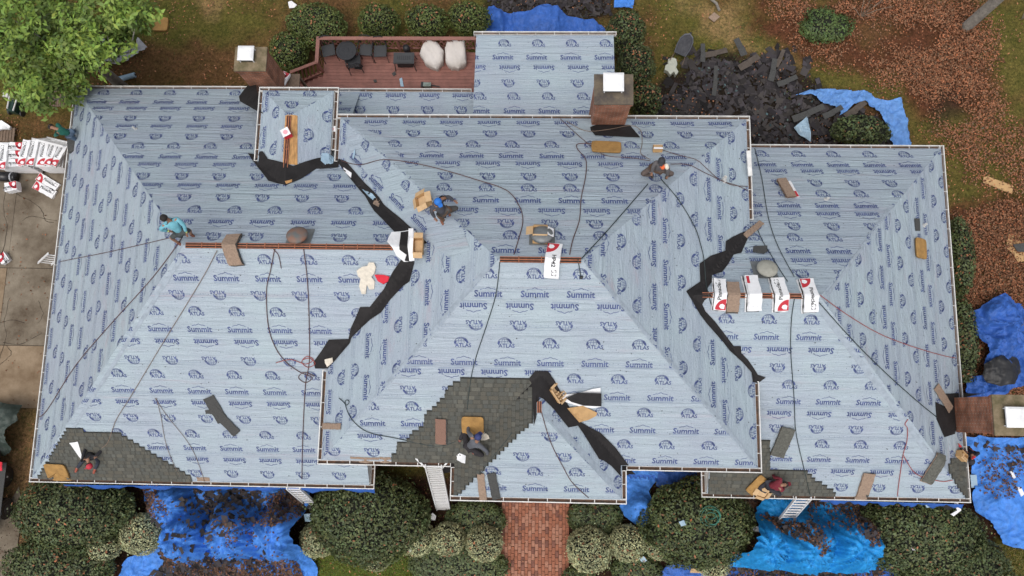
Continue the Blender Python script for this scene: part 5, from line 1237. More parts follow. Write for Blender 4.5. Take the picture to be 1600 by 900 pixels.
h2,_=tarp([(1130,880),(1150,850),(1165,815),(1185,775),(1340,772),(1362,785),(1360,812),(1380,848),(1378,885),(1290,890),(1240,885)],M_T2,'bright azure tarp over bulging shrubs at the lower right',
  [(1195,852,36,1.8),(1260,852,42,2.1),(1335,850,38,1.9),(1215,800,30,.6),(1310,790,30,.5),(1347,812,13,.4)],amp=.12,fr=2.2,res=.045,folds=60,pleat=.32,seed=5)
h3,_=tarp([(1015,905),(1040,882),(1100,878),(1150,872),(1240,880),(1300,886),(1375,884),(1392,868),(1404,880),(1402,905)],M_T3,'darker blue tarp strip along the bottom edge',[],amp=.10,fr=1.9,folds=80,z=.10,seed=9)
h4,_=tarp([(1500,681),(1700,685),(1700,870),(1600,862),(1562,846),(1545,815),(1518,798),(1512,740),(1506,700)],M_T1,'wide blue tarp spread on the ground below the right chimney',[],amp=.24,fr=1.7,folds=-35,z=.05,seed=13,pleat=0)
h5,_=tarp([(1498,498),(1538,468),(1560,461),(1575,478),(1610,490),(1602,560),(1600,595),(1588,604),(1560,612),(1535,640),(1500,640),(1500,592),(1528,588),(1530,545),(1518,528),(1498,526)],M_T3,'crumpled blue tarp heaped along the right wall',[(1560,500,30,.5),(1552,545,28,.4)],amp=.42,fr=2.2,folds=20,res=.045,seed=17)
h6,_=tarp([(1236,155),(1262,144),(1350,146),(1368,158),(1384,163),(1404,156),(1410,178),(1418,240),(1390,240),(1380,196),(1362,172),(1352,170),(1350,160),(1330,165),(1318,178),(1305,184),(1310,180),(1300,172),(1286,166),(1275,160),(1268,152)],M_T5,'faded blue tarp curling round the heap behind the right roof',[],amp=.22,fr=1.8,folds=-25,res=.045,seed=21)
h7,_=tarp([(744,70),(748,40),(765,12),(778,14),(790,27),(830,25),(850,17),(872,20),(885,30),(910,35),(925,33),(932,38),(945,50),(950,70)],M_T3,'blue tarp bunched behind the rear roof',[(772,30,16,.5),(850,32,30,.4)],amp=.18,fr=1.5,folds=10,seed=25)
h8,_=tarp([(958,-8),(990,-8),(986,19),(958,15)],M_T1,'small blue tarp corner at the top edge',[],amp=.15,fr=1.6,seed=29)
h9,_=tarp([(965,735),(1030,735),(1026,750),(1012,765),(1020,790),(1018,808),(1002,824),(985,816),(966,790),(975,775)],M_T1,'blue tarp stuffed into the corner right of the front gable',[(1000,795,20,.6)],amp=.14,fr=1.6,folds=-40,seed=33,pleat=.2)
h10,_=tarp([(1020,735),(1100,735),(1100,765),(1060,770),(1025,760)],M_T3,'blue tarp in the shade under the middle right eave',[],amp=.14,seed=35)
h11,_=tarp([(148,100),(160,80),(150,70),(180,66),(200,78),(216,76),(222,64),(234,80),(232,86),(214,88),(205,98),(188,104),(160,104)],mat('grey_sheeting',(.33,.33,.34),rough=.5,var=.2,scale=4,bump=.8,bscale=9),'crumpled grey plastic sheeting beside the broadleaf tree',[],amp=.22,fr=2,seed=40,group=None,name='plastic_sheeting',cat='sheeting')
tarp([(178,72),(192,70),(196,96),(182,98)],M_FELT,'black plastic showing through the crumpled grey sheeting',[],amp=.1,z=.22,seed=41,group=None,name='plastic_sheeting',cat='sheeting',res=.05)
tarp([(-60,632),(20,628),(52,634),(56,655),(40,672),(36,700),(20,712),(-60,715)],mat('dark_green_tarp',(.020,.035,.026),rough=.6,c2=(.04,.055,.045),scale=3,bump=1,bscale=8),'dark green tarp over the load at the left edge',[(15,665,40,.9)],amp=.2,seed=44,group=None)
hb,_=tarp([(1520,572),(1535,560),(1560,556),(1578,562),(1582,580),(1570,600),(1545,606),(1525,598),(1518,585)],mat('black_bag',(.018,.018,.019),rough=.5,bump=.8,bscale=8),'black bag of debris lying on the crumpled right tarp',[(1550,580,28,.4)],amp=.1,z=.35,seed=46,group=None,name='debris_bag',cat='bag')
# tarp edges tucked behind the lower gutters
def tuck(a,b,z,label,drop=.35):
    (ua,va),(ub,vb)=a,b; A=on_z(ua,va,z);B=on_z(ub,vb,z); n=40; V=[];F=[]
    for i in range(n+1):
        t=i/n; p=A+(B-A)*t; w_=.05*math.sin(t*37)+.04*math.sin(t*91+1)
        for j,(dy,dz) in enumerate(((.0,.05),(-.03,.0),(-.10+w_,-.12),(-.08+w_,-drop))): V.append((p[0],p[1]+dy,z+dz))
    for i in range(n):
        for j in range(3): F.append((i*4+j,i*4+j+1,(i+1)*4+j+1,(i+1)*4+j))
    props(mesh('tarp',V,F,M_T3,smooth=True),label,'tarp','tarp edges hanging at the gutters')
tuck((100,757),(585,764),ZL-.05,'blue tarp edge hanging along the lower left gutter'); tuck((1282,781),(1505,788),ZR-.05,'blue tarp edge hanging along the lower right gutter')
tuck((982,741),(1024,742),ZM-.05,'short blue tarp edge at the inner corner right of the gable')
# ------------------------------------------------------------ tear-off debris
M_SCR=leaf_mat('old_shingle_scrap',(.040,.036,.036),rough=.9,spec=.2)
def scraps(px,n,label,hf=None,size=(.06,.3),cat='debris',z=.02,excl=None,thr=None,name='shingle_scraps',freq=.8,tilt=.18,tl=(.5,1.7)):
    P=W0(px); xs=[p[0] for p in P]; ys=[p[1] for p in P]; x=rng.uniform(min(xs),max(xs),n); y=rng.uniform(min(ys),max(ys),n); k=inpoly(x,y,P)
    if thr is not None: k&=fbm(x+3,y,freq,4)+rng.normal(0,.03,n)>thr
    x,y=x[k],y[k]; z_=(hf(x,y) if hf is not None else np.zeros(len(x)))+z; m=len(x)
    a=rng.uniform(0,2*PI,m); l=rng.uniform(*size,m); w_=l*rng.uniform(.25,.8,m); zz=rng.uniform(0,.045,m); V=[];F=[]
    tx=rng.normal(0,tilt,m); ty=rng.normal(0,tilt,m); T=[]
    for i in range(m):
        c,s=math.cos(a[i]),math.sin(a[i]); K_=[]
        for sx,sy in((-1,-1),(1,-1),(1,1),(-1,1)):
            px_=sx*l[i]/2*random.uniform(.7,1.15); py_=sy*w_[i]/2*random.uniform(.6,1.15); K_.append((x[i]+px_*c-py_*s,y[i]+px_*s+py_*c,z_[i]+zz[i]+px_*tx[i]+py_*ty[i]))
        b_=len(V); V+=K_+[(p,q,r-.012) for p,q,r in K_]; F+=[(b_,b_+1,b_+2,b_+3)]+[(b_+(j+1)%4,b_+j,b_+4+j,b_+4+(j+1)%4) for j in range(4)]; k_=random.uniform(*tl); T+=[(k_,k_*.98,k_*random.uniform(.9,1.1))]*5
    return props(mesh(name,V,F,M_SCR,tone=T),label,cat,kind='stuff')
DBR=[(1000,165),(1040,150),(1085,108),(1110,92),(1150,100),(1190,82),(1235,92),(1250,140),(1300,165),(1345,170),(1385,190),(1398,228),(1180,232),(1170,185),(1000,180)]
scraps([(760,-20),(950,-20),(955,22),(880,32),(770,18)],700,'heap of dark torn off shingles at the top edge'); 
scraps(DBR,2300,'heap of dark torn off shingles behind the right roof',size=(.06,.42),tilt=.06,tl=(.35,1.8))
scraps([(1040,80),(1260,70),(1320,190),(1180,200),(1040,180)],170,'shingle scraps scattered over the leaves by the heap',size=(.15,.5),tilt=.05)
dH1=[(228,755),(300,752),(480,752),(486,800),(455,808),(430,806),(405,830),(395,838),(385,820),(372,798),(350,815),(325,848),(310,840),(312,800),(290,815),(275,818),(240,790)]
exc=[(262,770),(300,775),(296,805),(270,812)]
def heap(px,n1,n2,label,hf,thr,chip=.05):
    scraps(px,n1,'dark shingle scraps '+label,hf,size=(.06,.34),thr=thr,z=.03)
    scatter('leaf_debris',px,n2,chip,leaf_mat('dead_leaf_debris',(.13,.070,.045),rough=.9),'brown leaves '+label,'leaves',z=.05,thr=thr+.01,freq=.8,hf=hf,tl=(.25,1.4),jz=.07)
heap(dH1,1100,9500,'piled on the upper half of the lower left tarp',h1,.485)
heap([(300,868),(360,862),(470,862),(480,905),(215,905),(250,890)],900,5200,'scattered on the apron of the lower left tarp',h1,.49)
heap([(255,845),(280,840),(282,880),(262,885)],60,1500,'in a clump at the left of the lower left tarp',h1,.35)
heap([(290,820),(470,810),(470,860),(290,866)],40,160,'dotted on the bulges of the lower left tarp',h1,.3)
heap([(1178,800),(1230,806),(1262,772),(1362,772),(1358,796),(1344,818),(1330,836),(1318,838),(1312,822),(1268,818),(1262,842),(1244,850),(1236,832),(1200,822)],800,7000,'piled on the upper half of the lower right tarp',h2,.43)
heap([(1140,868),(1240,872),(1300,880),(1380,876),(1395,905),(1130,905)],420,900,'strewn along the bottom edge tarp',lambda x,y:np.maximum(h3(x,y),h2(x,y)*0),.44)
heap([(1515,690),(1600,700),(1600,760),(1560,780),(1515,770)],170,900,'sprinkled over the wide right tarp',h4,.52)
heap([(1150,760),(1180,760),(1190,800),(1165,815)],120,900,'between hose coil shrub and right tarp',None,.3)
# strips of old roofing that can be told apart
for i,(u,v,L,W,a,l) in enumerate(((1219,92,.85,.22,62,'dark shingle strip pointing to the leaf bed'),(1208,110,1.0,.3,75,'dark shingle strip beside the upright one near the leaf bed'),(1230,128,.9,.28,20,'dark shingle strip at the right tip of the heap'),(1118,85,1.0,.3,8,'brownish strip across the top of the heap'),(1098,84,.8,.25,85,'upright dark strip at the left top of the heap'),(1156,75,.8,.35,110,'dark piece alone above the heap'),(1170,100,1.0,.35,30,'dark strip at the upper middle of the heap'),(1117,128,1.3,.22,82,'long grey strip in the middle of the heap'),(1300,178,.9,.3,25,'brown strip below the faded tarp'),(1335,174,1.1,.35,35,'brown board of shingles on the faded tarp'),(1262,180,1.4,.35,20,'long dark strip left of the faded tarp'))):
    P=on_z(u,v,.15); g=G(); M=Matrix.Translation(Vector(P.tolist())+Vector((0,0,.06+.013*i)))@Matrix.Rotation(math.radians(a),4,'Z')@Matrix.Rotation(random.uniform(-.06,.06),4,'Y'); g.box((-L*.25,0,0),(L*.5,W*.8,.014),M=M); g.box((L*.22,W*.07,.012),(L*.5,W*.7,.014),M=M@Matrix.Rotation(.09,4,'Z')); props(g.build('old_shingle_strip',M_DARKSH if i%3 else mat('old_shingle_brown',(.085,.068,.055),rough=.95,var=.2)),l,'shingle strip','old strips thrown on the heap')
def gslab(px,z,m,name,label,cat,th=.02,amp=.0,rag=.01,res=.1,group=None):
    P=W0(px,z); return props(drape(name,P,0,m,res=res,th=th,rag=rag,xy=True,hf=lambda x,y:z+amp*(float(fbm(np.array([x]),np.array([y]),2.2)[0])-.4)),label,cat,group)
gslab([(1240,200),(1262,181),(1266,222),(1250,214)],.3,M_TEAL,'plastic_scrap','pale blue grey sheet standing in the dark heap by the right roof','sheet',amp=.5)
gslab([(1035,187),(1108,180),(1115,190),(1060,196)],.1,M_DARKSH,'felt_scrap','black felt scrap at the edge of the dark heap','felt',amp=.2)
gslab([(1537,277),(1543,275),(1584,291),(1581,303),(1536,285)],.05,M_KRAFT,'plywood_board','long tan board lying on the grass right of the house','board')
gslab([(1576,366),(1590,365),(1592,375),(1612,376),(1612,406),(1590,410),(1583,396),(1572,387)],.05,M_KRAFT,'cardboard_sheet','torn tan cardboard at the right edge among the leaves','cardboard',amp=.1)
gslab([(1583,382),(1612,378),(1612,394),(1590,393)],.14,M_DARKSH,'felt_scrap','black scrap lying on the torn cardboard at the right edge','felt')
gslab([(1107,27),(1116,19),(1125,26),(1116,34)],.08,M_TANBACK,'paver','square tan paver on the bare patch at the top','paver',th=.05,rag=0)
gslab([(1578,736),(1583,737),(1601,772),(1596,776)],.3,M_PLW,'white_downspout','white downspout piece on the right tarp','downspout',th=.06,rag=0)
gslab([(1516,742),(1526,742),(1528,762),(1518,762)],.3,M_TEAL,'plastic_scrap','small pale blue sheet at the left edge of the wide right tarp','sheet')
gslab([(1422,852),(1427,854),(1431,861),(1426,860)],1.6,M_PLW,'plastic_scrap','white scrap on the big dark shrub at the lower right','wrapper')
gslab([(1080,888),(1112,889),(1112,896),(1078,895)],.35,M_KRAFT2,'plywood_board','short tan board on the bottom edge tarp','board')
gslab([(1443,787),(1450,780),(1458,784),(1466,791),(1447,793)],2.6,M_TEAL,'plastic_scrap','pale blue plastic hanging below the lower right gutter','wrapper',amp=.3)
gslab([(1466,782),(1485,780),(1497,790),(1480,797),(1468,790)],2.6,M_FELT,'felt_scrap','black felt dangling below the lower right gutter','felt',amp=.3)
gslab([(1489,779),(1496,782),(1500,797),(1488,806),(1483,803),(1494,797),(1490,788)],2.6,M_PLW,'plastic_scrap','white plastic dangling at the lower right corner','wrapper',amp=.3)
gslab([(252,783),(262,779),(268,787),(258,791)],1.2,M_PLW,'plastic_scrap','white scrap at the upper left of the lower left tarp','wrapper',amp=.2)
gslab([(253,811),(262,805),(271,812),(266,816),(255,815)],1.0,M_PLW,'plastic_scrap','white scrap above the round shrub by the left tarp','wrapper',amp=.2)
gslab([(369,788),(374,787),(375,793),(370,794)],.9,M_PLW,'plastic_scrap','tiny white scrap in the middle of the lower left tarp','wrapper')
gslab([(475,803),(488,802),(489,815),(477,815)],.9,M_TEAL,'plastic_scrap','pale blue sheet at the right end of the lower left tarp','sheet',amp=.2)
gslab([(638,838),(643,833),(645,842),(652,845),(648,856),(641,862),(637,860),(641,848),(636,842)],1.1,M_PLW,'plastic_scrap','torn white plastic on a pale shrub near the long ladder','wrapper',amp=.4)
gslab([(672,806),(676,801),(682,806),(680,813),(674,813)],.4,M_PLW,'plastic_scrap','white scrap below the foot of the long ladder','wrapper',amp=.3)
gslab([(1060,815),(1068,812),(1072,820),(1064,822)],1.95,M_TEAL,'plastic_scrap','pale scrap on the shrub left of the green hose coil','wrapper',amp=.2)
gslab([(1072,813),(1085,816),(1098,829),(1088,829)],1.95,M_DARKSH,'felt_scrap','dark scrap on the shrub beside the green hose coil','felt',amp=.2)
gslab([(998,872),(1006,869),(1011,876),(1004,880)],.5,M_TEAL,'plastic_scrap','pale blue container between the pale shrubs','wrapper')
gslab([(450,3),(456,2),(464,8),(460,12),(452,13)],.1,M_PLW,'plastic_scrap','white scrap on the grass at the top edge','wrapper',amp=.2)
gslab([(1172,823),(1182,822),(1196,826),(1192,832),(1178,830)],.9,M_PLW,'work_glove','white rag at the top of the lower right tarp','rag',amp=.3)
# hose coil on the shrub
g=G(); c=on_z(1110,808,2.0)
for r,dx,dy in((.33,0,0),(.27,.05,.02),(.36,-.02,.04),(.22,.03,-.05),(.18,0,.1)): g.tube([(c[0]+dx+r*math.cos(t),c[1]+dy+r*.95*math.sin(t),2.02+.05*math.sin(3*t+r*20)) for t in np.linspace(0,2*PI,22)],.012,5)
props(g.build('garden_hose',mat('teal_hose',(.04,.20,.15),rough=.5),smooth=True),'coiled teal green hose lying on a big dark shrub','hose')
# blue-grey roll on the grass
g=G(); A=on_z(174,127,.1);B=on_z(211,117,.1); g.tube([A,B],.11,14); o=g.build('underlayment_roll',M_TEAL,smooth=False); props(o,'pale blue roll lying on soil above the upper left eave','roll'); g=G(); d=(B-A)/np.linalg.norm(B-A); g.tube([B+d*.001,B+d*.02],.05,10); g.build('roll_core',M_BLACK,o)
P=on_z(252,39); g=G(); M=Matrix.Translation(Vector(P.tolist()))@Matrix.Rotation(-.03,4,'Z'); pts=[]
for i in range(24):
    t=2*PI*i/24; pts.append((math.copysign(abs(math.cos(t))**.3,math.cos(t))*.32+P[0],math.copysign(abs(math.sin(t))**.3,math.sin(t))*.30+P[1]))
g.prism(pts,0,.1); props(g.build('foam_pad',M_PAD),'tan foam pad on the grass right of the broadleaf tree','foam pad')
# wooden pallet
M_PALW=mat('weathered_pallet_wood',(.17,.12,.085),rough=.95,var=.35,scale=10,stretch=(6,1,1))
def pallet(p,wx,wy,label,n=9,rz=0,group=None):
    t=empty('wooden_pallet',p,label,'pallet',group); M=Matrix.Translation(Vector([float(a) for a in p]))@Matrix.Rotation(rz,4,'Z')
    for i in range(n):
        g=G(); g.box(((i-(n-1)/2)*wx/n,random.uniform(-.02,.02),.13),(wx/n*.82,wy,.018),M=M); g.build('deck_slat',M_PALW,t)
    for j in(-1,0,1): g=G(); g.box((0,j*(wy/2-.05),.06),(wx,.05,.118),M=M); g.build('stringer',M_PALW,t)
    return t
c=on_z(88,153); pallet(c,.92,.85,'weathered wooden pallet under the tree edge near the upper left corner',n=11,rz=.03)
c=on_z(8,212); pallet(c,1.0,.6,'partly visible pallet at the left edge above the bundle stacks',n=8,rz=.02)
# stacks of wrapped bundles on the driveway
SB='wrapped bundles stacked on the driveway'
xs=[(-22,36),(14,42),(52,0)]
def bundle_box(u,v,L,W,ang,label,z0,red,txt=T_PIN,layers=1,group=SB,th=.09):
    x,y,_=on_z(u,v,z0+layers*(th+.01)); return wrapped(u,v,L,W,ang,label,group,red=red,layers=layers,th=th,xyz=(x,y,z0),flat=z0,text=txt,off=-.01)
lower=[(8,243),(30,243),(53,243),(76,243),(95,243)]
for zi in range(6):
    for j in range(2):
        cx,cy,_=on_z([24,80][j],243,.9); g=G(); g.box((cx+random.uniform(-.03,.03),cy,.14+.15*zi+.07),([1.35,1.0][j],1.0,.135)); o=g.build('bundle_layer',M_PLW); props(o,['bottom','second lowest','third lowest','third highest','second highest','top'][zi]+' white bundle layer on the side of the '+['left','right'][j]+' driveway stack','bundle layer','lower layers of the driveway stacks %s'%('left' if j==0 else 'right'))
zt=1.04
for u,v,a,r,l in ((4,244,90,1,'white wrapped bundle with red diamond at the left end of the driveway stack'),(24,228,0,-1,'wrapped bundle lying crosswise at the top of the left stack'),(24,241,0,-1,'wrapped bundle lying crosswise in the middle of the left stack'),(24,254,0,-1,'wrapped bundle lying crosswise at the bottom of the left stack'),(37,238,82,1,'wrapped bundle with red corner leaning over the crosswise ones'),(50,238,84,1,'wrapped bundle with three red corners in the stack middle'),(67,238,86,1,'wrapped bundle left of the fanned ones on the right stack'),(80,238,78,1,'fanned wrapped bundle with red corner on the right stack'),(92,240,66,1,'rightmost fanned wrapped bundle by the gutter')):
    bundle_box(u,v,44 if a>50 else 22,13,a,l,zt+(.06 if a in(82,66,78) else 0),r)
for u,v,a,l in((74,284,-30,'upper of two slanting wrapped bundles on the driveway'),(69,296,-27,'lower of two slanting wrapped bundles on the driveway')):
    bundle_box(u,v,40,14,a,l,.02,1,layers=1,th=.1,group='loose bundles on the driveway')
bundle_box(16,291,20,15,12,'white carton like bundle behind the black cylinder',.4,-1,group='loose bundles on the driveway',th=.3)
bundle_box(4,403,16,14,-50,'white bundle at the left edge half way down the driveway',.02,1,group='loose bundles on the driveway',th=.2)
g=G(); A=on_z(-12,275,.25);B=on_z(26,277,.25); g.tube([A,B-(B-A)*.18],.20,16); g.tube([B-(B-A)*.2,B-(B-A)*.14],.205,16,m=1); g.tube([B-(B-A)*.14,B],[.2,.17],16); props(g.build('gas_cylinder',[mat('black_paint',(.012,.012,.014),rough=.3),M_PLG],smooth=True),'black tank lying on the driveway below the bundle stacks','tank')
g=G(); P=on_z(8,195,.2); 
# white sack at the left edge
gslab([(-10,188),(6,190),(16,197),(14,202),(2,203),(-10,204)],.25,M_PLW,'plastic_sack','white and blue sack at the left edge below the compressor','sack',amp=.3,th=.1)
# compressor on wheels
P=on_z(31,170); t=empty('portable_compressor',P,'dark green compressor with white frame beside the tree at the left','compressor'); M=Matrix.Translation(Vector(P.tolist()))@Matrix.Rotation(-.15,4,'Z')
g=G(); g.box((0,-.05,.3),(.34,.5,.35),M=M); g.box((-.02,-.02,.5),(.24,.34,.1),M=M); g.build('engine_housing',mat('dark_green_paint',(.012,.04,.03),rough=.4),t)
g=G()
for a,b in(((-.25,.3,.1),(-.1,.3,.62)),((-.1,.3,.62),(-.05,-.25,.62)),((.22,.28,.1),(.22,.28,.6)),((.22,.28,.6),(.2,-.3,.6)),((-.1,.3,.62),(.22,.28,.6))): g.tube([M@Vector(a),M@Vector(b)],.03,6)
g.box((-.26,.3,.62),(.22,.16,.1),M=M); g.build('white_frame',M_WHITE,t)
for s_ in(-1,1):
    g=G(); g.tube([M@Vector((s_*.24,-.22,.14)),M@Vector((s_*.3,-.22,.14))],.14,14); g.build('wheel',M_PLK,t)
# trailer at the lower left edge
t=empty('utility_trailer',on_z(-20,745),'dark trailer with two black wheels at the lower left edge','trailer')
cx,cy,_=on_z(-10,765,.6); g=G(); g.box((cx-.9,cy,.62),(2.0,3.4,.12)); g.box((cx+.12,cy,.85),(.05,3.4,.4)); g.box((cx-.9,cy+1.6,.85),(2.0,.05,.4)); g.build('trailer_bed',mat('dark_trailer_paint',(.02,.02,.022),rough=.5,c2=(.06,.04,.03),scale=4),t)
for v in(745,795):
    q=on_z(10,v,.42); g=G(); g.tube([q-np.array([.28,0,0]),q],.40,22); g.tube([q-np.array([.02,0,0]),q+np.array([.02,0,0])],[.33,.30],22); w_=g.build('wheel',M_PLK,t); g=G(); g.tube([q+np.array([.02,0,0]),q+np.array([.03,0,0])],.17,16); o=g.build('rim',mat('dark_rim',(.05,.05,.055),rough=.4),w_)
    g=G(); g.tube([q+np.array([.03,0,0]),q+np.array([.045,0,0])],.04,8); g.build('hub_cap',M_PLW,w_)
for s_ in(0,):
    q=on_z(6,770,.9); g=G(); g.box((q[0]-.2,q[1],.9),(.35,2.2,.03)); g.build('fender',M_DARKSH,t)
gslab([(-10,720),(5,722),(6,735),(-10,738)],1.2,M_RED,'red_cloth','small red scrap on the trailer at the left edge','cloth',amp=.3)
# ------------------------------------------------------------ deck
M_DECK=mat('red_brown_deck_paint',(.24,.105,.082),rough=.7,var=.22,scale=3,detail=6); M_RAIL=mat('red_brown_rail_paint',(.25,.11,.085),rough=.6,var=.15,scale=4)
dz=.95; rz_=1.85
dx0,dx1=on_z(497,60,rz_)[0],on_z(742,60,rz_)[0]; dy1=on_z(600,60,rz_)[1]; dy0=by1-1.0
deck=empty('wooden_deck',((dx0+dx1)/2,dy0,0),'red brown wooden deck with lattice railing and stairs behind the house','deck')
n=int((dy1-.1-dy0)/.145)
for i in range(n):
    g=G(); g.box(((dx0+dx1)/2,dy0+.145*(i+.5),dz-.015),(dx1-dx0-.04,.136,.03)); g.build('deck_board',M_DECK,deck)
g=G(); g.box(((dx0+dx1)/2,(dy0+dy1-.1)/2,dz-.1),(dx1-dx0-.1,dy1-dy0-.2,.1)); g.build('deck_gap_backing',M_BLACK,deck)  # one black sheet below the boards stands in for shade in the gaps
g=G(); g.bar((dx0-.07,dy1,rz_),(dx1,dy1,rz_),.14,.04); g.build('top_rail',M_RAIL,deck)
yk=on_z(493,97,rz_)[1]; g=G(); g.bar((dx0,dy1-.07,rz_),(dx0,yk,rz_),.14,.04); g.build('top_rail',M_RAIL,deck)
sx=on_z(453,112,rz_-.5); g=G(); g.bar((dx0,yk,rz_),(sx[0],sx[1],rz_-.55),.12,.04); g.build('stair_rail',M_RAIL,deck); g=G(); g.bar((dx0,yk-.05,dz+.15),(sx[0],sx[1]-.1,.5),.1,.04); g.build('stair_rail',M_RAIL,deck)
for i in range(7):
    x=dx0+(dx1-dx0)*i/6; g=G(); g.box((x,dy1,(dz+rz_)/2-.05),(.1,.1,rz_-dz+.1)); g.build('railing_post',M_RAIL,deck)
g=G(); g.box((dx0,yk,(dz+rz_)/2),(.1,.1,rz_-dz)); g.build('railing_post',M_RAIL,deck)
g=G(); g.bar((dx0,dy1,dz+.08),(dx1,dy1,dz+.08),.05,.06); g.build('bottom_rail',M_RAIL,deck)
for i in range(6):
    a=dx0+(dx1-dx0)*i/6+.05; b_=dx0+(dx1-dx0)*(i+1)/6-.05
    for k in range(3):
        f0,f1=k/3,(k+1)/3
        for sg in(0,1):
            p=(a+(b_-a)*f0,dy1-.015+.03*sg,dz+.12+(0 if sg else .66)); q=(a+(b_-a)*min(1,f1+.18),dy1-.015+.03*sg,dz+.12+(.66 if sg else 0)); g=G(); g.bar(p,q,.02,.05); g.build('lattice_slat',M_RAIL,deck)
for k in range(4):
    a=yk+(dy1-yk)*k/4; g=G(); g.bar((dx0,a,dz+.1),(dx0,a+(dy1-yk)/4,rz_-.1),.02,.05); g.build('lattice_slat',M_RAIL,deck)
for k in range(7):
    f0=k/7; a=np.array([dx0,yk,rz_])*(1-f0)+np.array([sx[0],sx[1],rz_-.55])*f0; f1=(k+.9)/7; b_=np.array([dx0,yk-.05,dz+.15])*(1-f1)+np.array([sx[0],sx[1]-.1,.5])*f1; g=G(); g.bar(a,b_,.03,.06); g.build('lattice_slat',M_RAIL,deck)
for k in range(5):
    x=dx0-.1-k*.26; g=G(); g.box((x,(dy0+yk)/2,dz-.17*(k+1)),(.27,yk-dy0-.1,.04)); g.build('stair_tread',M_DECK,deck)
for y in (dy0+.05,yk-.1):
    g=G(); g.bar((dx0,y,dz-.1),(dx0-1.35,y,.0),.05,.22); g.build('stair_stringer',M_DECK,deck)
g=G(); g.box(((dx0+dx1)/2,dy1-.08,dz/2-.05),(dx1-dx0-.2,.03,dz-.15)); g.build('skirt_board',M_DECK,deck)
# deck furniture
M_IRON=mat('black_cast_iron',(.018,.019,.022),rough=.55,bump=.3,bscale=25); M_IRONG=mat('dark_woven_seat',(.05,.052,.055),rough=.8)
def dchair(u,v,rz,label,group='black chairs on the deck',seat=M_IRONG):
    P=on_z(u,v,dz+.42); P[2]=dz; t=empty('patio_chair',P,label,'chair',group); M=Matrix.Translation(Vector(P.tolist()))@Matrix.Rotation(rz,4,'Z')
    g=G(); g.box((0,0,.43),(.5,.48,.03),M=M); g.build('seat',seat,t)
    g=G(); 
    for x in np.linspace(-.22,.22,6): g.tube([M@Vector((x,.24,.44)),M@Vector((x*1.05,.33,.92))],.012,5)
    g.tube([M@Vector((-.26,.25,.4)),M@Vector((-.26,.33,.85)),M@Vector((-.12,.35,.97)),M@Vector((.12,.35,.97)),M@Vector((.26,.33,.85)),M@Vector((.26,.25,.4))],.02,6); g.build('backrest',M_IRON,t)
    for s_ in(-1,1):
        g=G(); g.tube([M@Vector((s_*.27,.26,.65)),M@Vector((s_*.3,.0,.67)),M@Vector((s_*.28,-.25,.64)),M@Vector((s_*.28,-.3,.0))],.018,6); g.build('armrest',M_IRON,t)
        g=G(); g.tube([M@Vector((s_*.24,.22,.43)),M@Vector((s_*.27,.34,.0))],.016,6); g.build('leg',M_IRON,t)
dchair(513,79,.25,'leftmost black patio chair in the deck corner'); dchair(572,78,-.1,'black patio chair right of the round table'); dchair(594,80,.05,'black patio chair nearest the fire table')
dchair(553,97,PI+.2,'black patio stool tucked under the round table',seat=M_IRON)
P=on_z(541,79,dz+.72); P[2]=dz; t=empty('round_table',P,'round black cast iron table on the deck','table'); g=G(); g.lathe(P+np.array([0,0,.70]),[(.40,0),(.41,.02),(.40,.035),(.30,.035),(.29,.028),(.12,.028),(.11,.035),(0.02,.035)],30); g.build('table_top',M_IRON,t)
g=G(); g.lathe(P,[(.25,0),(.25,.03),(.05,.06),(.04,.7)],14); g.build('table_base',M_IRON,t,smooth=True)
P=on_z(631,91,dz+.6); P[2]=dz; t=empty('fire_table',P,'rectangular black lidded fire table on the deck','table'); g=G(); g.box((P[0],P[1],dz+.6),(.82,.46,.05)); g.box((P[0],P[1],dz+.635),(.72,.36,.02)); o=g.build('table_top',M_IRONG,t)
g=G()
for i in range(7): g.box((P[0]-.24+.08*i,P[1],dz+.65),(.03,.16,.012))
g.build('lid_grille',M_IRON,o); g=G(); g.box((P[0],P[1],dz+.35),(.6,.32,.45)); g.build('table_body',M_IRON,t)
for i in(-1,1):
    for j in(-1,1): g=G(); g.tube([(P[0]+i*.36,P[1]+j*.18,dz+.58),(P[0]+i*.42,P[1]+j*.26,dz)],.02,6); g.build('leg',M_IRON,t)
P=on_z(634,73,dz+.45); g=G(); g.lathe((P[0],P[1],dz),[(.13,0),(.14,.3),(.12,.44),(.03,.47)],16); props(g.build('planter_pot',M_IRON,smooth=True),'small round black pot behind the fire table','pot')
M_COVER=mat('white_chair_cover',(.60,.56,.52),rough=.85,var=.08,scale=3,bump=1.0,bscale=4)
def covered(px,label,h=.62,seed=0):
    P=W0(px,dz+.42); c=np.mean(P,axis=0); n=len(P); N_=40; out=[]
    for i in range(N_):
        t=i/N_*n; k=int(t); f=t-k; p=np.array(P[k])*(1-f)+np.array(P[(k+1)%n])*f; out.append(p)
    V=[];F=[]; prof=[(.93,0),(.97,.25),(.98,.5),(.96,.72),(.88,.86),(.6,.9),(.3,.88),(.02,.87)]
    for s_,z in prof:
        for i,p in enumerate(out):
            w_=1+.03*math.sin(i*1.7+seed+z*3)*(1-z*.6); q=c+(p-c)*s_*w_; q[1]+=0; zz=z*h/.9+ (.10*(q[1]-c[1])/.4 if z>.6 else 0)+.03*math.sin(q[0]*14+q[1]*9+seed)*(z>.3)
            V.append((q[0],q[1],dz+zz))
    for j in range(len(prof)-1):
        for i in range(N_): F.append((j*N_+i,j*N_+(i+1)%N_,(j+1)*N_+(i+1)%N_,(j+1)*N_+i))
    F.append(tuple((len(prof)-1)*N_+i for i in range(N_)))
    props(mesh('covered_chair',V,F,M_COVER,smooth=True),label,'covered chair','covered chairs on the deck')
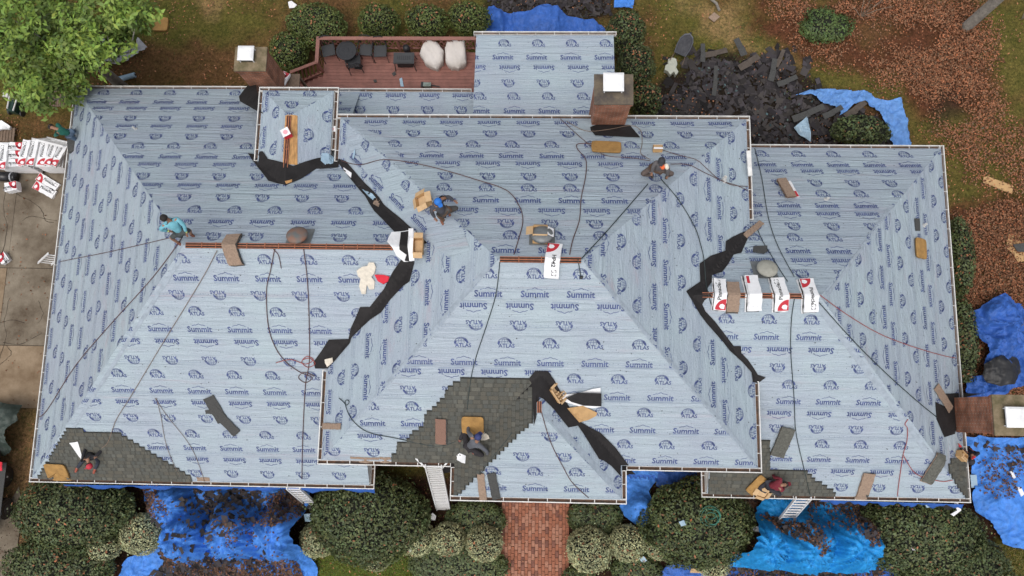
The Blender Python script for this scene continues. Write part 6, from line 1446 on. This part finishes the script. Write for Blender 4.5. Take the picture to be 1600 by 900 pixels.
covered([(669,62),(684,68),(694,80),(692,96),(682,107),(664,99),(655,84),(661,72)],'left white covered chair, turned like a diamond',seed=1)
covered([(700,66),(722,62),(727,66),(729,98),(716,105),(703,104),(696,98),(695,76)],'right white covered chair against the rear roof',seed=4)
P=on_z(667,131,dz+.25); t=empty('tile_saw',(P[0],P[1],dz),'grey green power tool with dark handle lying on the deck','power tool'); g=G(); g.box((P[0],P[1],dz+.12),(.30,.16,.2)); g.tube([(P[0]-.1,P[1],dz+.2),(P[0]+.1,P[1]+.02,dz+.22)],.06,10); g.build('motor_body',mat('grey_green_tool',(.22,.27,.24),rough=.5),t); g=G(); g.tube([(P[0]+.15,P[1],dz+.15),(P[0]+.5,P[1]-.06,dz+.1)],.022,7); g.box((P[0]-.2,P[1]+.03,dz+.1),(.1,.2,.1)); g.build('tool_handle',M_IRON,t)
gslab([(624,123),(628,121),(631,135),(626,135)],dz+.05,M_TEAL,'plastic_scrap','narrow blue grey scrap on the deck','scrap',th=.03); gslab([(612,115),(617,111),(619,116),(615,119)],dz+.05,M_DARKSH,'shingle_scrap','small dark scrap on the deck below the fire table','scrap'); gslab([(583,125),(588,124),(589,128),(585,129)],dz+.05,M_DARKSH,'shingle_scrap','small dark scrap near the lower deck edge','scrap')
gslab([(552,101),(562,98),(567,103),(564,108),(554,107)],dz+.05,M_PLK,'work_bag','black bag on the deck by the round table','bag',th=.12)
# bundle leaning near the left chimney
wrapped(443,124,30,15,68,'white wrapped bundle propped between the left chimney and the small upper roof',None,red=-1,layers=1,th=.1,xyz=(*on_z(441,125,3.4)[:2],3.3),flat=3.3); wrapped(428,134,18,12,10,'second white bundle half under the propped one by the left chimney',None,red=-1,layers=1,th=.1,xyz=(*on_z(428,134,3.2)[:2],3.15),flat=3.15)
P=on_z(437,128,3.2); g=G(); g.box((P[0]+.1,P[1],3.04),(1.2,.75,.08));  # legged support added to hold the two bundles up
for sx_ in(-.45,.65): 
    for sy_ in(-.3,.3): g.box((P[0]+sx_,P[1]+sy_,1.5),(.08,.08,3.0))
props(g.build('bundle_support',M_PALW),'wooden support added under two white bundles beside the left chimney','platform')
# wheelbarrow
P=on_z(1068,74,.4); t=empty('wheelbarrow',(P[0],P[1],0),'black wheelbarrow full of debris on the grass above the dark heap','wheelbarrow'); M=Matrix.Translation((P[0],P[1],0))@Matrix.Rotation(math.radians(-25),4,'Z')
pr=[(0,.52),(.17,.42),(.26,.22),(.27,-.1),(.23,-.42),(-.23,-.42),(-.27,-.1),(-.26,.22),(-.17,.42)]
g=G(); n=len(pr); V=[M@Vector((x*.72,y*.72,.28)) for x,y in pr]+[M@Vector((x,y,.6)) for x,y in pr]+[M@Vector((x*1.1,y*1.07,.61)) for x,y in pr]+[M@Vector((x*.95,y*.95,.58)) for x,y in pr]
g.add(V,[tuple(range(n-1,-1,-1))]+[(i,(i+1)%n,n+(i+1)%n,n+i) for i in range(n)]+[(n+i,n+(i+1)%n,2*n+(i+1)%n,2*n+i) for i in range(n)]); g.build('tray',mat('grey_black_tray',(.10,.105,.12),rough=.45),t)
g=G(); g.add(V[3*n:],[tuple(range(n))]); g.build('load',mat('dark_load',(.03,.03,.035),rough=.8,c2=(.07,.07,.075),scale=6,bump=.6),t)
g=G(); g.tube([M@Vector((-.03,.62,.2)),M@Vector((.05,.62,.2))],.2,16); g.build('wheel',M_PLK,t)
for s_ in(-1,1): g=G(); g.tube([M@Vector((s_*.06,.6,.2)),M@Vector((s_*.2,-.1,.3)),M@Vector((s_*.27,-.85,.62))],.018,6); g.build('handle',M_PALW,t); g=G(); g.tube([M@Vector((s_*.2,-.25,.3)),M@Vector((s_*.22,-.35,0))],.014,6); g.build('leg',M_PLK,t)
# pale plastic cart-like piece
gslab([(1044,93),(1050,91),(1056,93),(1058,101),(1056,106),(1060,112),(1056,117),(1053,112),(1047,117),(1043,112),(1038,110),(1040,102),(1044,100)],.5,mat('pale_grey_plastic',(.42,.43,.36),rough=.6),'plastic_crate_lid','pale grey green jagged plastic piece below the wheelbarrow','plastic piece',th=.25,amp=.25)
g=G(); A=on_z(1108,-4,.1); B=on_z(1124,17,.1); g.tube([A,(A+B)/2+np.array([.08,0,.05]),B],.06,8); props(g.build('downspout_pipe',M_BARK,smooth=True),'grey pipe with white end lying on the bare patch at the top','pipe')
# ------------------------------------------------------------ ladders
M_ALU=mat('aluminium_ladder',(.80,.80,.79),rough=.4)
def ladder(topc,footc,w_,label,n=None,arms=False,m=M_ALU,wt=None):
    T=Vector([float(a) for a in topc]); B=Vector([float(a) for a in footc]); d=(T-B); L=d.length; d.normalize(); sd=Vector((1,0,0)) if abs(d.x)<abs(d.y)+.3 or True else Vector((0,1,0))
    sd=(sd-d*sd.dot(d)).normalized() if abs(d.x)<.75 else Vector((0,1,0))
    nn=d.cross(sd); t=empty('extension_ladder',B,label,'ladder')
    for s_ in(-1,1): g=G(); g.bar(B+sd*(s_*w_/2),T+sd*(s_*(wt or w_)/2),.035,.09,up=nn); g.build('ladder_rail',m,t)
    n=n or int(L/.3)
    for i in range(n):
        q=B+d*(L*(i+.5)/n); ww=w_+((wt or w_)-w_)*(i+.5)/n; g=G(); g.bar(q-sd*(ww/2),q+sd*(ww/2),.075,.03,up=nn); g.build('rung',m,t)
    if arms:
        for s_ in(-1,1): q=T-d*.25+sd*(s_*w_/2); g=G(); g.bar(q,q+sd*(s_*.28)+Vector((0,.30,.28)),.05,.04); g.build('stand_off_arm',m,t)
    return t
ladder(on_z(677,728,ZM+.15),on_z(693,797,0.0),.50,'long white ladder with stand off arms leaning on the middle front gutter',arms=True,n=26)
ladder(on_z(458,763,ZL+.05),on_z(494,795,0.0),.46,'ladder leaning on the lower left gutter above the tarp',n=11)
ladder(on_z(1256,778,ZR+.1),on_z(1214,828,0.0),.50,'ladder leaning on the lower right gutter between the tarps',n=13)
ladder(on_z(111,228,ZL+.1),on_z(62,216,0.6),.55,'ladder under the worker in the green shirt at the left gutter',n=9)
ladder(on_z(86,398,ZL+.1),on_z(70,412,1.2),.45,'short ladder top at the left gutter beside the driveway',n=5)
# black crate by the driveway ladder
gslab([(104,212),(122,210),(122,234),(106,238)],ZL+.35,M_DARKSH,'felt_roll','dark roll end beside the jeans of the worker in green','roll',th=.2)

scatter('teal_netting_shreds',DBR,420,.06,leaf_mat('teal_shred',(.075,.11,.11),rough=.9),'teal and grey shreds among the torn off shingles','debris',z=.12,thr=.56,freq=.5,tl=(.4,1.3))
scatter('fallen_leaves',DBR,500,.045,M_FALL,'few brown leaves on the heap of old shingles','leaves',z=.14,thr=.5,tl=(.4,1.3))
# ------------------------------------------------------------ PEOPLE
SKIN=mat('skin',(.30,.155,.095),rough=.6); 
def skinmesh(name,chains,m,parent=None,sub=1,org=(0,0,0)):
    """chains: list of lists of (point, radius) sharing points by coordinates"""
    V=[];R=[];E=[];key={}
    def vid(p,r):
        k=tuple(round(float(a),4) for a in p)
        if k not in key: key[k]=len(V); V.append(Vector([float(a) for a in p])); R.append(r)
        return key[k]
    for ch in chains:
        ids=[vid(p,r) for p,r in ch]
        for a,b in zip(ids[:-1],ids[1:]):
            if a!=b and (a,b) not in E and (b,a) not in E: E.append((a,b))
    org=Vector([float(a) for a in org]); me=bpy.data.meshes.new(name); me.from_pydata([tuple(v-org) for v in V],E,[])
    o=bpy.data.objects.new(name,me); COL.objects.link(o); o.location=org
    md=o.modifiers.new('skin','SKIN'); md.use_smooth_shade=True; md.branch_smoothing=.6
    sv=me.skin_vertices[0].data
    for i,r in enumerate(R): sv[i].radius=(r,r) if not isinstance(r,tuple) else r; sv[i].use_root=(i==0)
    ss=o.modifiers.new('sub','SUBSURF'); ss.levels=sub; ss.render_levels=sub
    dg=bpy.context.evaluated_depsgraph_get(); ev=o.evaluated_get(dg); me2=bpy.data.meshes.new_from_object(ev); o.modifiers.clear(); o.data=me2; me2.materials.clear(); me2.materials.append(m)
    for p in me2.polygons: p.use_smooth=True
    if parent is not None: o.parent=parent; o.matrix_parent_inverse=parent_inv(parent)
    return o
def ik(a,b,l1,l2,hint):
    a,b,h=Vector(a),Vector(b),Vector(hint); d=b-a; D=min(max(d.length,abs(l1-l2)+.02),(l1+l2)*.995); d.normalize(); b2=a+d*D
    x=(l1*l1-l2*l2+D*D)/(2*D); hh=math.sqrt(max(0,l1*l1-x*x)); n=(h-a)-d*(h-a).dot(d)
    if n.length<1e-3: n=Vector((0,0,1))-d*d.z
    n.normalize(); return a+d*x+n*hh,b2
def person(label,J,shirt,trousers,cap=None,hair=(.015,.012,.01),capc=None,sleeves=1,shorts=False,shoe=(.18,.08,.04),glove=None,skin=SKIN,facing=None,hood=False,cuff=None,extra=None,group='roofing workers'):
    """J: joints as (u, v, height above the surface below the feet); ordered dict"""
    foot=[on_roof(*J[k][:2]) if len(J[k])<3 else None for k in('fl','fr')]
    zb=J.get('z',None)
    def pt(k):
        u,v=J[k][:2]
        if len(J[k])==2:
            P=on_roof(u,v); return Vector((P[0],P[1],P[2]+.07))
        return Vector(on_z(u,v,base+J[k][2]).tolist())
    f0=on_roof(*J['fl'][:2]) if zb is None else np.array([0,0,zb]); f1=on_roof(*J['fr'][:2]) if zb is None else np.array([0,0,zb])
    base=(f0[2]+f1[2])/2
    fl,fr=(pt('fl'),pt('fr')); pel=pt('pel'); chest=pt('chest'); d=(chest-pel).normalized(); chest=pel+d*.34; neck=pt('head'); hd=(neck-chest)
    nb=chest+(d*.75+hd.normalized()*.25).normalized()*.17; hdir=(pt('head')-nb).normalized(); head=nb+hdir*.19
    side=(pt('sr')-pt('sl')); side=(side-d*side.dot(d)).normalized(); sl_=nb-d*.05-side*.19; sr_=nb-d*.05+side*.19
    fwd=d.cross(side)*-1   # front of the torso
    if facing is not None: fd=Vector((math.cos(math.radians(facing)),math.sin(math.radians(facing)),-.1)).normalized()
    else: fd=fwd
    hips=[pel-side*.09-d*.03,pel+side*.09-d*.03]
    L=[];out={}
    # make sure the legs reach: lower the pelvis if needed
    for _ in range(8):
        mx_=max((fl-hips[0]).length,(fr-hips[1]).length)
        if mx_>.84:
            sh_=(mx_-.83); tgt=((fl+fr)/2-pel).normalized()*sh_; pel+=tgt; chest+=tgt; nb+=tgt; head+=tgt; sl_+=tgt; sr_+=tgt; hips=[h+tgt for h in hips]
    kl,fl2=ik(hips[0],fl,.43,.42,pt('kl')); kr,fr2=ik(hips[1],fr,.43,.42,pt('kr'))
    el,hl=ik(sl_,pt('hl'),.29,.26,pt('el')); er,hr=ik(sr_,pt('hr'),.29,.26,pt('er'))
    t=empty('person',(float((fl.x+fr.x)/2),float((fl.y+fr.y)/2),float(min(fl.z,fr.z)-.07)),label,'person',group)
    def toe(k,a,f):
        v=Vector((fd.x,fd.y,0)); v=v.normalized() if v.length>.1 else Vector((0,1,0)); q=a+v*.15; q.z=a.z-.02; return q
    mid=(pel+chest)/2
    body=[[(pel,.08),(mid,.085),(chest,.085),(nb,.065),((nb+head)/2,.055),(head-hdir*.02,.085),(head+hdir*.10,.07)],
      [(chest,.085),(sl_,.055),(el,.043),(hl,.03)],[(chest,.085),(sr_,.055),(er,.043),(hr,.03)],
      [(pel,.08),(hips[0],.08),(kl,.058),(fl2,.042),(toe('l',fl2,0),.035)],[(pel,.08),(hips[1],.08),(kr,.058),(fr2,.042),(toe('r',fr2,0),.035)]]
    for e,h,sg in((el,hl,-1),(er,hr,1)):
        dd=(h-e).normalized(); pn=dd.cross(fd); pn=pn.normalized() if pn.length>.1 else side; nn=dd.cross(pn).normalized()
        palm=h+dd*.05; body[1 if sg<0 else 2]+= [(palm,(.036,.018))]
        for q,(o_,ln) in enumerate(((-.03,.058),(-.01,.068),(.01,.063),(.03,.048))):
            a=palm+pn*o_*.8+dd*.03; body.append([(palm,(.036,.018)),(a,.0095),(a+dd*ln*.5-nn*.006,.009),(a+dd*ln*.8-nn*.03,.007)])
        body.append([(h,.03),(h+pn*(-.045*sg)+dd*.03,.010),(h+pn*(-.06*sg)+dd*.065,.008)])
    skinmesh('body',body,skin,t,1,pel)
    # face
    hf_=(fd-hdir*fd.dot(hdir)); hf_=hf_.normalized() if hf_.length>.1 else fwd; hs__=hdir.cross(hf_)
    g=G(); hc=head+hdir*.03
    g.add([tuple(hc+hf_*.085+hdir*.015),tuple(hc+hf_*.115-hdir*.02),tuple(hc+hf_*.08-hdir*.03+hs__*.016),tuple(hc+hf_*.08-hdir*.03-hs__*.016)],[(0,2,1),(0,1,3),(1,2,3)]); g.build('nose',skin,t)
    for s_ in(-1,1):
        g=G(); g.lathe(hc+hf_*.078+hs__*(.032*s_)+hdir*.015-Vector((0,0,.008)),[(.003,0),(.009,.008),(.003,.016)],8); g.build('eye',M_PLK,t,smooth=True); g=G(); g.lathe(hc+hs__*(.088*s_)-Vector((0,0,.022)),[(.006,0),(.018,.02),(.006,.045)],8); g.build('ear',skin,t,smooth=True)
    g=G(); g.tube([hc+hf_*.084-hdir*.05-hs__*.022,hc+hf_*.092-hdir*.052,hc+hf_*.084-hdir*.05+hs__*.022],.005,5); g.build('mouth',mat('lips',(.20,.07,.06)),t,smooth=True)
    # hair / cap: lathe around the head axis
    X=hs__;Z=(hdir*.9-hf_*.35).normalized(); Yv=Z.cross(X).normalized(); M=Matrix((X,Yv,Z)).transposed().to_4x4(); M.translation=hc
    g=G(); g.lathe(None,[(.100,-.035),(.107,.0),(.104,.04),(.085,.085),(.045,.112),(.008,.12)],16,M=M); g.build('hair' if capc is None else 'cap',mat('hair_dark',hair,rough=.8) if capc is None else mat('cap_%d'%(hash(capc)%9999),capc,rough=.75),t,smooth=True)
    if capc is not None:
        g=G(); v0=[M@Vector((a*.085,0,0))+hf_*.0 for a in(-1,1)]; b0=hc+hdir*.045; g.add([tuple(b0+hf_*.08-hs__*.075),tuple(b0+hf_*.17-hs__*.05-hdir*.015),tuple(b0+hf_*.17+hs__*.05-hdir*.015),tuple(b0+hf_*.08+hs__*.075),tuple(b0+hf_*.08-hs__*.075+hdir*.012),tuple(b0+hf_*.17-hs__*.05),tuple(b0+hf_*.17+hs__*.05),tuple(b0+hf_*.08+hs__*.075+hdir*.012)],[(3,2,1,0),(4,5,6,7),(0,1,5,4),(1,2,6,5),(2,3,7,6),(3,0,4,7)]); g.build('cap_brim',mat('cap_%d'%(hash(capc)%9999),capc,rough=.75),t)
        g=G(); g.lathe(None,[(.088,-.075),(.102,-.04),(.103,-.01)],14,M=M); g.build('hair',mat('hair_dark',hair,rough=.8),t,smooth=True)
    # clothes
    ms=mat('shirt_%s'%label[:40].replace(' ','_'),shirt,rough=.85,var=.16,scale=9,bump=.8,bscale=14)
    pb=pel-d*.05; arm=lambda s,e,h:[(chest,.155),(s,.085),((s+e)/2,.07),(e,.062)]+([((e*.15+h*.85),.047)] if sleeves==1 else [])
    skinmesh('shirt',[[(pb,.135),(mid,.140),(chest,.155),(nb-d*.03,.095)],arm(sl_,el,hl),arm(sr_,er,hr)],ms,t,1,mid)
    if hood: skinmesh('hood',[[(nb,.09),(nb-fwd*.08+d*.02,.08)]],ms,t,1,nb)
    mt=mat('trousers_%s'%label[:40].replace(' ','_'),trousers,rough=.9,var=.2,scale=9,bump=.7,bscale=14)
    leg=lambda h,k,f:[(pel,.13),(h,.108),((h+k)/2,.088),(k*.9+h*.1 if shorts else k,.072)]+([] if shorts else [((k+f)/2,.064),(f*.88+k*.12,.058)])
    skinmesh('trousers',[leg(hips[0],kl,fl2),leg(hips[1],kr,fr2)],mt,t,1,pel)
    mb=mat('boots_%d'%(hash(shoe)%9999),shoe,rough=.7)
    for f,k in((fl2,kl),(fr2,kr)):
        tt=toe('x',f,0); skinmesh('boot',[[(f+(k-f).normalized()*.07,.055),(f-Vector((0,0,.0)),.05),(tt,(.045,.035))]],mb,t,1,f)
    if glove:
        mg=mat('glove_%d'%(hash(glove)%9999),glove,rough=.8)
        for e,h in((el,hl),(er,hr)):
            dd=(h-e).normalized(); pn=dd.cross(fd); pn=pn.normalized() if pn.length>.1 else side; palm=h+dd*.05; ch=[[(h-dd*.03,.04),(palm,(.046,.026))]]
            for o_,ln in((-.03,.058),(-.01,.068),(.01,.063),(.03,.048)): a=palm+pn*o_*.8+dd*.03; ch.append([(palm,(.046,.026)),(a,.0125),(a+dd*ln*.8,.011)])
            ch.append([(h-dd*.03,.04),(h+pn*.05+dd*.05,.012)]); skinmesh('glove',ch,mg,t,1,h)
    if cuff:
        for e,h in((el,hl),(er,hr)): skinmesh('cuff',[[(h-(h-e).normalized()*.06,.05),(h,.05)]],mat('yellow_cuff',cuff),t,1,h)
    return t,dict(pel=pel,chest=chest,nb=nb,fd=fd,side=side,d=d,sl=sl_,sr=sr_,hl=hl,hr=hr,fwd=fwd,head=head,hdir=hdir,kl=kl,kr=kr)
WBL=(.13,.10,.08)
def toolbelt(t,I,c=(.10,.055,.03)):
    g=G(); m=mat('leather_tool_belt',c,rough=.8,var=.3,scale=12); pel,d,sd,fw=I['pel'],I['d'],I['side'],I['fwd']
    pts=[pel+d*.02+(sd*math.cos(a)+fw*math.sin(a))*.155 for a in np.linspace(0,2*PI,17)]; g.tube(pts,.022,5); g.build('tool_belt',m,t)
    for s_ in(-1,1):
        M=Matrix((sd,fw,d)).transposed().to_4x4(); M.translation=pel+sd*(s_*.17)-d*.06+fw*.04; g=G(); g.box((0,0,0),(.08,.16,.18),M=M); g.build('tool_pouch',m,t)
# 1 blue shirt, left
person('worker in a light blue hooded top and dark shorts walking down the far left hip',dict(
 fl=(280,380),fr=(300,367),pel=(281,361,.88),chest=(270,349,1.18),head=(258,341,1.5),sl=(262,350,1.35),sr=(277,341,1.35),el=(258,357,1.05),hl=(264,361,.85),er=(286,352,1.05),hr=(291,364,.85),kl=(274,372,.5),kr=(297,358,.5)),
 (.16,.42,.50),(.055,.065,.065),capc=None,shorts=True,facing=-35,hood=True,cuff=(.65,.75,.25),shoe=(.14,.05,.03))
# 2 blue cap by the carton
t,I=person('worker in a dark grey hoodie and bright blue cap bending beside an open carton',dict(
 fl=(690,346),fr=(701,333),pel=(692,331,.75),chest=(684,323,1.05),head=(682,317,1.32),sl=(678,326,1.2),sr=(690,311,1.2),el=(674,331,.9),hl=(680,341,.65),er=(699,312,1.0),hr=(710,314,.8),kl=(690,338,.5),kr=(702,328,.5)),
 (.065,.065,.075),(.07,.065,.06),capc=(.02,.16,.55),facing=-60,glove=None,hood=True,shoe=(.20,.075,.04)); toolbelt(t,I)
# 3 white shoulders
t,I=person('worker in a dark vest with white and orange shoulders crouching near the right hip',dict(
 fl=(1019,275),fr=(1041,276),pel=(1026,262,.55),chest=(1033,258,.9),head=(1034,252,1.25),sl=(1024,256,1.05),sr=(1043,262,1.05),el=(1018,262,.8),hl=(1018,272,.45),er=(1044,268,.8),hr=(1042,277,.35),kl=(1020,262,.5),kr=(1042,268,.5)),
 (.12,.11,.11),(.10,.075,.065),capc=(.03,.03,.035),facing=-100,shoe=(.05,.04,.035)); toolbelt(t,I)
g=G(); M=Matrix((I['side'],I['fwd'],I['d'])).transposed().to_4x4(); M.translation=I['nb']-I['fwd']*.05-I['d']*.04
for m_,o_,w_ in((M_CREAM,.07,.24),(mat('orange_band',(.75,.13,.03)),-.05,.12)):
    q=I['nb']+Vector((.10 if w_>.2 else -.02,-.06,.06)); skinmesh('shoulder_panel',[[(q+Vector((-.07,.03,0)),.05),(q,.085),(q+Vector((.05,-.12,-.06)),.07)]],m_,t,1,q)
carton(1027,237,15,7,10,0,'cream topped tool bag above the worker with white shoulders',full=.9,flaps=(.2,1,0,0),white=(1,1,0,0))
# 4 black, lower left
t,I=person('worker in black with a red cap and red gloves sitting on the lower left shingles',dict(
 fl=(122,732),fr=(150,734),pel=(143,705,.30),chest=(139,713,.58),head=(141,736,.78),sl=(130,722,.75),sr=(152,722,.75),el=(132,705,.6),hl=(138,688,.35),er=(158,704,.6),hr=(166,695,.35),kl=(128,722,.45),kr=(160,722,.45)),
 (.022,.021,.024),(.03,.035,.05),capc=(.50,.03,.05),facing=-110,glove=(.55,.03,.05),shoe=(.30,.07,.04))
# 5 grey shirt, middle shingles
t,I=person('worker in a grey hoodie and navy cap kneeling on the middle grey shingles',dict(
 fl=(718,690),fr=(739,708),pel=(733,697,.38),chest=(742,692,.66),head=(747,683,.95),sl=(736,682,.85),sr=(752,694,.85),el=(734,677,.65),hl=(732,664,.4),er=(757,701,.65),hr=(762,711,.3),kl=(728,690,.35),kr=(744,706,.3)),
 (.10,.105,.12),(.025,.022,.025),capc=(.03,.04,.14),facing=60,shoe=(.20,.05,.05),hood=True)
# 6 maroon
t,I=person('worker in a maroon top bent double beside a foam pad at the lower right eave',dict(
 fl=(1198,770),fr=(1212,772),pel=(1203,758,.55),chest=(1213,758,.8),head=(1228,757,.78),sl=(1218,750,.85),sr=(1218,766,.85),el=(1210,745,.6),hl=(1207,741,.4),er=(1228,765,.55),hr=(1226,752,.3),kl=(1198,758,.4),kr=(1210,768,.4)),
 (.17,.018,.03),(.03,.03,.04),capc=(.17,.018,.03),facing=10,shoe=(.06,.05,.05))
pad(1181,758,31,17,52,'tan foam pad beside the worker in maroon at the lower right eave')
carton(1190,768,14,12,6,-25,'torn small carton with red print beside the worker in maroon',full=.6)
# 7 dark, right chimney
t,I=person('worker in a navy jacket with orange braces crouching below the right chimney',dict(
 fl=(1497,712),fr=(1510,716),pel=(1512,696,.45),chest=(1519,700,.75),head=(1522,710,1.0),sl=(1510,703,.9),sr=(1526,697,.9),el=(1500,700,.7),hl=(1492,682,.5),er=(1530,706,.7),hr=(1522,714,.4),kl=(1500,698,.5),kr=(1514,706,.5),z=3.25),
 (.016,.02,.035),(.02,.022,.03),capc=(.02,.02,.03),facing=-100,glove=(.55,.03,.05),shoe=(.1,.07,.05))
for s_ in(-1,1): 
    q=I['nb']+I['side']*s_*.09-I['fwd']*.0; g=G(); g.tube([q-I['d']*.05+I['fwd']*-.13,q-I['d']*.3+I['fwd']*-.15],.016,5); g.build('orange_brace',mat('orange_brown_strap',(.35,.12,.07)),t)
toolbelt(t,I,(.16,.10,.05))
carton(1497,712,17,10,9,-25,'tan tool tray with nails in front of the worker in navy',full=.5,flaps=(.3,.3,0,0),cans=4)
# 8 green shirt climbing at the left
person('worker in a green shirt and blue jeans leaning off the left eave ladder',dict(
 fl=(113,222,.0),fr=(114,206,.0),pel=(108,209,.75),chest=(98,205,1.0),head=(72,196,1.15),sl=(84,214,1.05),sr=(84,196,1.05),el=(84,214,.7),hl=(84,216,.4),er=(90,196,.7),hr=(98,199,.4),kl=(116,216,.45),kr=(117,204,.45),z=2.85),
 (.015,.12,.085),(.10,.15,.22),facing=170,shoe=(.04,.04,.045))
